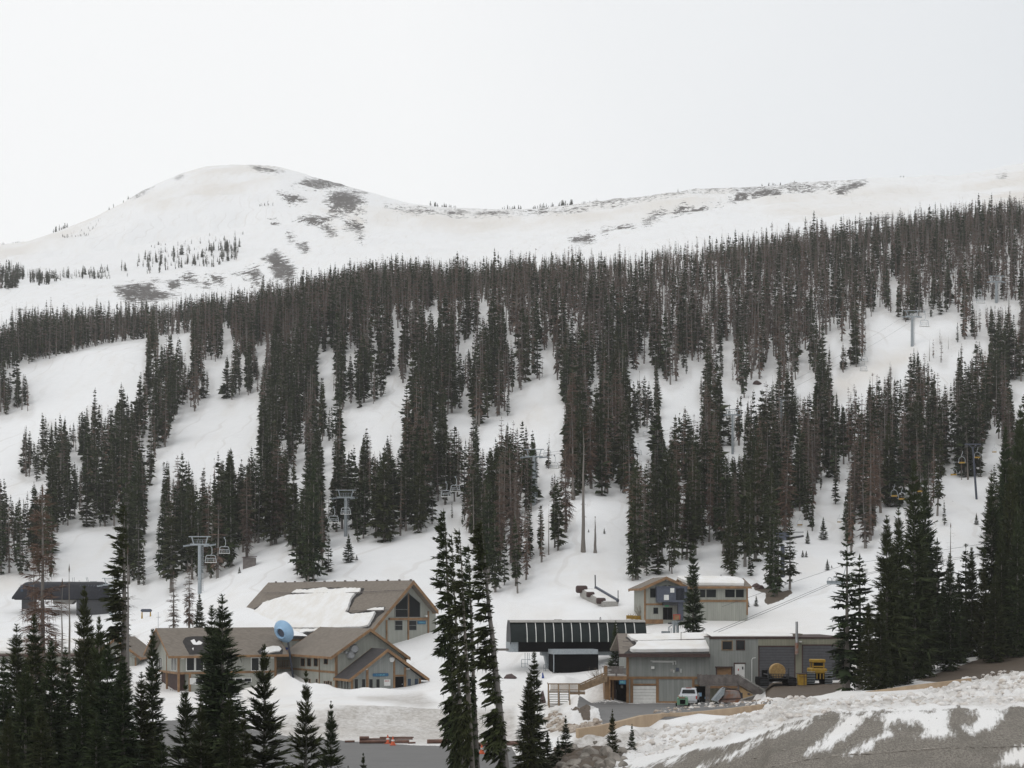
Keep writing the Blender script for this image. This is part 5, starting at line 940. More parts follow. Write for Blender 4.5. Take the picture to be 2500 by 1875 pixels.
# ---------------------------------------------------------------- lift station in the middle
def station_mid():
    y0 = 224.0; x_ = X(U(R5, 110), y0); o = Vector((x_, y0, 4.2)); f = Fr(o, 8); e = thing('lift_station', 'black lift station with glazed canopy and white curved ribs in the middle', 'ski lift', o, math.radians(8))
    R_ = lambda a, b, c, d, v=0.0: f.rect(R5, a, b, c, d, 1, v)
    r = R_(160, 230, 2085, 462); x0, x1, zb, zt = r; zt += .75; Dp = 4.4; N = 9
    prof = [(0, zb)] + [(1.75 * (1 - math.cos(t)), zb + (zt - zb) * math.sin(t)) for t in [math.pi / 2 * k / N for k in range(1, N + 1)]]; back = [(Dp - y, z) for y, z in prof[::-1]]
    xl = R_(100, 230, 160, 462)[0]
    MB().extr([(xl + .02, y, z) for y, z in prof + back], (x1 - xl, 0, 0)).build('canopy', K['grill'], e, smooth=True)
    for k in range(13):
        rb = MB(); xx = f.pl(U(R5, 332 + 131 * k), VV(R5, 300), 1, .6).x
        for (ya, za), (yb, zb_) in zip(prof[:-2], prof[1:-1]): rb.beam((xx, ya - .03, za), (xx, yb - .03, zb_ + .02), .10, .06, up=(0, -1, 1))
        rb.build('canopy_rib', K['white'], e)
    MB().box(xl, x1, 1.1, Dp - 1.1, zt - .09, zt + .05).extr([(xl, .75, zt - .28), (xl, 1.1, zt - .08), (xl, 1.1, zt + .04), (xl, .72, zt - .2)], (x1 - xl, 0, 0)).build('roof_strip', K['conc'], e)
    MB().extr([(xl, y, z) for y, z in prof + back], (.06, 0, 0)).box(xl, xl + .1, .3, Dp - .3, zb - .3, zb).build('end_cap', K['dmetal'], e)
    r = R_(215, 462, 1700, 606, .3); zk = r[2]; MB().box(r[0], x1 - .2, .3, Dp - .3, zk, zb).build('machine_room', K['black'], e)
    MB().box(r[0] - 1.2, r[0] - .03, .35, Dp - .4, zk, zb - .02).box(r[0] - .4, r[0] - .25, .2, .34, zk, zb).build('side_panel', K['metal'], e)
    r = R_(560, 608, 1720, 660, 1.2); MB().box(r[0], x1 - .4, 1.2, 3.2, r[2], zk - .01).build('main_beam', K['metal'], e); zc = r[2]
    a0, a1 = f.pl(U(R5, 600), VV(R5, 660), 1, 1.5).x, f.pl(U(R5, 715), VV(R5, 660), 1, 1.5).x; b0, b1 = f.pl(U(R5, 655), VV(R5, 900), 1, 1.5).x, f.pl(U(R5, 725), VV(R5, 900), 1, 1.5).x; zz = f.pl(U(R5, 660), VV(R5, 905), 1, 1.5).z
    MB().extr([(a0, 1.4, zc), (a1, 1.4, zc), (b1, 1.4, zz), (b0, 1.4, zz)], (0, 1.6, 0)).build('pylon', K['metal'], e)
    r = R_(590, 905, 765, 1010, .6); MB().box(r[0], r[1], .6, 3.4, r[2] - 1, r[3]).build('pylon_base', K['conc'], e)
    yb = -3.2; r = R_(735, 640, 1380, 905, yb); bx0, bx1, bz0, bz1 = r; bt = MB().box(bx0, bx1, yb, 2.5, bz0, bz1).build('drive_room', K['black'], e)
    MB().box(bx0 - .25, bx1 - .1, yb - .25, 2.6, bz1 + .002, bz1 + .62).build('room_roof', K['metal'], e); r = R_(780, 905, 1320, 985, yb + .2); MB().box(r[0], r[1], yb + .25, 2.4, r[2] - .6, bz0 - .002).build('room_plinth', K['dmetal'], e)
    q = MB()
    for a in (650, 740, 900, 1000, 1110, 1190, 1270): r = R_(a + 60, 908, a + 95, 970, yb + .2); q.box(r[0], r[1], yb + .18, yb + .24, r[2], r[3])
    q.build('plinth_slat', K['conc'], e); MB().box(bx0 - .12, bx0 - .01, yb - .1, yb, bz0, bz1 + .3).build('corner_post', K['metal'], e)
    for grp in (((310, 620, 310, 830), (345, 620, 345, 800), (370, 620, 370, 730), (258, 720, 258, 830), (258, 720, 400, 720), (258, 830, 350, 830), (258, 780, 340, 780)), ((585, 795, 585, 905), (585, 795, 640, 795), (585, 850, 640, 850), (610, 795, 610, 905)), ((1385, 780, 1500, 780), (1385, 830, 1490, 830), (1400, 780, 1400, 895), (1385, 890, 1480, 890))):
        s = MB()
        for a, b, c, d in grp: p, q_ = f.pl(U(R5, a), VV(R5, b), 1, .2), f.pl(U(R5, c), VV(R5, d), 1, .2); s.beam(p, q_, .07)
        s.build('railing', K['metal'], e)
    s = MB()
    for a, b, c, d in ((720, 140, 720, 195), (735, 150, 735, 170), (757, 165, 757, 195), (822, 165, 822, 197)): s.beam(f.pl(U(R5, a), VV(R5, b), 1, 2), f.pl(U(R5, c), VV(R5, d), 1, 2), .08)
    s.tube(f.pl(U(R5, 735), VV(R5, 157), 1, 2), f.pl(U(R5, 845), VV(R5, 157), 1, 2), .25); s.build('roof_winch', K['conc'], e)
    s = MB(); s.path([f.pl(U(R5, a), VV(R5, b), 1, 2) for a, b in ((1405, 195), (1402, 120), (1408, 100), (1418, 110), (1414, 190))], .04); s.build('roof_hook', K['dmetal'], e)
    s = MB(); p = f.pl(U(R5, 140), VV(R5, 572), 1, 1.5); s.box(p.x - 7.5, p.x, 1.3, 1.7, p.z - .15, p.z + .15); s.build('outrigger', K['woodg'], e)
station_mid()
def station_left():
    y0 = 330.0; g = Vector((X(U(R6, 1050), y0), y0, 0)); g.z = zat(g.x, g.y); f = Fr(g, 0); e = thing('lift_station', 'black lift station with rounded roof on the snow at far left', 'ski lift', g, 0)
    R_ = lambda a, b, c, d, v=0.0: f.rect(R6, a, b, c, d, 1, v)
    x0, x1, zb, zt = R_(140, 150, 1975, 478); w = 3.4; M_ = MB(); nA = 10; secs = [(x0, .25), (x0 + .35, .45), (x0 + 1.1, .8), (x0 + 1.9, .97), (x0 + 2.4, 1), (x1 - 2.4, 1), (x1 - 1.5, .93), (x1 - .7, .72), (x1 - .15, .4), (x1, .2)]
    for x, s_ in secs:
        for k in range(nA + 1): a = math.pi * k / nA; M_.v.append((x, w - w * math.cos(a) * (1 if 0 < k < nA else 1), zb + (zt - zb) * s_ * math.sin(a) ** .75))
    for i in range(len(secs) - 1):
        for k in range(nA): a = i * (nA + 1) + k; M_.f.append((a, a + 1, a + nA + 2, a + nA + 1))
    M_.f.append(tuple(range(nA + 1))); M_.f.append(tuple((len(secs) - 1) * (nA + 1) + k for k in range(nA + 1)))
    M_.build('canopy', K['dark'], e, smooth=True); MB().box(x0 + .5, x1 - .3, .15, 2 * w - .15, zb - .15, zb - .002).build('soffit', K['black'], e)
    p = MB()
    for a, c, b, d in ((310, 360, 190, 400), (385, 450, 190, 300), (470, 560, 190, 290), (400, 560, 320, 380)): r = R_(a, b, c, d, .35); p.box(r[0], r[1], .2, .6, r[2], r[3] - .3)
    p.build('roof_window', K['glassb'], e); q = MB()
    for k in range(9): r = R_(1380 + k * 52, 200, 1400 + k * 52, 320, .5); q.beam((r[0] - .25, .35, r[2]), (r[0] + .35, 1.1, r[3] - .15), .09, .09)
    q.build('roof_rib', K['slate'], e)
    r = R_(1345, 485, 1950, 790, .6); lo = r[2]; MB().box(r[0], r[1], .6, 5.5, lo - 1, zb - .15).build('machine_room', K['dmetal'], e)
    r = R_(330, 480, 540, 670, .6); MB().box(r[0], r[1], .8, 3, r[2], zb - .16).build('end_panel', K['dmetal'], e); r = R_(322, 480, 334, 790, .6); MB().box(r[0], r[1], .8, 1, r[2] - 1, zb - .16).build('post', K['dmetal'], e)
    a = [f.pl(U(R6, x), VV(R6, z), 1, 1.5) for x, z in ((900, 482), (1340, 482), (1240, 575), (920, 580))]; MB().extr(a, (0, 2.5, 0)).build('beam', K['conc'], e)
    s = MB()
    for x, z0_ in ((1270, 75), (1305, 70), (1398, 125), (1525, 70), (1550, 70)): s.beam(f.pl(U(R6, x), VV(R6, z0_), 1, w), f.pl(U(R6, x + (25 if x > 1500 else 0)), VV(R6, 165), 1, w), .07)
    s.beam(f.pl(U(R6, 1600), VV(R6, 150), 1, w), f.pl(U(R6, 1730), VV(R6, 150), 1, w), .1); s.build('roof_fitting', K['metal'], e)
station_left()
# ---------------------------------------------------------------- small lodge on the hill
def lodge_small():
    y0 = 250.0; o = Vector((X(U(R7, 100), y0), y0, ZV(y0, VV(R7, 870)))); f = Fr(o, 4); e = thing('lodge', 'small two storey hill lodge with slate blue steel box on its gable', 'lodge', o, math.radians(4)); R_ = lambda a, b, c, d, v=0.0: f.rect(R7, a, b, c, d, 1, v)
    xg = R_(100, 300, 880, 400)[1]; ap = f.pl(U(R7, 495), VV(R7, 58), 1, -.8); le = f.pl(U(R7, 20), VV(R7, 270), 1, -.8); sl = (ap.z - le.z) / (ap.x - le.x); re = ap.x + (ap.x - le.x); xm = ap.x
    m = MB(); prism_wall(m, 0, xg, 0, 11, -2, [(0, ap.z - sl * xm - .25), (xm, ap.z - .25), (xg, ap.z - sl * (xg - xm) - .25)]); m.build('wall', K['sidA'], e); gable_y(e, -.8, 11.6, le.x, re, xm, le.z, ap.z)
    xw = R_(1200, 300, 1955, 400, .3)[1]; ze = f.pl(U(R7, 1500), VV(R7, 235), 1, -.6).z; zr = f.pl(U(R7, 1500), VV(R7, 84), 1, 5.5).z
    MB().box(xg + .01, xw, .3, 10.5, -1, ze - .1).build('wing_wall', K['sidA'], e); s2 = (zr - ze) / 6.1
    xo = R_(1900, 240, 2022, 260, -.6)[1]; gable_x(e, xg + .5, xo, -.6, 11.6, 5.5, ze, zr, h_ := None, trim=K['wood']) if False else gable_x(e, xg - .5, xo, -.6, 11.6, 5.5, ze, zr)
    r = R_(1180, 475, 1950, 515, .3); zl = R_(100, 540, 435, 572)
    trims(e, [(xg, xw, .2, .29, r[2], r[3]), (0, R_(100, 540, 435, 572)[1], -.07, -.005, zl[2], zl[3]), (-.06, .2, -.07, .15, -.8, le.z + .25), (xw - .2, xw + .05, .22, .45, 1, ze - .2), (0, R_(120, 800, 435, 850)[1], -.06, -.004, -.3, .35)])
    for a, c in ((1100, 1195), (1212, 1385), (1550, 1722), (1742, 1885)): win(e, R_(a, 290, c, 430, .3), 1, .3, mat=K['sidA'])
    win(e, R_(200, 268, 325, 435), mat=K['sidA']); win(e, R_(258, 615, 345, 728), mat=K['sidA']); r = R_(432, 614, 600, 832); d = MB().box(r[0], r[1], -.06, -.005, r[2], r[3]).build('double_door', K['black'], e); MB().box((r[0] + r[1]) / 2 - .03, (r[0] + r[1]) / 2 + .03, -.09, -.061, r[2], r[3]).build('door_stile', K['dmetal'], d)
    t = [f.pl(U(R7, a), VV(R7, b), 1, -.02) for a, b in ((345, 242), (495, 210), (495, 240))]; MB().extr(t, (0, -.04, 0)).build('gable_window', K['glass'], e); t = [f.pl(U(R7, a), VV(R7, b), 1, -.02) for a, b in ((530, 210), (680, 240), (530, 240))]; MB().extr(t, (0, -.04, 0)).build('gable_window', K['glass'], e)
    r = R_(328, 245, 870, 515, -1.6); b = MB().box(r[0], r[1], -1.6, -.01, r[2], r[3]).build('steel_box', K['slate'], e); MB().box(r[0] - .08, r[1] + .08, -1.7, 0, r[3] + .002, r[3] + .12).box(r[0] + 2.3, r[1] + .05, -1.75, -1.61, r[2] - .02, r[2] + .3).build('box_rim', K['slate'], b)
    for a, b_, c, d in ((563, 265, 635, 345), (450, 385, 537, 480)): q = R_(a, b_, c, d, -1.62); MB().box(q[0], q[1], -1.66, -1.605, q[2], q[3]).build('white_notice', K['white'], b)
    m = MB()
    for k in range(7): q = R_(668 + k * 22, 268, 680 + k * 22, 480, -1.62); m.box(q[0], q[1], -1.65, -1.602, q[2], q[3])
    m.build('box_slat', K['black'], b); q = R_(330, 515, 580, 525, -1.6)
    q = R_(708, 520, 800, 850, -1.2); MB().box(q[0], q[1], -1.2, -.3, q[2], r[2] - .002).build('box_support', K['slate'], b); q = R_(440, 520, 700, 575, -1.2); MB().box(q[0], q[1], -1.2, -.05, q[2], r[2] - .003).build('box_frame', K['dmetal'], b)
    q = R_(470, 568, 535, 596, -.3); MB().box(q[0], q[1], -.4, -.2, q[2], q[3]).build('exit_light', K['eg'], e); p = f.pl(U(R7, 508), VV(R7, 125), 1, -.1); MB().box(p.x - .15, p.x + .15, -.3, -.02, p.z - .1, p.z + .12).build('wall_lamp', K['white'], e)
    n_ = Vector((0, -s2, 1)); rp = lambda pts: [f.onplane(U(R7, a), VV(R7, c), (0, -.6, ze), n_) for a, c in pts]
    sheet(e, 'roof_snow', rp([(680, 92), (1000, 90), (1560, 94), (1760, 108), (1860, 140), (1890, 185), (1885, 222), (1500, 216), (1000, 212), (880, 190), (760, 140)]), n_, .4, K['snow'], .05, 31)
    s = MB(); s.tube(f.pl(U(R7, 1476), VV(R7, 90), 1, 5), f.pl(U(R7, 1476), VV(R7, 20), 1, 5), .06); s.build('roof_pipe', K['dmetal'], e)
    q = R_(600, 770, 715, 838, -1.0); g = thing('crate', 'orange brown crate beside the doorway of the hill lodge', 'crate', (0, 0, 0)); g.location = f.R.transposed() @ Vector((q[0], -2.2, q[2])) + o; MB().box(0, q[1] - q[0], 0, .8, .05, .75).build('box', K['wood'], g); MB().box(-.04, q[1] - q[0] + .04, -.04, .84, .752, .83).box(0, .08, -.04, -.001, .05, .75).box(q[1] - q[0] - .08, q[1] - q[0], -.04, -.001, .05, .75).build('rim', K['red'], g)
    return e
lodge_small()
def hut_left():
    y0 = 252.0; o = Vector((X(0, y0) - 1.0, y0, ZV(y0, 1668))); f = Fr(o, 0); e = thing('lodge', 'low lodge with snowy roof mostly hidden behind the spruces at bottom left', 'lodge', o, 0); R_ = lambda a, b, c, d, v=0.0: f.rect(RB, a, b, c, d, 1, v)
    x1 = R_(0, 700, 1330, 900)[1]; ze = f.pl(U(RB, 600), VV(RB, 600), 1, -.8).z; zr = f.pl(U(RB, 600), VV(RB, 362), 1, 6).z; MB().box(-6, x1, 0, 12, -2, ze - .1).build('wall', K['sidA'], e); gable_x(e, -7, x1 + .3, -.8, 12.8, 6, ze, zr, trim=K['fascia'])
    trims(e, [(-6, x1, -.07, -.005, R_(0, 745, 130, 765)[2], R_(0, 745, 130, 765)[3]), (-6, x1, -.06, -.005, -.2, .6)])
    for a, c in ((20, 130), (-300, -190), (420, 540), (1040, 1120)): win(e, R_(a, 680, c, 738), mat=K['white'])
    s2 = (zr - ze) / 6.8; n_ = Vector((0, -s2, 1)); rp = lambda pts: [f.onplane(U(RB, a), VV(RB, c), (0, -.8, ze), n_) for a, c in pts]
    sheet(e, 'roof_snow', rp([(-400, 392), (0, 388), (600, 385), (1100, 385), (1180, 400), (1190, 575), (600, 582), (0, 585), (-400, 586)]), n_, .35, K['snow'], .05, 41)
    xa = f.pl(U(RB, 1600), VV(RB, 352), 1, -3); xl = f.pl(U(RB, 1340), VV(RB, 650), 1, -3); xr = f.pl(U(RB, 2120), VV(RB, 622), 1, -3); xa.x = (xl.x + xr.x) / 2; sl = (xa.z - xl.z) / (xa.x - xl.x); a, b = xl.x + .9, xr.x - .9
    m = MB(); prism_wall(m, a, b, -2.2, 9, -2, [(a, xa.z - sl * (xa.x - a) - .25), (xa.x, xa.z - .25), (b, xa.z - sl * (b - xa.x) - .25)]); m.build('gable_wall', K['sidA'], e); gable_y(e, -3, 9.5, xl.x, xr.x, xa.x, xl.z, xa.z)
    trims(e, [(a, a + .25, -2.28, -2.2, -1, xl.z), (b - .25, b, -2.28, -2.2, -1, xl.z), (a, b, -2.27, -2.201, 2.2, 2.5)]); win(e, (a + 1.5, a + 2.9, 2.9, 4.3), 1, -2.2, mat=K['white'])
hut_left()
# ---------------------------------------------------------------- lift towers, chairs, cables
def tower(u, vtop, wpx, vbase, label, ubase=None, ymin=270, kind='grey', group='grey chairlift towers'):
    ub = ubase or u; y = ydist(ub, vbase, ymin); b = ground(ub, y); W_ = wpx / F * y; s = W_ / 4.6; H = ZV(y, vtop) - b.z; dx = (u - ub) / F * y
    e = thing('lift_tower', label, 'lift tower', b, 0, group); m = K['metal'] if kind == 'grey' else K['slate']
    if kind == 'blue':
        MB().tube((0, 0, -1), (dx, 0, H - .9 * s), .34 * s, .26 * s, 12).build('mast', m, e, smooth=True); MB().box(dx - W_ / 2, dx + W_ / 2, -.15, .15, H - .25, H).beam((dx - W_ * .3, 0, H - .1), (dx, 0, H - 1.3 * s), .15).beam((dx + W_ * .3, 0, H - .1), (dx, 0, H - 1.3 * s), .15).build('crossarm', m, e)
        for q in (-1, 1): MB().box(dx + q * W_ * .4 - .1, dx + q * W_ * .4 + .1, -1.3, 1.3, H - .75, H - .55).box(dx + q * W_ * .4 - .06, dx + q * W_ * .4 + .06, -.1, .1, H - .6, H - .25).build('sheave_train', K['dmetal'], e)
        return e, b + Vector((dx, 0, H)), W_
    MB().tube((0, 0, -1), (0, 0, H - 1.95 * s), .42 * s, .36 * s, 14).build('mast', m, e, smooth=True)
    zc = H - 1.75 * s; MB().box(-W_ * .44, W_ * .44, -.22 * s, .22 * s, zc - .18 * s, zc + .18 * s).build('crossarm', m, e)
    fr = MB(); fr.box(-W_ / 2, W_ / 2, -.1 * s, .1 * s, H - .2 * s, H)
    for q in (-1, 1): fr.beam((q * W_ * .36, 0, H - .1 * s), (q * W_ * .27, 0, zc), .26 * s, .2 * s)
    for q in (-.5, 0, .5): fr.beam((q * 1.1 * s, .2, zc + .1), (q * 1.1 * s, .2, H - .75 * s), .07 * s)
    fr.beam((-1.3 * s, .2, H - .75 * s), (1.3 * s, .2, H - .75 * s), .07 * s).beam((-1.3 * s, .2, H - 1.2 * s), (1.3 * s, .2, H - 1.2 * s), .06 * s); fr.build('work_frame', m, e)
    for q in (-1, 1):
        t = MB(); x = q * W_ * .47; t.beam((x - .9 * s, -1.5 * s, zc - .42 * s), (x + .9 * s, 1.5 * s, zc + .05 * s), .22 * s, .28 * s)
        for k in range(6): f_ = -1 + 2 * k / 5; c = (x + .85 * s * f_, 1.45 * s * f_, zc - .15 * s + .22 * s * f_); t.lathe([(.2 * s, -.06), (.2 * s, .06)], c, (1, -.5, 0), 10)
        t.build('sheave_train', m, e)
    ld = MB(); ld.box(.5 * s, .55 * s, -.05, .05, .5, H - 2 * s).box(.72 * s, .77 * s, -.05, .05, .5, H - 2 * s); z = .7
    while z < H - 2 * s: ld.box(.52 * s, .75 * s, -.03, .03, z, z + .05); z += .4
    ld.build('ladder', m, e); return e, b + Vector((0, 0, zc)), W_
TW = [tower(487.6, 1309, 53.7, 1449, 'lift tower nearest the big lodge roof, over the long left lodge'), tower(844, 1195.6, 49.5, 1312, 'lift tower above the clump behind the big snowy roof'),
 tower(1303.7, 1096, 49, 1232, 'lift tower rising from dark spruces in the picture middle'), tower(1788.5, 999, 35, 1112, 'lift tower in the wood above the small hill lodge'),
 tower(2227, 757.7, 39.6, 851, 'lift tower standing on the open snow run high at right', ymin=400), tower(2432.5, 673, 39, 744, 'highest lift tower near the right picture edge', ymin=450), tower(1907, 968, 24, 1075, 'half hidden lift tower top among spruces right of centre'),
 tower(271, 1411, 44, 1499, 'short lift tower beside the curved black station at left', ymin=300)]
TB = tower(2375, 1083, 39.6, 1217, 'dark blue T shaped lift tower leaning on the right slope', 2385, 250, 'blue', None)
def tri(pts, r, n=6): return MB().path([Vector(p) for p in pts], r, n)
def chair_proto(kind):
    e = bpy.data.objects.new('lift_chair', None)
    if kind == 'quad':
        a = [('hanger', tri([(0, 0, 3.05), (0, 0, 2.95), (.22, 0, 2.75), (.22, 0, 1.75), (0, 0, 1.55), (0, 0, 1.45)], .05), 'chair'), ('frame', tri([(-.95, 0, .25), (-.8, 0, 1.3), (-.6, 0, 1.45), (.6, 0, 1.45), (.8, 0, 1.3), (.95, 0, .25)], .06), 'chair'),
             ('backrest', MB().box(-.75, .75, .08, .14, .62, .68).box(-.78, .78, .08, .14, .9, .98).path([(-.5, .1, .3), (-.45, .1, .95), (.45, .1, .95), (.5, .1, .3)], .03), 'chair'), ('seat', MB().box(-1.0, 1.0, -.45, .12, .18, .28), 'white'), ('grip', MB().box(-.12, .12, -.25, .25, 3.0, 3.2), 'metal')]
    else:
        arc = [(-.62 + 0, 0, .3)] + [(-.62 * math.cos(t), 0, .95 + .62 * math.sin(t)) for t in [math.pi * k / 8 for k in range(9)]] + [(.62, 0, .3)]
        a = [('hanger', tri([(.12, 0, 2.7), (.12, 0, 2.3), (-.1, 0, 1.9), (0, 0, 1.57)], .045), 'chair'), ('frame', tri(arc, .045), 'chair'), ('seat', MB().box(-.62, .62, -.4, .1, .2, .3).box(-.6, .6, .06, .12, .28, .52), 'yellow')]
    for nm, mb, mt in a: o = mb.build(nm, K[mt], e)
    return e
def place_chairs(kind, lst, group):
    pr = chair_proto(kind); COL.objects.link(pr); Hh = 3.1 if kind == 'quad' else 2.6; out_ = []
    for i, (u, vb, vt, lab) in enumerate(lst):
        y = F * Hh / (vb - vt)
        if kind == 'double': y = min(y, 345)
        p = at(u, vb, y); p.z = max(p.z - .2, zat(p.x, p.y) + .1)
        if i == 0: e = pr
        else:
            e = pr.copy(); COL.objects.link(e)
            for ch in pr.children: c = ch.copy(); COL.objects.link(c); c.parent = e
        e.location = p; e.rotation_euler = (0, 0, math.radians(12 if kind == 'quad' else -15)); s = (vb - vt) / F * y / Hh; e.scale = (s,) * 3; tag(e, lab, 'lift chair', group); out_.append(p + Vector((0, 0, (vb - vt) / F * y)))
    return out_
t = lambda r, a, b, c: (U(r, a), VV(r, b), VV(r, c))
CH = place_chairs('quad', [t(T[5], 1820, 1322, 1165) + ('chair just right of the tower nearest the lodges',), t(T[5], 1938, 1242, 1098) + ('upper chair of the pair right of the lowest tower',), t(T[6], 670, 978, 832) + ('chair left of the second tower mast',), t(T[6], 775, 905, 765) + ('chair half hidden behind the second tower mast',),
  t(T[6], 1640, 755, 617) + ('lower left chair of the pair between second and third tower',), t(T[6], 1722, 708, 572) + ('upper right chair of the pair between second and third tower',), t(T[7], 305, 527, 420) + ('chair against spruces right beside the third tower',), t(T[7], 366, 508, 388) + ('chair farther right of the third tower',),
  t(T[7], 1088, 392, 285) + ('faint chair left of a pair in dark wood right of centre',), t(T[7], 1160, 362, 262) + ('faint chair right of a pair in dark wood right of centre',), t(T[4], 830, 1002, 895) + ('chair beside spruces on the upper right snow run',), t(T[4], 826, 1082, 975) + ('chair with pale seat low over the upper right snow run',),
  t(T[4], 1350, 698, 562) + ('chair right of the tower on the upper right run',), t(T[4], 1835, 496, 375) + ('chair left of the highest tower at right',)], 'grey four seat lift chairs')
place_chairs('double', [t(T[8], 1090, 752, 640) + ('yellow seat chair leftmost of three in the right hand wood',), t(T[8], 1156, 778, 662) + ('yellow seat chair lowest of three in the right hand wood',), t(T[8], 1315, 712, 600) + ('yellow seat chair uppermost of three in the right hand wood',), t(T[8], 1675, 465, 355) + ('yellow seat chair left of the dark blue tower',),
  t(T[8], 1808, 418, 320) + ('yellow seat chair right behind the dark blue tower',), t(T[8], 1603, 568, 460) + ('orange seat chair below left of the dark blue tower',), t(T[8], 100, 1232, 1140) + ('yellow seat chair under the wood right of the hill lodge',), t(T[8], 275, 1145, 1050) + ('chair over snow beside the dark motor housing',),
  t(T[8], 615, 972, 900) + ('pale chair at a small spruce above the snow lane',), t(T[8], 1955, 368, 290) + ('pale chair high right of the dark blue tower',), (1872, 1398, 1376, 'chair over open snow right behind the hill lodge'), (1822, 1424, 1402, 'chair hanging above the snowy end of the lodge roof')], 'two seat lift chairs')
def cable(name, pts, label, r=.03, sag=.0, group=None):
    P_ = []
    for a, b in zip(pts[:-1], pts[1:]):
        for k in range(10): q = a.lerp(b, k / 10); q.z -= sag * 4 * (k / 10) * (1 - k / 10); P_.append(q)
    P_.append(pts[-1]); o = MB().path(P_, r, 5).build(name, K['dmetal'], None); tag(o, label, 'cable', group); return o
st = at(280, 1418, 332); c0 = [Vector((st.x, st.y, st.z))] + [TW[i][1] for i in (0, 1, 2, 3, 4, 5)]; w0 = [TW[7][2] / 2] + [TW[i][2] * .47 for i in (0, 1, 2, 3, 4, 5)]
for q, nm in ((-1, 'left'), (1, 'right')): cable('lift_cable', [c + Vector((q * w, 0, .2)) for c, w in zip(c0, w0)], 'thin steel haul rope on the %s side of the grey towers' % nm, .022, 1.2, 'lift ropes')
for a, lab in (([(1742, 1543, 197), (1860, 1494, 215), (2033, 1421, 245), (2140, 1394, 262), (2330, 1362, 285), (2560, 1330, 310)], 'lower haul rope crossing the snow behind the garage'), ([(1747, 1546, 197), (1866, 1497, 214), (2036, 1424, 243), (2140, 1397, 260), (2330, 1366, 282), (2560, 1335, 305)], 'rope running close below its twin behind the garage'), ([(1763, 1481, 247), (1860, 1447, 256), (2056, 1381, 280), (2110, 1372, 286), (2300, 1343, 305), (2560, 1303, 335)], 'upper haul rope passing the right end of the hill lodge')):
    cable('lift_cable', [at(*p) for p in a], lab, .028, 0, 'ropes behind the garage')
def tripchair():
    p = at(2037, 1428, 240); e = thing('lift_chair', 'grey three seat chair hanging at the tree edge above the garage', 'lift chair', p, math.radians(20)); s = MB()
    for k in range(3): x = -1.1 + k * .8; s.path([(x, 0, .2), (x + .08, 0, .95), (x + .35, 0, 1.1), (x + .62, 0, .95), (x + .7, 0, .2)], .04)
    s.build('frame', K['metal'], e); MB().box(-1.15, 1.3, -.5, .1, .05, .3).box(-1.15, 1.3, .1, .2, .3, .6).build('seat', K['metal'], e); MB().path([(1.5, 0, .3), (1.6, 0, 1.6), (1.9, 0, 2.6), (1.9, 0, 3)], .05).build('hanger', K['metal'], e)
tripchair()
def bullwheel():
    y = 206.0; g = ground(U(R7, 665), y); f = Fr(g, 0); e = thing('bullwheel_frame', 'grey lift return frame with posts standing behind the garage roof', 'lift frame', g, 0); 
    pl = lambda a, b: f.pl(U(R7, a), VV(R7, b), 1, 0)
    for a in (632, 695): p = pl(a, 1065); q = pl(a, 885); MB().tube((p.x, 0, 0), (q.x, 0, q.z), .17).build('post', K['metal'], e)
    MB().beam(pl(590, 885), pl(735, 885), .25, .35).beam(pl(665, 900), pl(665, 940), .3).beam(pl(530, 975), pl(600, 925), .1).beam(pl(530, 975), pl(530, 1070), .08).beam(pl(555, 970), pl(555, 1070), .06).beam(pl(580, 985), pl(580, 1070), .08).build('crossarm', K['metal'], e)
    MB().lathe([(.9, -.1), (.9, .1)], (0, 1.2, pl(665, 900).z), (0, 0, 1), 18).build('wheel', K['dmetal'], e); MB().beam(pl(405, 1060), pl(560, 1060), .35, .3).build('counterweight_arm', K['metal'], e)
bullwheel()
def motor():
    p = at(1913, 1317, 285); e = thing('motor_housing', 'dark blue lift motor housing under spruces above the hill lodge', 'housing', p, 0); p.z = zat(p.x, p.y); h = ZV(285, 1300) - p.z; e.location = p
    MB().box(-1.0, 1.0, 0, 2, h - 1.3, h).build('body', K['slate'], e); MB().box(-1.2, 3.4, -.1, .1, h, h + .12).beam((1.0, 0, h - 1.0), (3.4, 0, h - .6), .35).build('arm', K['dmetal'], e); MB().tube((0, 1, -1), (0, 1, h - 2.2), .35).build('mast', K['slate'], e)
motor()
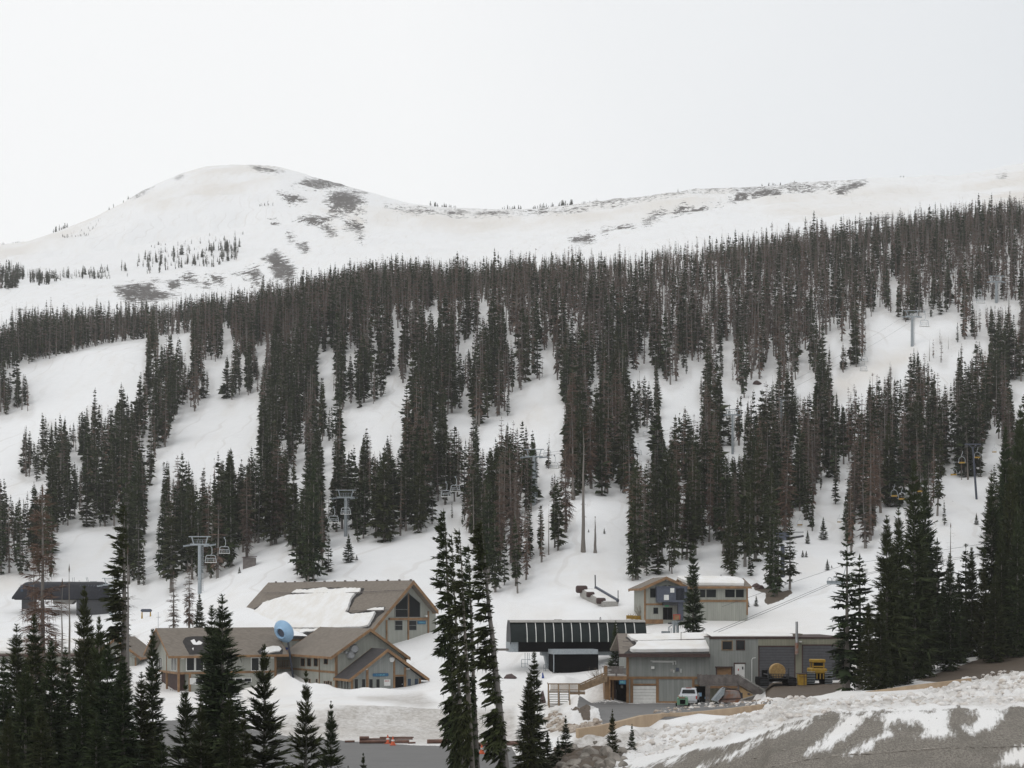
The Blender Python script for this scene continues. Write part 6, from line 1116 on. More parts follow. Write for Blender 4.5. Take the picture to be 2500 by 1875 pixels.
# ---------------------------------------------------------------- decks and stairs beside the garage
def deck_left():
    y = 181.5; o = Vector((X(U(R8, 160), y), y, 1.6)); f = Fr(o, 0); e = thing('wooden_stairs', 'brown timber stairs and landing leading up to the garage deck', 'stairs', o, 0); pl = lambda a, b, v=0.0: f.pl(U(R8, a), VV(R8, b), 1, v); R_ = lambda a, b, c, d, v=0.0: f.rect(R8, a, b, c, d, 1, v)
    r = R_(165, 790, 1000, 815); zf = r[2]; MB().box(r[0], r[1], 0, 2.4, zf - .12, zf).build('landing', K['woodt'], e); r2 = R_(650, 815, 1000, 880); MB().box(r2[0], r2[1], .02, .1, r2[2], zf - .13).build('skirt', K['woodt'], e); MB().box(r[0], r[1], .05, 2.4, zf + .002, zf + .08).build('deck_snow', K['snow'], e)
    b = MB(); t_ = pl(200, 645).z
    b.box(R_(165, 640, 880, 660)[0], R_(165, 640, 880, 660)[1], -.05, .05, t_ - .04, t_ + .08); b.box(R_(210, 640, 880, 660)[0], R_(165, 640, 880, 660)[1], -.03, .03, zf + .12, zf + .22)
    for k in range(28): x = pl(222 + k * 23.5, 700).x; b.box(x, x + .07, -.03, .03, zf + .2, t_ - .04)
    for a in (175, 400, 640, 860): x = pl(a, 700).x; b.box(x - .08, x + .08, -.09, .07, -.8, t_)
    b.box(pl(165, 700).x - .05, pl(165, 700).x + .02, 0, 2.4, t_ - .04, t_ + .06); b.build('railing', K['woodt'], e)
    for (a, c) in ((195, 380), (430, 625)):
        s = MB(); x0, x1 = pl(a, 900).x, pl(c, 900).x; n = 8; sn = MB()
        for k in range(n): z = zf - .08 - (zf + .1) * (k + 1) / (n + .5); yy = -.28 * (k + 1); s.box(x0, x1, yy, yy + .3, z - .05, z); sn.box(x0 + .1, x1 - .15, yy + .02, yy + .24, z + .001, z + .05)
        for xx in (x0 - .08, x1): s.beam((xx + .04, 0, zf - .1), (xx + .04, -.28 * n, -.15), .07, .3)
        st_ = s.build('flight', K['woodg'], e); sn.build('step_snow', K['snow'], st_)
    h = MB()
    for a in (180, 395, 640): x = pl(a, 700).x; h.beam((x, 0, t_ - .05), (x, -2.3, 1.0), .09); h.box(x - .07, x + .07, -2.4, -2.26, -.6, 1.1)
    h.build('handrail', K['woodt'], e)
    # rising flight
    a0, a1, b0, b1 = pl(885, 640, .6), pl(885, 775, .6), pl(1490, 370, .6), pl(1490, 545, .6); g = MB(); g.beam(a1, b1, .1, .42); 
    for t_ in (.22, .45, .68, .97): g.beam(a1.lerp(a0, t_), b1.lerp(b0, t_), .06, .15)
    for k in range(6): q = k / 5; p1, p2 = a1.lerp(b1, q), a0.lerp(b0, q); g.beam(p1, p2, .12, .12)
    g.build('stair_balustrade', K['woodt'], e); s = MB()
    for k in range(11): q = (k + .5) / 11; p = a1.lerp(b1, q); s.box(p.x - .2, p.x + .2, .7, 2.0, p.z + .0, p.z + .06)
    s.beam(a1 + Vector((0, 1.5, 0)), b1 + Vector((0, 1.5, 0)), .1, .4); s.build('stair_tread', K['woodg'], e)
    # upper deck by the garage
    y2 = 1.2; r = R_(1530, 470, 1935, 555, y2); zd = r[3]; r0 = R_(1430, 470, 1935, 555, y2)[0]; dk = thing('garage_deck', 'brown timber upper deck with railing at the left end of the garage', 'deck', o, 0)
    MB().box(r0, r[1], y2, 5.5, zd - .15, zd).box(r[0], r[1], y2 - .06, y2 - .002, r[2], zd).build('deck_floor', K['wood'], dk); MB().box(r0 + .1, r[1], y2 + .2, 5.4, zd + .002, zd + .09).build('deck_snow', K['snow'], dk)
    b = MB(); zt_ = pl(1600, 290, y2).z; b.box(r0, r[1], y2, y2 + .08, zt_ - .1, zt_); b.box(r0, r[1], 5.3, 5.4, zt_ - .05, zt_ + .05)
    for k in range(20): x = r0 + .15 + k * (r[1] - r0 - .2) / 20; b.box(x, x + .07, y2 + .02, y2 + .06, zd + .1, zt_ - .1); b.box(x, x + .07, 5.32, 5.38, zd + .1, zt_)
    for x in (r0, r[1] - 1.2): b.box(x, x + .14, y2 - .03, y2 + .11, zd, zt_ + .25)
    b.build('railing', K['woodg'], dk); MB().box(*R_(1430, 230, 1500, 560, y2 - .1)[:2], y2 - .1, y2 + .04, zd - .2, zt_ + .3).build('dark_panel', K['wood'], dk)
    rr = R_(1450, 560, 1530, 780, y2); MB().box(rr[0], rr[1], y2 + .1, 5.2, .6, zd - .16).build('side_wall', K['wood'], dk); rr = R_(1530, 590, 1572, 1100, y2); MB().box(rr[0], rr[1], y2, y2 + .3, -.6, zd - .16).build('post', K['wood'], dk)
    rr = R_(1600, 590, 1650, 1040, 3.5); MB().box(rr[0], rr[1], 3.5, 3.7, -.5, zd - .16).build('post', K['wood'], dk)
    rr = R_(1700, 560, 1932, 1085, 4.4); MB().box(rr[0], rr[1] + .3, 4.4, 4.5, -.5, zd - .16).build('door', K['black'], dk); MB().box(rr[0] + .5, rr[0] + .75, 4.36, 4.399, 2.0, 2.3).build('door_notice', K['conc'], dk); MB().box(rr[0] - 1.2, rr[0] - .01, 4.45, 4.6, -.5, zd - .16).build('back_wall', K['fascia'], dk)
    q = R_(1762, 556, 1920, 650, y2); sg = MB().box(q[0], q[1], y2 - .12, y2 - .065, q[2], q[3]).build('hanging_sign', K['teal'], dk); text(sg, 'SKI', .34, (q[0] + .32, y2 - .13, q[3] - .24), K['tealt']); letters(sg, f, 7, q[0] + .1, q[1] - .08, q[2] + .1, q[2] + .36, y2 - .12, K['tealt'])
    return e, f
deck_left()
def deck_right():
    y = 182.6; o = Vector((X(U(R9, 585), y), y, 1.7)); f = Fr(o, 0); e = thing('wooden_stairs', 'grey weathered deck and switchback stairs in front of the right garage wing', 'stairs', o, 0); pl = lambda a, b, v=0.0: f.pl(U(R9, a), VV(R9, b), 1, v); R_ = lambda a, b, c, d, v=0.0: f.rect(R9, a, b, c, d, 1, v)
    r = R_(585, 65, 1380, 270); zf, zt_ = r[2], r[3]; MB().box(0, r[1], 0, 2.2, zf - .12, zf).build('deck_floor', K['woodg'], e); rr = R_(720, 285, 1400, 345); MB().box(rr[0], rr[1], .03, .15, rr[2], zf - .13).build('deck_beam', K['wood'], e)
    b = MB().box(0, r[1], -.04, .06, zt_ - .08, zt_ + .02).box(0, r[1], -.03, .03, zf + .05, zf + .14)
    for k in range(46): x = .05 + k * (r[1] - .1) / 46; b.box(x, x + .09, -.02, .02, zf + .1, zt_ - .08)
    for k in range(9): yy = .2 + k * .25; b.box(-.03, .05, yy, yy + .09, zf, zt_)
    for a in (600, 720, 1150, 1380): x = pl(a, 100).x; b.box(x - .09, x + .09, -.1, .06, zf - .1, zt_ + .1)
    b.build('railing', K['woodg'], e); q = MB()
    for a in (722, 775, 1385): x = pl(a, 300).x; q.box(x - .1, x + .12, 0, .2, -.8, zf - .13)
    q.build('post', K['woodg'], e); rr = R_(785, 350, 1010, 700, 1.2); MB().box(rr[0], r[1] + .8, 1.9, 2.0, -.8, zf - .14).build('back_wall', K['sidC'], e)
    # first flight down to the right
    v1 = -.1; a0, a1, b0, b1 = pl(1380, 62, v1), pl(1380, 262, v1), pl(1945, 400, v1), pl(1900, 570, v1); m = MB(); N = 26
    for k in range(N): t_ = (k + .5) / N; lo, hi = a1.lerp(b1, t_), a0.lerp(b0, t_); m.box(lo.x - .045, lo.x + .045, v1 - .03, v1 + .03, lo.z + .05, hi.z)
    m.beam(a1 + Vector((0, 0, .08)), b1 + Vector((0, 0, .08)), .08, .12); m.box(b0.x - .08, b0.x + .1, v1 - .1, v1 + .1, -.3, b0.z + .08); m.build('flight_balustrade', K['woodg'], e); MB().beam(a0 + Vector((0, 0, .06)), b0 + Vector((0, 0, .06)), .16, .1).build('handrail', K['conc'], e)
    s = MB(); lo0, lo1 = pl(1390, 275, v1 + .1), pl(1790, 480, v1 + .1)
    for k in range(12): p = lo0.lerp(lo1, (k + .5) / 12); s.box(p.x - .16, p.x + .16, v1 + .1, v1 + 1.3, p.z - .05, p.z)
    s.build('tread', K['woodt'], e); t_ = [pl(1405, 300, v1 + .3), pl(1705, 488, v1 + .3), pl(1480, 560, v1 + .3), pl(1405, 560, v1 + .3)]; pw = MB().extr(t_, (0, .08, 0)).build('plywood_side', K['ply'], e); rr = R_(1572, 448, 1620, 476, v1 + .28); MB().box(rr[0], rr[1], v1 + .24, v1 + .29, rr[2], rr[3]).build('small_notice', K['slate'], pw)
    # second flight back to the left
    v2 = -1.5; c = [pl(a, b_, v2) for a, b_ in ((1050, 690), (1480, 575), (1810, 480), (1945, 545), (1890, 612), (1340, 705))]; N = 34; m = MB(); top0, top1 = pl(1050, 680, v2), pl(1945, 470, v2); bo0, bo1 = pl(1050, 735, v2), pl(1945, 600, v2)
    tp = lambda x: np.interp(x, [q.x for q in (pl(1050, 680, v2), pl(1480, 570, v2), pl(1790, 475, v2), pl(1945, 545, v2))], [q.z for q in (pl(1050, 680, v2), pl(1480, 570, v2), pl(1790, 475, v2), pl(1945, 545, v2))])
    bt = lambda x: np.interp(x, [q.x for q in (pl(1050, 740, v2), pl(1340, 715, v2), pl(1890, 612, v2), pl(1945, 590, v2))], [q.z for q in (pl(1050, 740, v2), pl(1340, 715, v2), pl(1890, 612, v2), pl(1945, 590, v2))])
    for k in range(N): x = top0.x + (top1.x - top0.x) * (k + .5) / N; m.box(x - .045, x + .045, v2 - .03, v2 + .03, float(bt(x)), float(tp(x)))
    m.build('flight_balustrade', K['woodg'], e); MB().beam(pl(1050, 676, v2), pl(1480, 566, v2), .16, .1).beam(pl(1480, 566, v2), pl(1790, 470, v2), .16, .1).build('handrail', K['conc'], e); l0, l1 = pl(1100, 735, v2), pl(1940, 610, v2); s = MB()
    for k in range(12): p = l0.lerp(l1, (k + .5) / 12); s.box(p.x - .3, p.x + .3, v2 + .05, v2 + 1.3, p.z - .05, p.z)
    s.box(l1.x - 1.2, l1.x + .2, v2, v1, l1.z - .1, l1.z); s.build('tread', K['woodt'], e); rr = R_(1845, 478, 1900, 515, v2 - .05); MB().box(rr[0], rr[1], v2 - .09, v2 - .04, rr[2], rr[3]).build('small_notice', K['ltblue'], e)
deck_right()
# ---------------------------------------------------------------- tan retaining walls
def wall(lab, top, ys):
    P_ = [(at(u, v, y)) for (u, v), y in zip(top, ys)]; m = MB(); o = P_[0].copy(); cap = MB()
    for a, b in zip(P_[:-1], P_[1:]):
        d = (b - a); d.z = 0; n = Vector((-d.y, d.x, 0)).normalized() * .38
        m.extr([a, b, b - Vector((0, 0, 4.5)), a - Vector((0, 0, 4.5))], n)
    w = m.build('retaining_wall', K['conct'], None); tag(w, lab, 'wall'); return w
wall('long tan retaining wall below the garage yard', P(G5, [(207, 331), (300, 318), (400, 296), (500, 270), (600, 261), (700, 257), (800, 249), (900, 238), (1000, 226), (1088, 214), (1130, 208)]), [130.5, 131.5, 133.5, 136, 138.5, 141, 143.5, 146, 148, 149.5, 150.5])
wall('tan retaining wall at right running up under the spruces', P(G5, [(1205, 199), (1300, 191), (1450, 171), (1600, 151), (1750, 131), (1900, 113), (1975, 103)]), [152, 152.5, 153, 153.5, 154.5, 155.5, 156.2])
# ---------------------------------------------------------------- vehicles
def truck():
    y = 177.0; g = ground(U(R9, 330), y); f = Fr(g, -9); e = thing('pickup_truck', 'white crew cab pickup truck seen from behind in front of the garage', 'truck', g, math.radians(-9)); e.scale = (1, 1, .9); w = .98
    MB().extr([(-w, 0, .5), (w, 0, .5), (w, 0, 1.28), (-w, 0, 1.28)], (0, 1.9, 0)).box(-w, w, 1.91, 5.6, .5, 1.25).build('body', K['truck'], e, bevel=.06)
    cab = MB(); pr = [(1.9, 1.25), (2.05, 1.9), (2.5, 2.0), (3.6, 1.95), (4.4, 1.27)]; cab.extr([(-.9 + (.12 if z > 1.5 else 0), yy, z) for yy, z in pr], (0, 0, 0)) if False else None
    v = []; 
    for s_ in (-1, 1): v += [(s_ * (.93 if z < 1.4 else .76), yy, z) for yy, z in pr]
    c = MB(); c.v = v; c.f = [(0, 1, 2, 3, 4), (9, 8, 7, 6, 5)] + [(i, i + 5, (i + 1) % 5 + 5, (i + 1) % 5) for i in range(5)]; cb = c.build('cab', K['truck'], e, bevel=.03)
    MB().extr([(-.72, 1.93, 1.36), (.72, 1.93, 1.36), (.62, 2.0, 1.82), (-.62, 2.0, 1.82)], (0, -.02, 0)).build('rear_window', K['glass'], cb)
    for s_ in (-1, 1):
        MB().extr([(s_ * .935, 2.15, 1.35), (s_ * .80, 2.3, 1.84), (s_ * .80, 3.5, 1.82), (s_ * .935, 4.1, 1.35)], (s_ * .012, 0, 0)).build('side_window', K['glass'], cb); MB().box(min(s_ * .86, s_ * 1.0), max(s_ * .86, s_ * 1.0), -.02, .1, .85, 1.2).build('tail_light', K['red'], e)
        for yy in (1.0, 4.6): wh = MB().lathe([(.2, -.13), (.39, -.13), (.39, .13), (.2, .13)], (s_ * .88, yy, .39), (1, 0, 0), 18).build('wheel', K['black'], e); MB().lathe([(.05, -.14), (.22, -.14), (.22, .14), (.05, .14)], (s_ * .88, yy, .39), (1, 0, 0), 14).build('rim', K['metal'], wh)
    MB().box(-.95, .95, -.16, -.01, .42, .62).build('bumper', K['strap'], e); MB().box(-.76, .76, -.035, -.003, .68, 1.2).build('tailgate', K['truck'], e); MB().box(-.25, .25, -.05, -.036, .72, .86).build('number_plate', K['white'], e); MB().box(-.3, .3, 2.1, 2.2, 1.98, 2.03).build('brake_light', K['red'], cb)
truck()
def genset():
    y = 172.5; g = ground(U(R9, 225), y); e = thing('compressor', 'mint green towable machine with black grille behind the snow ridge', 'machine', g, math.radians(-6)); e.scale = (.74, .8, .60); MB().box(-.78, .78, 0, 2.4, .35, 1.45).extr([(-.78, 0, 1.45), (.78, 0, 1.45), (.55, 0, 1.66), (-.55, 0, 1.66)], (0, 2.4, 0)).build('body', K['green'], e, bevel=.04)
    MB().box(-.38, .38, -.03, -.002, .5, 1.25).build('grille', K['black'], e); MB().box(-.5, .35, -.06, .15, 1.5, 1.72).build('top_light_bar', K['rust'], e); MB().tube((-.05, .2, 1.6), (-.05, .2, 2.0), .03).build('exhaust', K['dmetal'], e)
    for s_ in (-1, 1): MB().lathe([(.12, -.1), (.32, -.1), (.32, .1), (.12, .1)], (s_ * .88, 1.2, .32), (1, 0, 0), 14).build('wheel', K['black'], e)
genset()
def hopper():
    y = 176.0; o = ground(U(R9, 1100), y); f = Fr(o, 0); e = thing('spreader_hopper', 'rusty grey spreader hopper lying in front of the switchback stairs', 'hopper', o, 0); pl = lambda a, b, v=0.0: f.pl(U(R9, a), VV(R9, b), 1, v)
    MB().extr([pl(a, b) for a, b in ((1000, 640), (1060, 560), (1110, 400), (1400, 410), (1440, 560), (1380, 640))], (0, 2.2, 0)).build('tank', K['rust'], e); MB().extr([pl(a, b, -.3) for a, b in ((850, 600), (1040, 370), (1110, 330), (1090, 470), (950, 625))], (0, 1.6, 0)).build('chute', K['metal'], e)
    fr = MB()
    for a, b, c, d in ((1090, 325, 1400, 395), (1040, 370, 1090, 325), (1000, 575, 1440, 555), (1110, 400, 1090, 325), (1010, 640, 1000, 700), (1400, 395, 1430, 440)): fr.beam(pl(a, b, -.05), pl(c, d, -.05), .1)
    fr.build('frame', K['fascia'], e); MB().extr([pl(a, b, .1) for a, b in ((870, 735), (890, 680), (950, 640), (1020, 670), (1030, 735))], (0, 1.2, 0)).build('spinner_housing', K['black'], e); MB().box(pl(1430, 450).x, pl(1480, 450).x, .2, 1.4, pl(1450, 560).z, pl(1450, 445).z).build('motor', K['dmetal'], e)
hopper()
def carrier():
    y = 175.5; g = ground(U(RA, 635), y); f = Fr(g, 0); e = thing('tracked_carrier', 'black tracked snow carrier with an open flatbed before the left dark garage door', 'snow carrier', g, 0); R_ = lambda a, b, c, d, v=0.0: f.rect(RA, a, b, c, d, 1, v); s = 1
    for a, c in ((290, 450), (820, 985)): r = R_(a, 775, c, 900); m = MB().extr([(r[0], -.2, .35), (r[0], .2, .02), (r[0], 3.6, .02), (r[0], 4, .35), (r[0], 3.8, .85), (r[0], 0, .85)], (r[1] - r[0], 0, 0)).build('track', K['black'], e); q = MB(); [q.box(r[0] - .02, r[1] + .02, -.26, -.2, .2 + k * .15, .26 + k * .15) for k in range(4)]; q.build('track_cleat', K['dmetal'], m)
    r = R_(440, 690, 840, 775); zb = r[2]; MB().box(r[0], r[1], 0, 3.2, zb - .1, zb).box(-1.3, 1.3, .2, 3.4, .45, zb - .11).build('flatbed', K['black'], e); b = MB()
    for a in (440, 830): x = f.pl(U(RA, a), VV(RA, 600), 1, 0).x; b.box(x - .06, x + .06, 0, .12, zb, f.pl(U(RA, 440), VV(RA, 560), 1, 0).z); b.box(x - .05, x + .05, 0, 3, zb + .4, zb + .5)
    for k in range(3): b.box(r[0], r[1], -.03, .05, zb + .05 + k * .22, zb + .12 + k * .22)
    for k in range(9): x = r[0] + (r[1] - r[0]) * k / 8; b.box(x - .025, x + .025, -.03, .05, zb, zb + .55)
    b.build('bed_rail', K['dmetal'], e); MB().box(-1.1, 1.1, 3.3, 4.4, .6, zb + .8).build('cab', K['black'], e)
    c = f.pl(U(RA, 625), VV(RA, 605), 1, .5); rad = 148 / 7.9 / F * y; h = thing('straw_bale', 'large round straw bale on the black snow carrier', 'bale', g + Vector((c.x, 1.0, zb + .01)), 0); MB().lathe([(rad * .05, -.6), (rad * .97, -.6), (rad, -.5), (rad * 1.02, 0), (rad, .5), (rad * .97, .6), (rad * .05, .6)], (0, 0, rad), (0, 1, 0), 36).build('bale', K['hay'], h, smooth=True)
carrier()
def dozer():
    y = 177.0; g = ground(U(RA, 1420), y); f = Fr(g, 0); e = thing('bulldozer', 'yellow tracked bulldozer before the right dark garage door', 'bulldozer', g, 0); R_ = lambda a, b, c, d, v=0.0: f.rect(RA, a, b, c, d, 1, v)
    r = R_(1275, 395, 1540, 455, .8); x0, x1 = r[0], r[1]; zt_ = r[3]; MB().box(x0, x1, .6, 2.4, r[2], zt_).build('cab_roof', K['yellow'], e, bevel=.05)
    zb = R_(1275, 600, 1570, 660)[3]; [MB().box(x - .07, x + .07, yy, yy + .12, zb, r[2]).build('cab_post', K['yellow'], e) for x in (x0 + .15, x1 - .15) for yy in (.8, 2.2)]; m = MB(); m.box(x0 + .1, x1 - .1, .7, .8, R_(1310, 525, 1530, 550)[2], R_(1310, 525, 1530, 550)[3]); m.build('cab_frame', K['yellow'], e); MB().box(x0 + .25, x1 - .25, .85, 2.2, zb, r[2] - .02).build('cab_glass', K['glass'], e)
    q = R_(1275, 570, 1575, 665); MB().box(q[0], q[1], -.1, 2.8, q[2], q[3]).build('hood', K['yellow'], e, bevel=.08); w = R_(1340, 665, 1520, 800); MB().box(w[0], w[1], 0, 2.6, .5, q[2] - .002).build('engine_block', K['black'], e); m = MB(); [m.box(w[0] + .15 + k * .35, w[0] + .27 + k * .35, -.06, -.002, .6, q[2]) for k in range(3)]; m.build('grille_bar', K['yellow'], e)
    for a, c in ((1190, 1330), (1530, 1665)):
        t_ = R_(a, 670, c, 870); tr = MB().extr([(t_[0], -.4, .4), (t_[0], 0, .02), (t_[0], 3.2, .02), (t_[0], 3.6, .4), (t_[0], 3.3, t_[3]), (t_[0], -.1, t_[3])], (t_[1] - t_[0], 0, 0)).build('track', K['black'], e); b = MB(); [b.box(t_[0] - .03, t_[1] + .03, -.35 + abs(k - 3) * .04 - .12, -.2 + abs(k - 3) * .04, .12 + k * .17, .18 + k * .17) for k in range(8)]; b.build('track_shoe', K['metal'], tr)
    y2 = 174.5; g2 = ground(U(RA, 1105), y2); f2 = Fr(g2, 0); e2 = thing('loader_bucket', 'small yellow steel box standing left of the bulldozer', 'steel box', g2, 0); r = f2.rect(RA, 1030, 682, 1182, 820, 1, 0); MB().box(r[0], r[1], 0, 1.2, .02, r[3]).build('box', K['yellow'], e2, bevel=.03); MB().box(r[0] - .04, r[1] + .04, -.04, 1.24, r[3], r[3] + .08).box((r[0] + r[1]) / 2 + .1, (r[0] + r[1]) / 2 + .16, -.03, -.001, .05, r[3]).box(r[0], r[1], -.03, -.001, r[3] * .75, r[3] * .8).build('rim', K['fascia'], e2)
dozer()
# ---------------------------------------------------------------- small things
def cone(u, v, lab):
    g = gp(u, v, 105); e = thing('traffic_cone', lab, 'cone', g, 0, 'orange traffic cones'); MB().lathe([(.24, .04), (.15, .3), (.04, .82)], n=16).build('cone', K['orange'], e, smooth=True); MB().box(-.28, .28, -.28, .28, 0, .05).build('base', K['orange'], e); MB().lathe([(.155, .38), (.125, .52)], n=16).build('reflective_band', K['white'], e)
cone(U(RD, 637), VV(RD, 178), 'orange traffic cone left of its neighbour by the timber pile'); cone(U(RD, 700), VV(RD, 197), 'orange traffic cone right of its neighbour by the timber pile'); cone(U(RD, 1790), VV(RD, 308), 'orange traffic cone alone behind the tall trunks')
def logs():
    g = gp(U(RD, 630), VV(RD, 178), 110); f = Fr(g, 0); px = F / g.y
    for i, (a, c, z, yy, r, lab) in enumerate(((290, 900, .28, 0, .26, 'thick lower beam of the brown timber pile'), (400, 940, .62, .4, .13, 'middle beam of the brown timber pile'), (530, 950, .82, .7, .11, 'top rear beam of the brown timber pile'), (290, 405, .78, .1, .30, 'short thick log on the left end of the timber pile'), (890, 980, .15, -.3, .14, 'short log at the right end of the timber pile'), (100, 220, .2, .8, .16, 'small timber left of the pile'))):
        x0, x1 = (U(RD, a) - U(RD, 630)) / px, (U(RD, c) - U(RD, 630)) / px; e = MB().tube((x0, yy, z * .62), (x1, yy, z * .62 + .02), r * .62, r * .58, 10).build('timber_beam', K['log'], None); e.location = g; tag(e, lab, 'timber', 'brown timber pile')
    for a, c, v, lab in ((1120, 1560, 170, 'long low log behind the tall trunk bases'), (1735, 1905, 210, 'brown log behind the single traffic cone'), (2070, 2230, 190, 'dark log on snow right of the thickest trunk')):
        p, q = gp(U(RD, a), VV(RD, v + 10), 110), gp(U(RD, c), VV(RD, v + 10), 110); e = MB().tube(p + Vector((0, 0, .18)), q + Vector((0, 0, .2)), .2, .17, 8).build('log', K['log'], None); tag(e, lab, 'log')
logs()
def rockm(seed, r, flat=.75):
    bmx = __import__('bmesh'); bm = bmx.new(); bmx.ops.create_icosphere(bm, subdivisions=3, radius=1); rr = random.Random(seed); pl_ = [(Vector((rr.gauss(0, 1), rr.gauss(0, 1), rr.gauss(0, .8))).normalized(), rr.uniform(.55, .85)) for _ in range(11)]
    for v in bm.verts:
        for n, d in pl_:
            k = v.co.dot(n) - d
            if k > 0: v.co -= n * k * .92
        v.co *= 1 + .05 * float(vn(np.array(v.co.x * 3 + seed), np.array(v.co.y * 3 + v.co.z * 2)))
        v.co.z *= flat
    bmx.ops.scale(bm, vec=(r, r * rr.uniform(.7, 1), r), verts=bm.verts); bmx.ops.rotate(bm, matrix=Matrix.Rotation(rr.uniform(0, 6), 3, 'Z'), verts=bm.verts)
    me = bpy.data.meshes.new('boulder'); bm.to_mesh(me); bm.free(); me.materials.append(K['rock']); return me
BL = [(1290, 1110, 8.5, 'boulder with a steep pale face at the middle of the rock pile'), (1580, 1170, 7, 'tall split boulder right of the middle of the rock pile'), (1740, 1220, 8, 'broad tan boulder near the right of the rock pile'), (1650, 1330, 6.5, 'boulder low beside the gravel at right of the pile'), (1700, 1060, 6, 'dark cracked boulder at the upper right of the pile'), (1890, 1090, 5.5, 'rightmost boulder of the rock pile'), (1190, 1190, 6, 'boulder left of the steep pale one'),
 (960, 1300, 6.5, 'long low boulder at the bottom left of the pile'), (790, 1200, 4.5, 'yellowish stone at the left of the pile'), (950, 1010, 6, 'flat boulder at the upper left of the pile'), (1100, 960, 5, 'flat stone under the end of the tan wall'), (1320, 1060, 4, 'greenish small stone at the top of the pile'), (1400, 1250, 5.5, 'brown streaked boulder at the bottom middle of the pile'), (1210, 1340, 5, 'half buried boulder at the bottom of the pile'), (700, 1120, 4, 'small stone at the left edge of the pile'), (1060, 1240, 4.5, 'angular stone left of the middle of the pile'), (1480, 1370, 5.5, 'boulder cut by the bottom edge of the picture'), (820, 1340, 4.5, 'rough stone in the bottom left corner of the pile'), (1240, 740, 5.5, 'pale block leaning on the end of the tan wall')]
for i, (a, b, s_, lab) in enumerate(BL):
    u, v = U(RE, a), VV(RE, b); y = ydist(u, v + 6, 92, 131); g = ground(u, y); r = s_ * 25 / 7.9 / F * y; o = bpy.data.objects.new('boulder', rockm(i * 3 + 1, r, .8)); COL.objects.link(o); g.z += r * .38; o.location = g; tag(o, lab, 'boulder', 'boulders below the tan wall')
rr_ = random.Random(5); bm_ = []
for k in range(34):
    u, v = rr_.uniform(1352, 1530), rr_.uniform(1815, 1890); g = ground(u, ydist(u, v, 92, 131)); me = rockm(100 + k, rr_.uniform(.18, .45)); me.transform(Matrix.Translation(g + Vector((0, 0, .05)))); bm_.append(me)
bx_ = __import__('bmesh').new()
for me in bm_: bx_.from_mesh(me)
me = bpy.data.meshes.new('rubble'); bx_.to_mesh(me); bx_.free(); me.materials.append(K['rock']); o = bpy.data.objects.new('rubble', me); COL.objects.link(o); tag(o, 'small brown rubble between the boulders', 'rubble', kind='stuff')
for i, (u, v, s_, lab) in enumerate(((U(T[3], 2120), VV(T[3], 1205), 1.6, 'dark boulder half under snow in the upper forest'), (U(R7, 2120), VV(R7, 240), .9, 'dark red boulder on snow right of the hill lodge'), (U(R7, 2190), VV(R7, 290), .8, 'smaller dark red boulder near the brown bank'))):
    g = gp(u, v, 240); o = bpy.data.objects.new('boulder', rockm(50 + i, s_)); COL.objects.link(o); o.location = g; tag(o, lab, 'boulder')
    me = o.data; me.materials.clear(); me.materials.append(K['fascia'])
def chunks(name, lab, polys, n, r0, r1, mat, seed):
    rr = random.Random(seed)
    B = []
    for k in range(5):
        bmx = __import__('bmesh'); bm = bmx.new(); bmx.ops.create_icosphere(bm, subdivisions=2, radius=1)
        for v in bm.verts: v.co *= 1 + .30 * float(vn(np.array(v.co.x * 2 + k * 7.1), np.array(v.co.y * 2 + v.co.z * 3))) * 2; v.co.z *= .75
        bm.verts.ensure_lookup_table(); B.append((np.array([v.co[:] for v in bm.verts]), np.array([[v.index for v in f.verts] for f in bm.faces]))); bm.free()
    V = []; Fc = []; off = 0; c = 0; t = 0
    while c < n and t < n * 30:
        t += 1; pl = polys[rr.randrange(len(polys))]; xs = [q[0] for q in pl]; ys = [q[1] for q in pl]; u, v = rr.uniform(min(xs), max(xs)), rr.uniform(min(ys), max(ys))
        if not inpoly(np.array([u]), np.array([v]), pl)[0]: continue
        g = ground(u, ydist(u, v, 86, 190)); s = r0 + (r1 - r0) * rr.random() ** 2.5; a = rr.uniform(0, 6.28); co, fa = B[rr.randrange(5)]; R_ = np.array([[math.cos(a), -math.sin(a), 0], [math.sin(a), math.cos(a), 0], [0, 0, 1]])
        V.append((co * s * np.array([1, rr.uniform(.6, 1), rr.uniform(.6, 1)])) @ R_.T + np.array([g.x, g.y, g.z + s * .15])); Fc.append(fa + off); off += len(co); c += 1
    me = bpy.data.meshes.new(name); V = np.concatenate(V).astype(np.float32); Fc = np.concatenate(Fc).astype(np.int32); me.vertices.add(len(V)); me.vertices.foreach_set('co', V.ravel()); me.loops.add(Fc.size); me.loops.foreach_set('vertex_index', Fc.ravel()); me.polygons.add(len(Fc)); me.polygons.foreach_set('loop_start', np.arange(0, Fc.size, 3, dtype=np.int32)); me.polygons.foreach_set('loop_total', np.full(len(Fc), 3, np.int32)); me.update(calc_edges=True); me.materials.append(mat)
    o = bpy.data.objects.new(name, me); COL.objects.link(o); tag(o, lab, kind='stuff')
dsnow = simple('dirty_snow', (.80, .79, .78), c2=(.50, .45, .40), scale=.7, rough=.85, bump=.4); msnow = simple('muddy_snow', (.52, .46, .40), c2=(.24, .19, .15), scale=1.6, rough=.9, bump=.4)
chunks('snow_chunks', 'rough lumps of plowed snow along the top of the gravel bank', BERM[:1], 2300, .05, .33, dsnow, 1)
chunks('snow_chunks', 'muddy lumps of snow on the yard edge along the tan wall', [P(R4, [(470,1225),(560,1190),(700,1195),(860,1180),(1000,1165),(1100,1160),(1300,1140),(1440,1115),(1500,1130),(1440,1165),(1200,1180),(900,1205),(640,1240),(480,1245)]), P(G5, [(60,300),(200,315),(320,300),(300,330),(200,350),(60,340)])], 520, .06, .34, msnow, 2)
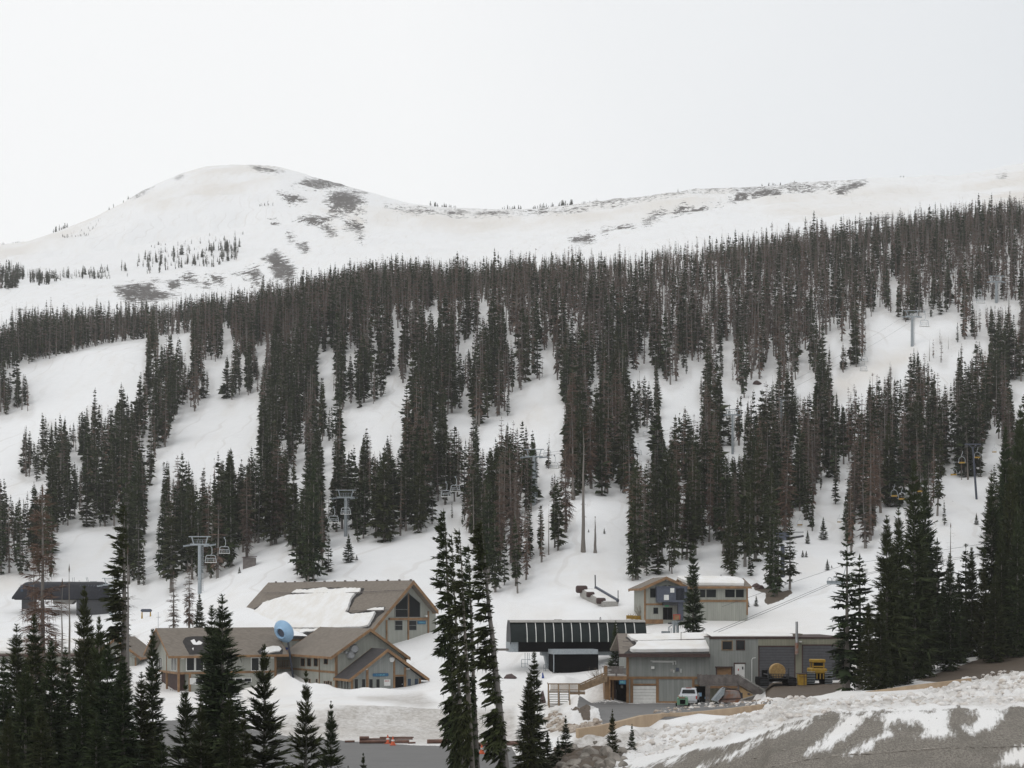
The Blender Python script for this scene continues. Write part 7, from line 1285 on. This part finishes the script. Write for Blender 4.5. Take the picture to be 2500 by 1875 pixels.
chunks('gravel_stones', 'scattered stones on the gravel bank', [GR], 500, .03, .13, K['rock'], 3)
def board():
    r1 = (0, 1350, 3.16); g = gp(U(r1, 1127), VV(r1, 510), 270); f = Fr(g, 0); e = thing('trail_sign', 'rounded blue grey sign board on two yellow posts on open snow', 'sign', g, 0); r = f.rect(r1, 1085, 432, 1172, 456, 1, 0); c = (r[3] - r[2]) * .35
    MB().extr([(r[0], 0, r[2] + c), (r[0] + c, 0, r[2]), (r[1] - c, 0, r[2]), (r[1], 0, r[2] + c), (r[1], 0, r[3] - c), (r[1] - c, 0, r[3]), (r[0] + c, 0, r[3]), (r[0], 0, r[3] - c)], (0, .12, 0)).build('board', K['slate'], e)
    for a in (1095, 1160): x = f.pl(U(r1, a), VV(r1, 480), 1, 0).x; MB().tube((x, .06, -.3), (x, .06, r[2] + .02), .16, .1).build('post', K['yellow'], e)
board()
def shed():
    g = gp(608, 1388, 290); f = Fr(g, 0); e = thing('shed', 'small grey wooden shed half in snow at the forest edge', 'shed', g, math.radians(5)); w = 30 / F * g.y / 2; MB().box(-w, w, 0, 2.5, -1, 2.0).build('wall', K['woodg'], e); MB().extr([(-w - .2, -.3, 1.95), (w + .2, -.3, 2.1), (w + .2, 2.8, 2.25), (-w - .2, 2.8, 2.1)], (0, 0, .1)).build('roof', K['fascia'], e); MB().box(-.2, .5, -.05, -.001, .1, 1.7).build('door', K['woodg'], e)
shed()
def conveyor():
    g = gp(1490, 1482, 235); f = Fr(g, 0); px = F / g.y; e = thing('snow_conveyor', 'low conveyor platform with blue grey rail, brown covers and snow on it', 'conveyor', g, 0); L_ = 8.0; sx = -3.2
    def q(x, t, z): return (x + sx * t, L_ * t, z)
    x0, x1 = (1470 - 1490) / px, (1509 - 1490) / px
    h = zat(g.x + sx, g.y + L_) - g.z + .6
    MB().extr([q(x0, 0, -.5), q(x1, 0, -.5), q(x1, 0, .75), q(x0, 0, .75)], (sx, L_, h)).build('platform', K['conc'], e); MB().extr([(x0 + .2, .2, .752), (x1 - .3, .2, .752), (x1 - .3, .2, .95), (x0 + .2, .2, .9)], (sx * .9, L_ * .9, h * .9)).build('snow_cover', K['snow'], e)
    MB().beam((x1, 0, .95), (x1 + sx, L_, .95 + h), .35, .4).build('side_rail', K['slate'], e)
    for t_, s_ in ((.95, 1.0), (.55, .7), (.08, .8)): MB().lathe([(.5 * s_, -.9 * s_), (.62 * s_, -.7 * s_), (.62 * s_, .7 * s_), (.5 * s_, .9 * s_)], (x0 + sx * t_ + .1, L_ * t_, .75 + h * t_), (1, .15, 0), 12).build('brown_cover', K['fascia'], e, smooth=True)
    MB().tube((x1 + sx, L_, h + .5), (x1 + sx - .05, L_, h + 3.0), .1).build('post', K['dmetal'], e); MB().tube((x1, 0, .5), (x1, 0, 2.6), .07).build('post', K['dmetal'], e)
conveyor()
def flat(name, u0, u1, v0, v1, h, mat, lab, cat, rz=0, y0=190):
    g = gp((u0 + u1) / 2, v1, y0); w = (u1 - u0) / F * g.y / 2; m = MB(); m.extr([(-w, 0, .02), (w * .8, -.2, .02), (w, .6, .05), (.2 * w, 1.9, h), (-w * .6, 1.4, h * .8)], (0, 0, .12)); o = m.build(name, mat, None); o.location = g; tag(o, lab, cat)
flat('tarp', U(R5, 0), U(R5, 190), VV(R5, 960), VV(R5, 1008), .45, K['fascia'], 'brown tarp lying on the snow left of the lift station', 'tarp')
flat('tarp', U(R5, 555), U(R5, 590), VV(R5, 950), VV(R5, 1000), .6, K['blue'], 'blue tarp beside the lift station pylon base', 'tarp')
flat('panel', 1318, 1333, 1695, 1719, 1.2, K['fascia'], 'dark brown leaning panel left of the timber stairs', 'panel', y0=165)
for i, a in enumerate((1838, 1905, 1968)):
    g = gp(U(R5, a), VV(R5, 172), 215); e = thing('stored_chair', ['leftmost', 'middle', 'rightmost'][i] + ' of three stored yellow lift seats left of the hill lodge', 'chair', g, 0, 'stored yellow lift seats'); MB().box(-.5, .5, 0, .5, .3, .4).box(-.5, .5, .45, .55, .4, .85).build('seat', K['yellow'], e); MB().path([(-.5, .2, 0), (-.4, .2, .4), (-.1, .2, 1.1)], .03).path([(.5, .2, 0), (.4, .2, .4), (.1, .2, 1.1)], .03).build('frame', K['woodt'], e)
def shrub(u, v, r, n, lab, y0=200, h=1.0):
    g = gp(u, v, y0); rr = random.Random(int(u)); m = MB()
    for k in range(n):
        a = rr.uniform(0, 6.28); s = rr.uniform(.3, 1); tip = Vector((math.cos(a) * r * s, math.sin(a) * r * s, rr.uniform(.5, 1.2) * h)); b = Vector((math.cos(a) * r * s * .25, math.sin(a) * r * s * .25, -.1)); mid = b.lerp(tip, .5) + Vector((rr.uniform(-.1, .1), 0, .15)); m.tube(b, mid, .02, .014, 4).tube(mid, tip, .014, .005, 4)
        for _ in range(3): q = mid.lerp(tip, rr.random()); m.tube(q, q + Vector((rr.uniform(-.3, .3), rr.uniform(-.3, .3), rr.uniform(.05, .3))), .009, .004, 3)
    o = m.build('bare_shrub', K['twig'], None); o.location = g; tag(o, lab, 'shrub')
for u_, y_, vt_, lb_ in ((1880, 276, 1215, 'spruce left of the dark motor housing'), (1900, 272, 1235, 'spruce before the dark motor housing'), (1889, 268, 1262, 'low spruce at the foot of the dark motor housing pair')): tree1(u_, y_, vt_, 'green', 1.2, lb_)
shrub(U(R7, 70), VV(R7, 850), 1.6, 70, 'leafless tan shrub at the left corner of the hill lodge', 235, 2.0)
shrub(U(R8, 1380), VV(R8, 990), 1.8, 90, 'leafless reddish shrub on dirty snow between the stairs and the garage', 183, 1.6)
# ---------------------------------------------------------------- trees placed one by one
tree1(1424, 306, 1040, 'pole', 1.6, 'tall pale half bare trunk standing alone on the open snow lane', 1, 'dead_spruce')
tree1(1453, 306, 1260, 'pole', 4.5, 'short broken snag beside the lone bare trunk', 2, 'dead_spruce')
for u, vb, vt, lab in ((U(T[7], 797), VV(T[7], 1082), VV(T[7], 1020), 'tiny seedling right of the broken snag'), (U(T[7], 662), VV(T[7], 1072), VV(T[7], 1028), 'tiny seedling between lone trunk and snag'), (U(T[8], 342), VV(T[8], 1160), VV(T[8], 1040), 'small young spruce on snow above the brown bank'), (U(T[8], 478), VV(T[8], 1132), VV(T[8], 925), 'bushy young spruce on snow right of the smaller one'), (U(T[8], 300), VV(T[8], 1290), VV(T[8], 1210), 'left of two seedlings in the snow lane'), (U(T[8], 330), VV(T[8], 1286), VV(T[8], 1215), 'right of two seedlings in the snow lane'), (U(T[8], 513), VV(T[8], 1400), VV(T[8], 1290), 'thin seedling above the ropes'), (U(T[8], 550), VV(T[8], 1382), VV(T[8], 1340), 'tiny seedling beside the thin one above the ropes'),
   (U(T[5], 2068), VV(T[5], 1425), VV(T[5], 1355), 'small spruce in front of the grey shed'), (U(T[6], 800), VV(T[6], 1355), VV(T[6], 1070), 'bushy spruce at the foot of the second lift tower'), (U(T[6], 870), VV(T[6], 1330), VV(T[6], 1250), 'seedling right of the bushy spruce under the second tower'), (U(R7, 2110), VV(R7, 580), VV(R7, 395), 'small dense spruce right of the hill lodge corner'), (U(R7, 1965), VV(R7, 600), VV(R7, 470), 'olive young spruce at the right corner of the hill lodge'), (U(T[8], 1800), VV(T[8], 1010), VV(T[8], 890), 'leaning small spruce on the right hand snow slope')):
    y = ydist(u, vb, 235); tree1(u, y, vt, 'young', 1.15 if vt > 1300 else 1.0, lab)
tree1(1692, 205, 1322, 'big', .78, 'tall olive spruce standing in front of the small hill lodge', 1); tree1(1928.7, ydist(1925, 1443, 240), 1266, 'green', 1.3, 'olive spruce at the brown earth bank right of the hill lodge', 1); tree1(1503, 203, 1514, 'big', 1.0, 'dark spruce between the lift station and the garage roof', 2)
tree1(424, 262, 1392, 'dead', 1.5, 'reddish brown dead spruce behind the ridge of the long left lodge', 0, 'dead_spruce'); tree1(462, 266, 1375, 'dead', 1.2, 'thin grey dead spruce left of the lowest lift tower', 1, 'dead_spruce'); tree1(487, 258, 1450, 'big', 1.2, 'dense dark spruce at the foot of the lowest lift tower', 1)
NT = [ # u, y, vtop, kind, w, label
 (1083, 110, 1238, 'broom', .64, 'leftmost of the tall ragged spruces in the picture middle', .055), (1102, 106, 1300, 'broom', .5, 'ragged spruce squeezed between the two leftmost tall ones', .05), (1121, 104, 1285, 'broom', .55, 'thin ragged spruce third from left of the tall middle group', .055), (1143, 110, 1325, 'broom', .60, 'tall middle spruce with bare lower trunk left of the thickest', .04), (1172, 92, 1262, 'broom', .84, 'thickest tall spruce with a leaning pale trunk in the middle', .10),
 (1304, 112, 1588, 'big', 1.0, 'dark spruce below the lift station, left of the timber stairs', 0), (1290, 108, 1645, 'big', 1.1, 'lower companion of the dark spruce below the lift station', 0), (1381, 117, 1745, 'young', 1.0, 'young spruce below the snow bank left of the tan wall', 0), (1337, 113, 1785, 'young', 1.3, 'squat young spruce beside the dark spruce foot', 0), (1362, 115, 1800, 'young', 1.2, 'low young spruce in shade left of the boulders', 0),
 (1495, 112, 1730, 'young', .8, 'narrow young spruce in front of the tan wall', 0), (1543, 112, 1766, 'young', .9, 'small young spruce right of the narrow one at the tan wall', 0),
 (41, 92, 1522, 'big', 1.1, 'leftmost dark spruce of the bottom left thicket', 0), (84, 98, 1498, 'big', 1.0, 'spruce just left of the brown dead giant', 0), (104, 118, 1180, 'deadbig', .72, 'giant brown dead spruce rising from the left thicket', 0), (82, 124, 1350, 'deadbig', .55, 'brown dead spruce leaning close to the dead giant', 0), (169, 112, 1375, 'pole', 1.0, 'thin bare pole right of the curved black station middle', 0), (152, 115, 1410, 'pole', 1.0, 'thin bare pole left of its taller twin', 0),
 (206, 100, 1426, 'big', .72, 'tall green spruce before the right end of the curved station', 0), (224, 104, 1525, 'big', .8, 'short spruce between two taller ones at left', 0), (242, 92, 1500, 'young', .8, 'young spruce with a long thin tip at left', 0), (303, 122, 1228, 'broom', .85, 'very tall narrow spruce with brown top left of the lodge', 0), (312, 118, 1330, 'snag', .9, 'thin dead spruce against the very tall narrow one', 0),
 (373, 104, 1532, 'big', .75, 'spruce at the left corner of the long lodge', 0), (543, 96, 1450, 'big', 1.15, 'big spruce with long thin tip in front of the long lodge', 0), (517, 98, 1476, 'big', .95, 'left companion of the big spruce before the long lodge', 0), (452, 90, 1660, 'young', 1.0, 'young spruce below the porch of the long lodge', 0),
 (595, 84, 1738, 'young', 1.1, 'low young spruce at the bottom right of the big one', 0), (645, 98, 1568, 'young', .95, 'open branched young spruce before the right end of the long lodge', 0), (747, 94, 1636, 'young', .85, 'thin young spruce before the gabled lodge block', 0), (808, 90, 1710, 'young', .9, 'young spruce at the snow edge of the car park', 0), (887, 84, 1836, 'young', .9, 'spruce tip at the bottom edge under the timber pile', 0), (850, 84, 1868, 'young', 1.0, 'tiny spruce tip at the bottom edge of the car park', 0),
 (8, 86, 1600, 'big', 1.1, 'spruce cut by the left picture edge', 0), (62, 80, 1620, 'big', 1.2, 'dense spruce low in the left corner', 0), (125, 84, 1560, 'big', 1.1, 'dense spruce in front of the dead giant trunk', 0), (160, 88, 1580, 'big', 1.1, 'dense spruce right of the dead giant trunk', 0), (200, 80, 1650, 'big', 1.2, 'dense spruce at the bottom below the tall green one', 0), (262, 84, 1560, 'big', 1.1, 'dense spruce left of the very tall narrow spruce', 0), (300, 80, 1600, 'big', 1.2, 'dense spruce under the very tall narrow spruce', 0), (345, 86, 1640, 'big', 1.1, 'spruce edge of the thicket below the lodge porch', 0), (395, 78, 1790, 'young', 1.2, 'low spruce at the bottom right of the thicket', 0), (100, 74, 1720, 'big', 1.4, 'lowest spruce of the left thicket', 0), (20, 74, 1740, 'big', 1.3, 'lowest spruce in the left corner', 0), (235, 74, 1740, 'big', 1.3, 'lowest spruce under the middle of the thicket', 0), (490, 82, 1700, 'young', 1.1, 'bushy spruce at the foot of the big one before the lodge', 0), (560, 80, 1690, 'big', 1.2, 'lower spruce in front of the big one with long tip', 0)]
for k, (u, y, vt, kd, w, lab, ln) in enumerate(NT):
    tree1(u + (math.tan(-ln) * 0), y, vt, kd, w, lab, k % 4, 'dead_spruce' if kd in ('deadbig', 'snag', 'pole') else 'spruce_tree', None, -ln)
RT = [(2068, 158, 1300, 'green', 1.4, 'leftmost tall spruce of the right foreground group by the garage end'), (2099, 164, 1350, 'green', 1.5, 'second spruce of the right foreground group, right of the leftmost'), (2165, 163, 1255, 'big', .8, 'drooping spruce with long left branches in the right group'), (2150, 158, 1440, 'big', .8, 'low dark spruce at the foot of the drooping one'), (2193, 166, 1238, 'big', .7, 'spruce between the drooping one and the broadest one'),
 (2232, 172, 1120, 'big', .72, 'broadest tall spruce with a bare reddish foot in the right group'), (2258, 182, 1160, 'big', .7, 'tall spruce close right of the broadest one'), (2288, 180, 1310, 'green', 1.4, 'slender spruce left of the dead tipped one'), (2319, 165, 1350, 'big', .82, 'wide conical spruce beneath the thin dead top'), (2321, 176, 1275, 'snag', .8, 'thin dead top rising above the wide conical spruce'), (2358, 180, 1326, 'green', 1.4, 'narrow spruce left of its twin near the right edge'), (2372, 177, 1334, 'big', .75, 'narrow spruce right of its twin near the right edge'),
 (2421, 178, 1155, 'big', .65, 'tall spruce with long branches near the right edge'), (2455, 182, 1040, 'big', .55, 'very tall spruce second from the right picture edge'), (2492, 178, 985, 'big', .55, 'very tall spruce cut by the right picture edge'), (2445, 172, 1280, 'big', .6, 'lower spruce before the very tall right pair'), (2484, 170, 1230, 'big', .6, 'dense spruce at the right picture edge over the brown slope'), (2400, 172, 1370, 'big', .7, 'dense low spruce left of the tall right pair'), (2218, 164, 1612, 'young', 1.1, 'small bush like spruce on snow under the right group'), (2120, 156, 1470, 'big', .9, 'dark spruce behind the garage end at the tan wall'), (2210, 176, 1330, 'deadbig', .6, 'brown dead spruce inside the right group'), (2060, 160, 1500, 'green', 1.6, 'short spruce over the right garage corner'), (2270, 190, 1330, 'big', .9, 'spruce filling the right group from behind'), (2340, 186, 1400, 'big', 1.0, 'low spruce behind the wide conical one')]
RT += [(2180, 175, 1330, 'big', .9, 'spruce filling the gap behind the drooping one'), (2250, 167, 1310, 'big', .9, 'dark spruce low in front of the broadest one'), (2303, 174, 1420, 'big', .9, 'short dark spruce left of the wide conical one'), (2345, 170, 1450, 'big', 1.0, 'short dark spruce right of the wide conical one'), (2430, 168, 1400, 'big', 1.0, 'short spruce at the brown slope under the tall right pair'), (2468, 174, 1130, 'big', .75, 'tall spruce between the very tall right pair')]
for k, (u, y, vt, kd, w, lab) in enumerate(RT): tree1(u, y + (11 if u > 2240 else 0), vt, kd, w * 1.14, lab, k % 4, 'dead_spruce' if kd in ('deadbig', 'snag') else 'spruce_tree')
# ---------------------------------------------------------------- air
hb = bpy.data.meshes.new('haze'); x0, x1, y0, y1, z0, z1 = -1500, 1600, -60, 3300, -900, 620
hb.from_pydata([(x0,y0,z0),(x1,y0,z0),(x1,y1,z0),(x0,y1,z0),(x0,y0,z1),(x1,y0,z1),(x1,y1,z1),(x0,y1,z1)], [], [(0,3,2,1),(4,5,6,7),(0,1,5,4),(1,2,6,5),(2,3,7,6),(3,0,4,7)])
m = bpy.data.materials.new('haze'); m.use_nodes = True; n = m.node_tree; n.nodes.clear(); o_ = n.nodes.new('ShaderNodeOutputMaterial'); v_ = n.nodes.new('ShaderNodeVolumePrincipled')
v_.inputs['Color'].default_value = (.97, .965, .96, 1); v_.inputs['Density'].default_value = 0.000085; n.links.new(v_.outputs[0], o_.inputs['Volume'])
hb.materials.append(m); ho = bpy.data.objects.new('haze', hb); COL.objects.link(ho); tag(ho, kind='stuff')
print('objects', len(bpy.data.objects), 'zmin', Zg.min(), 'zmax', Zg.max())
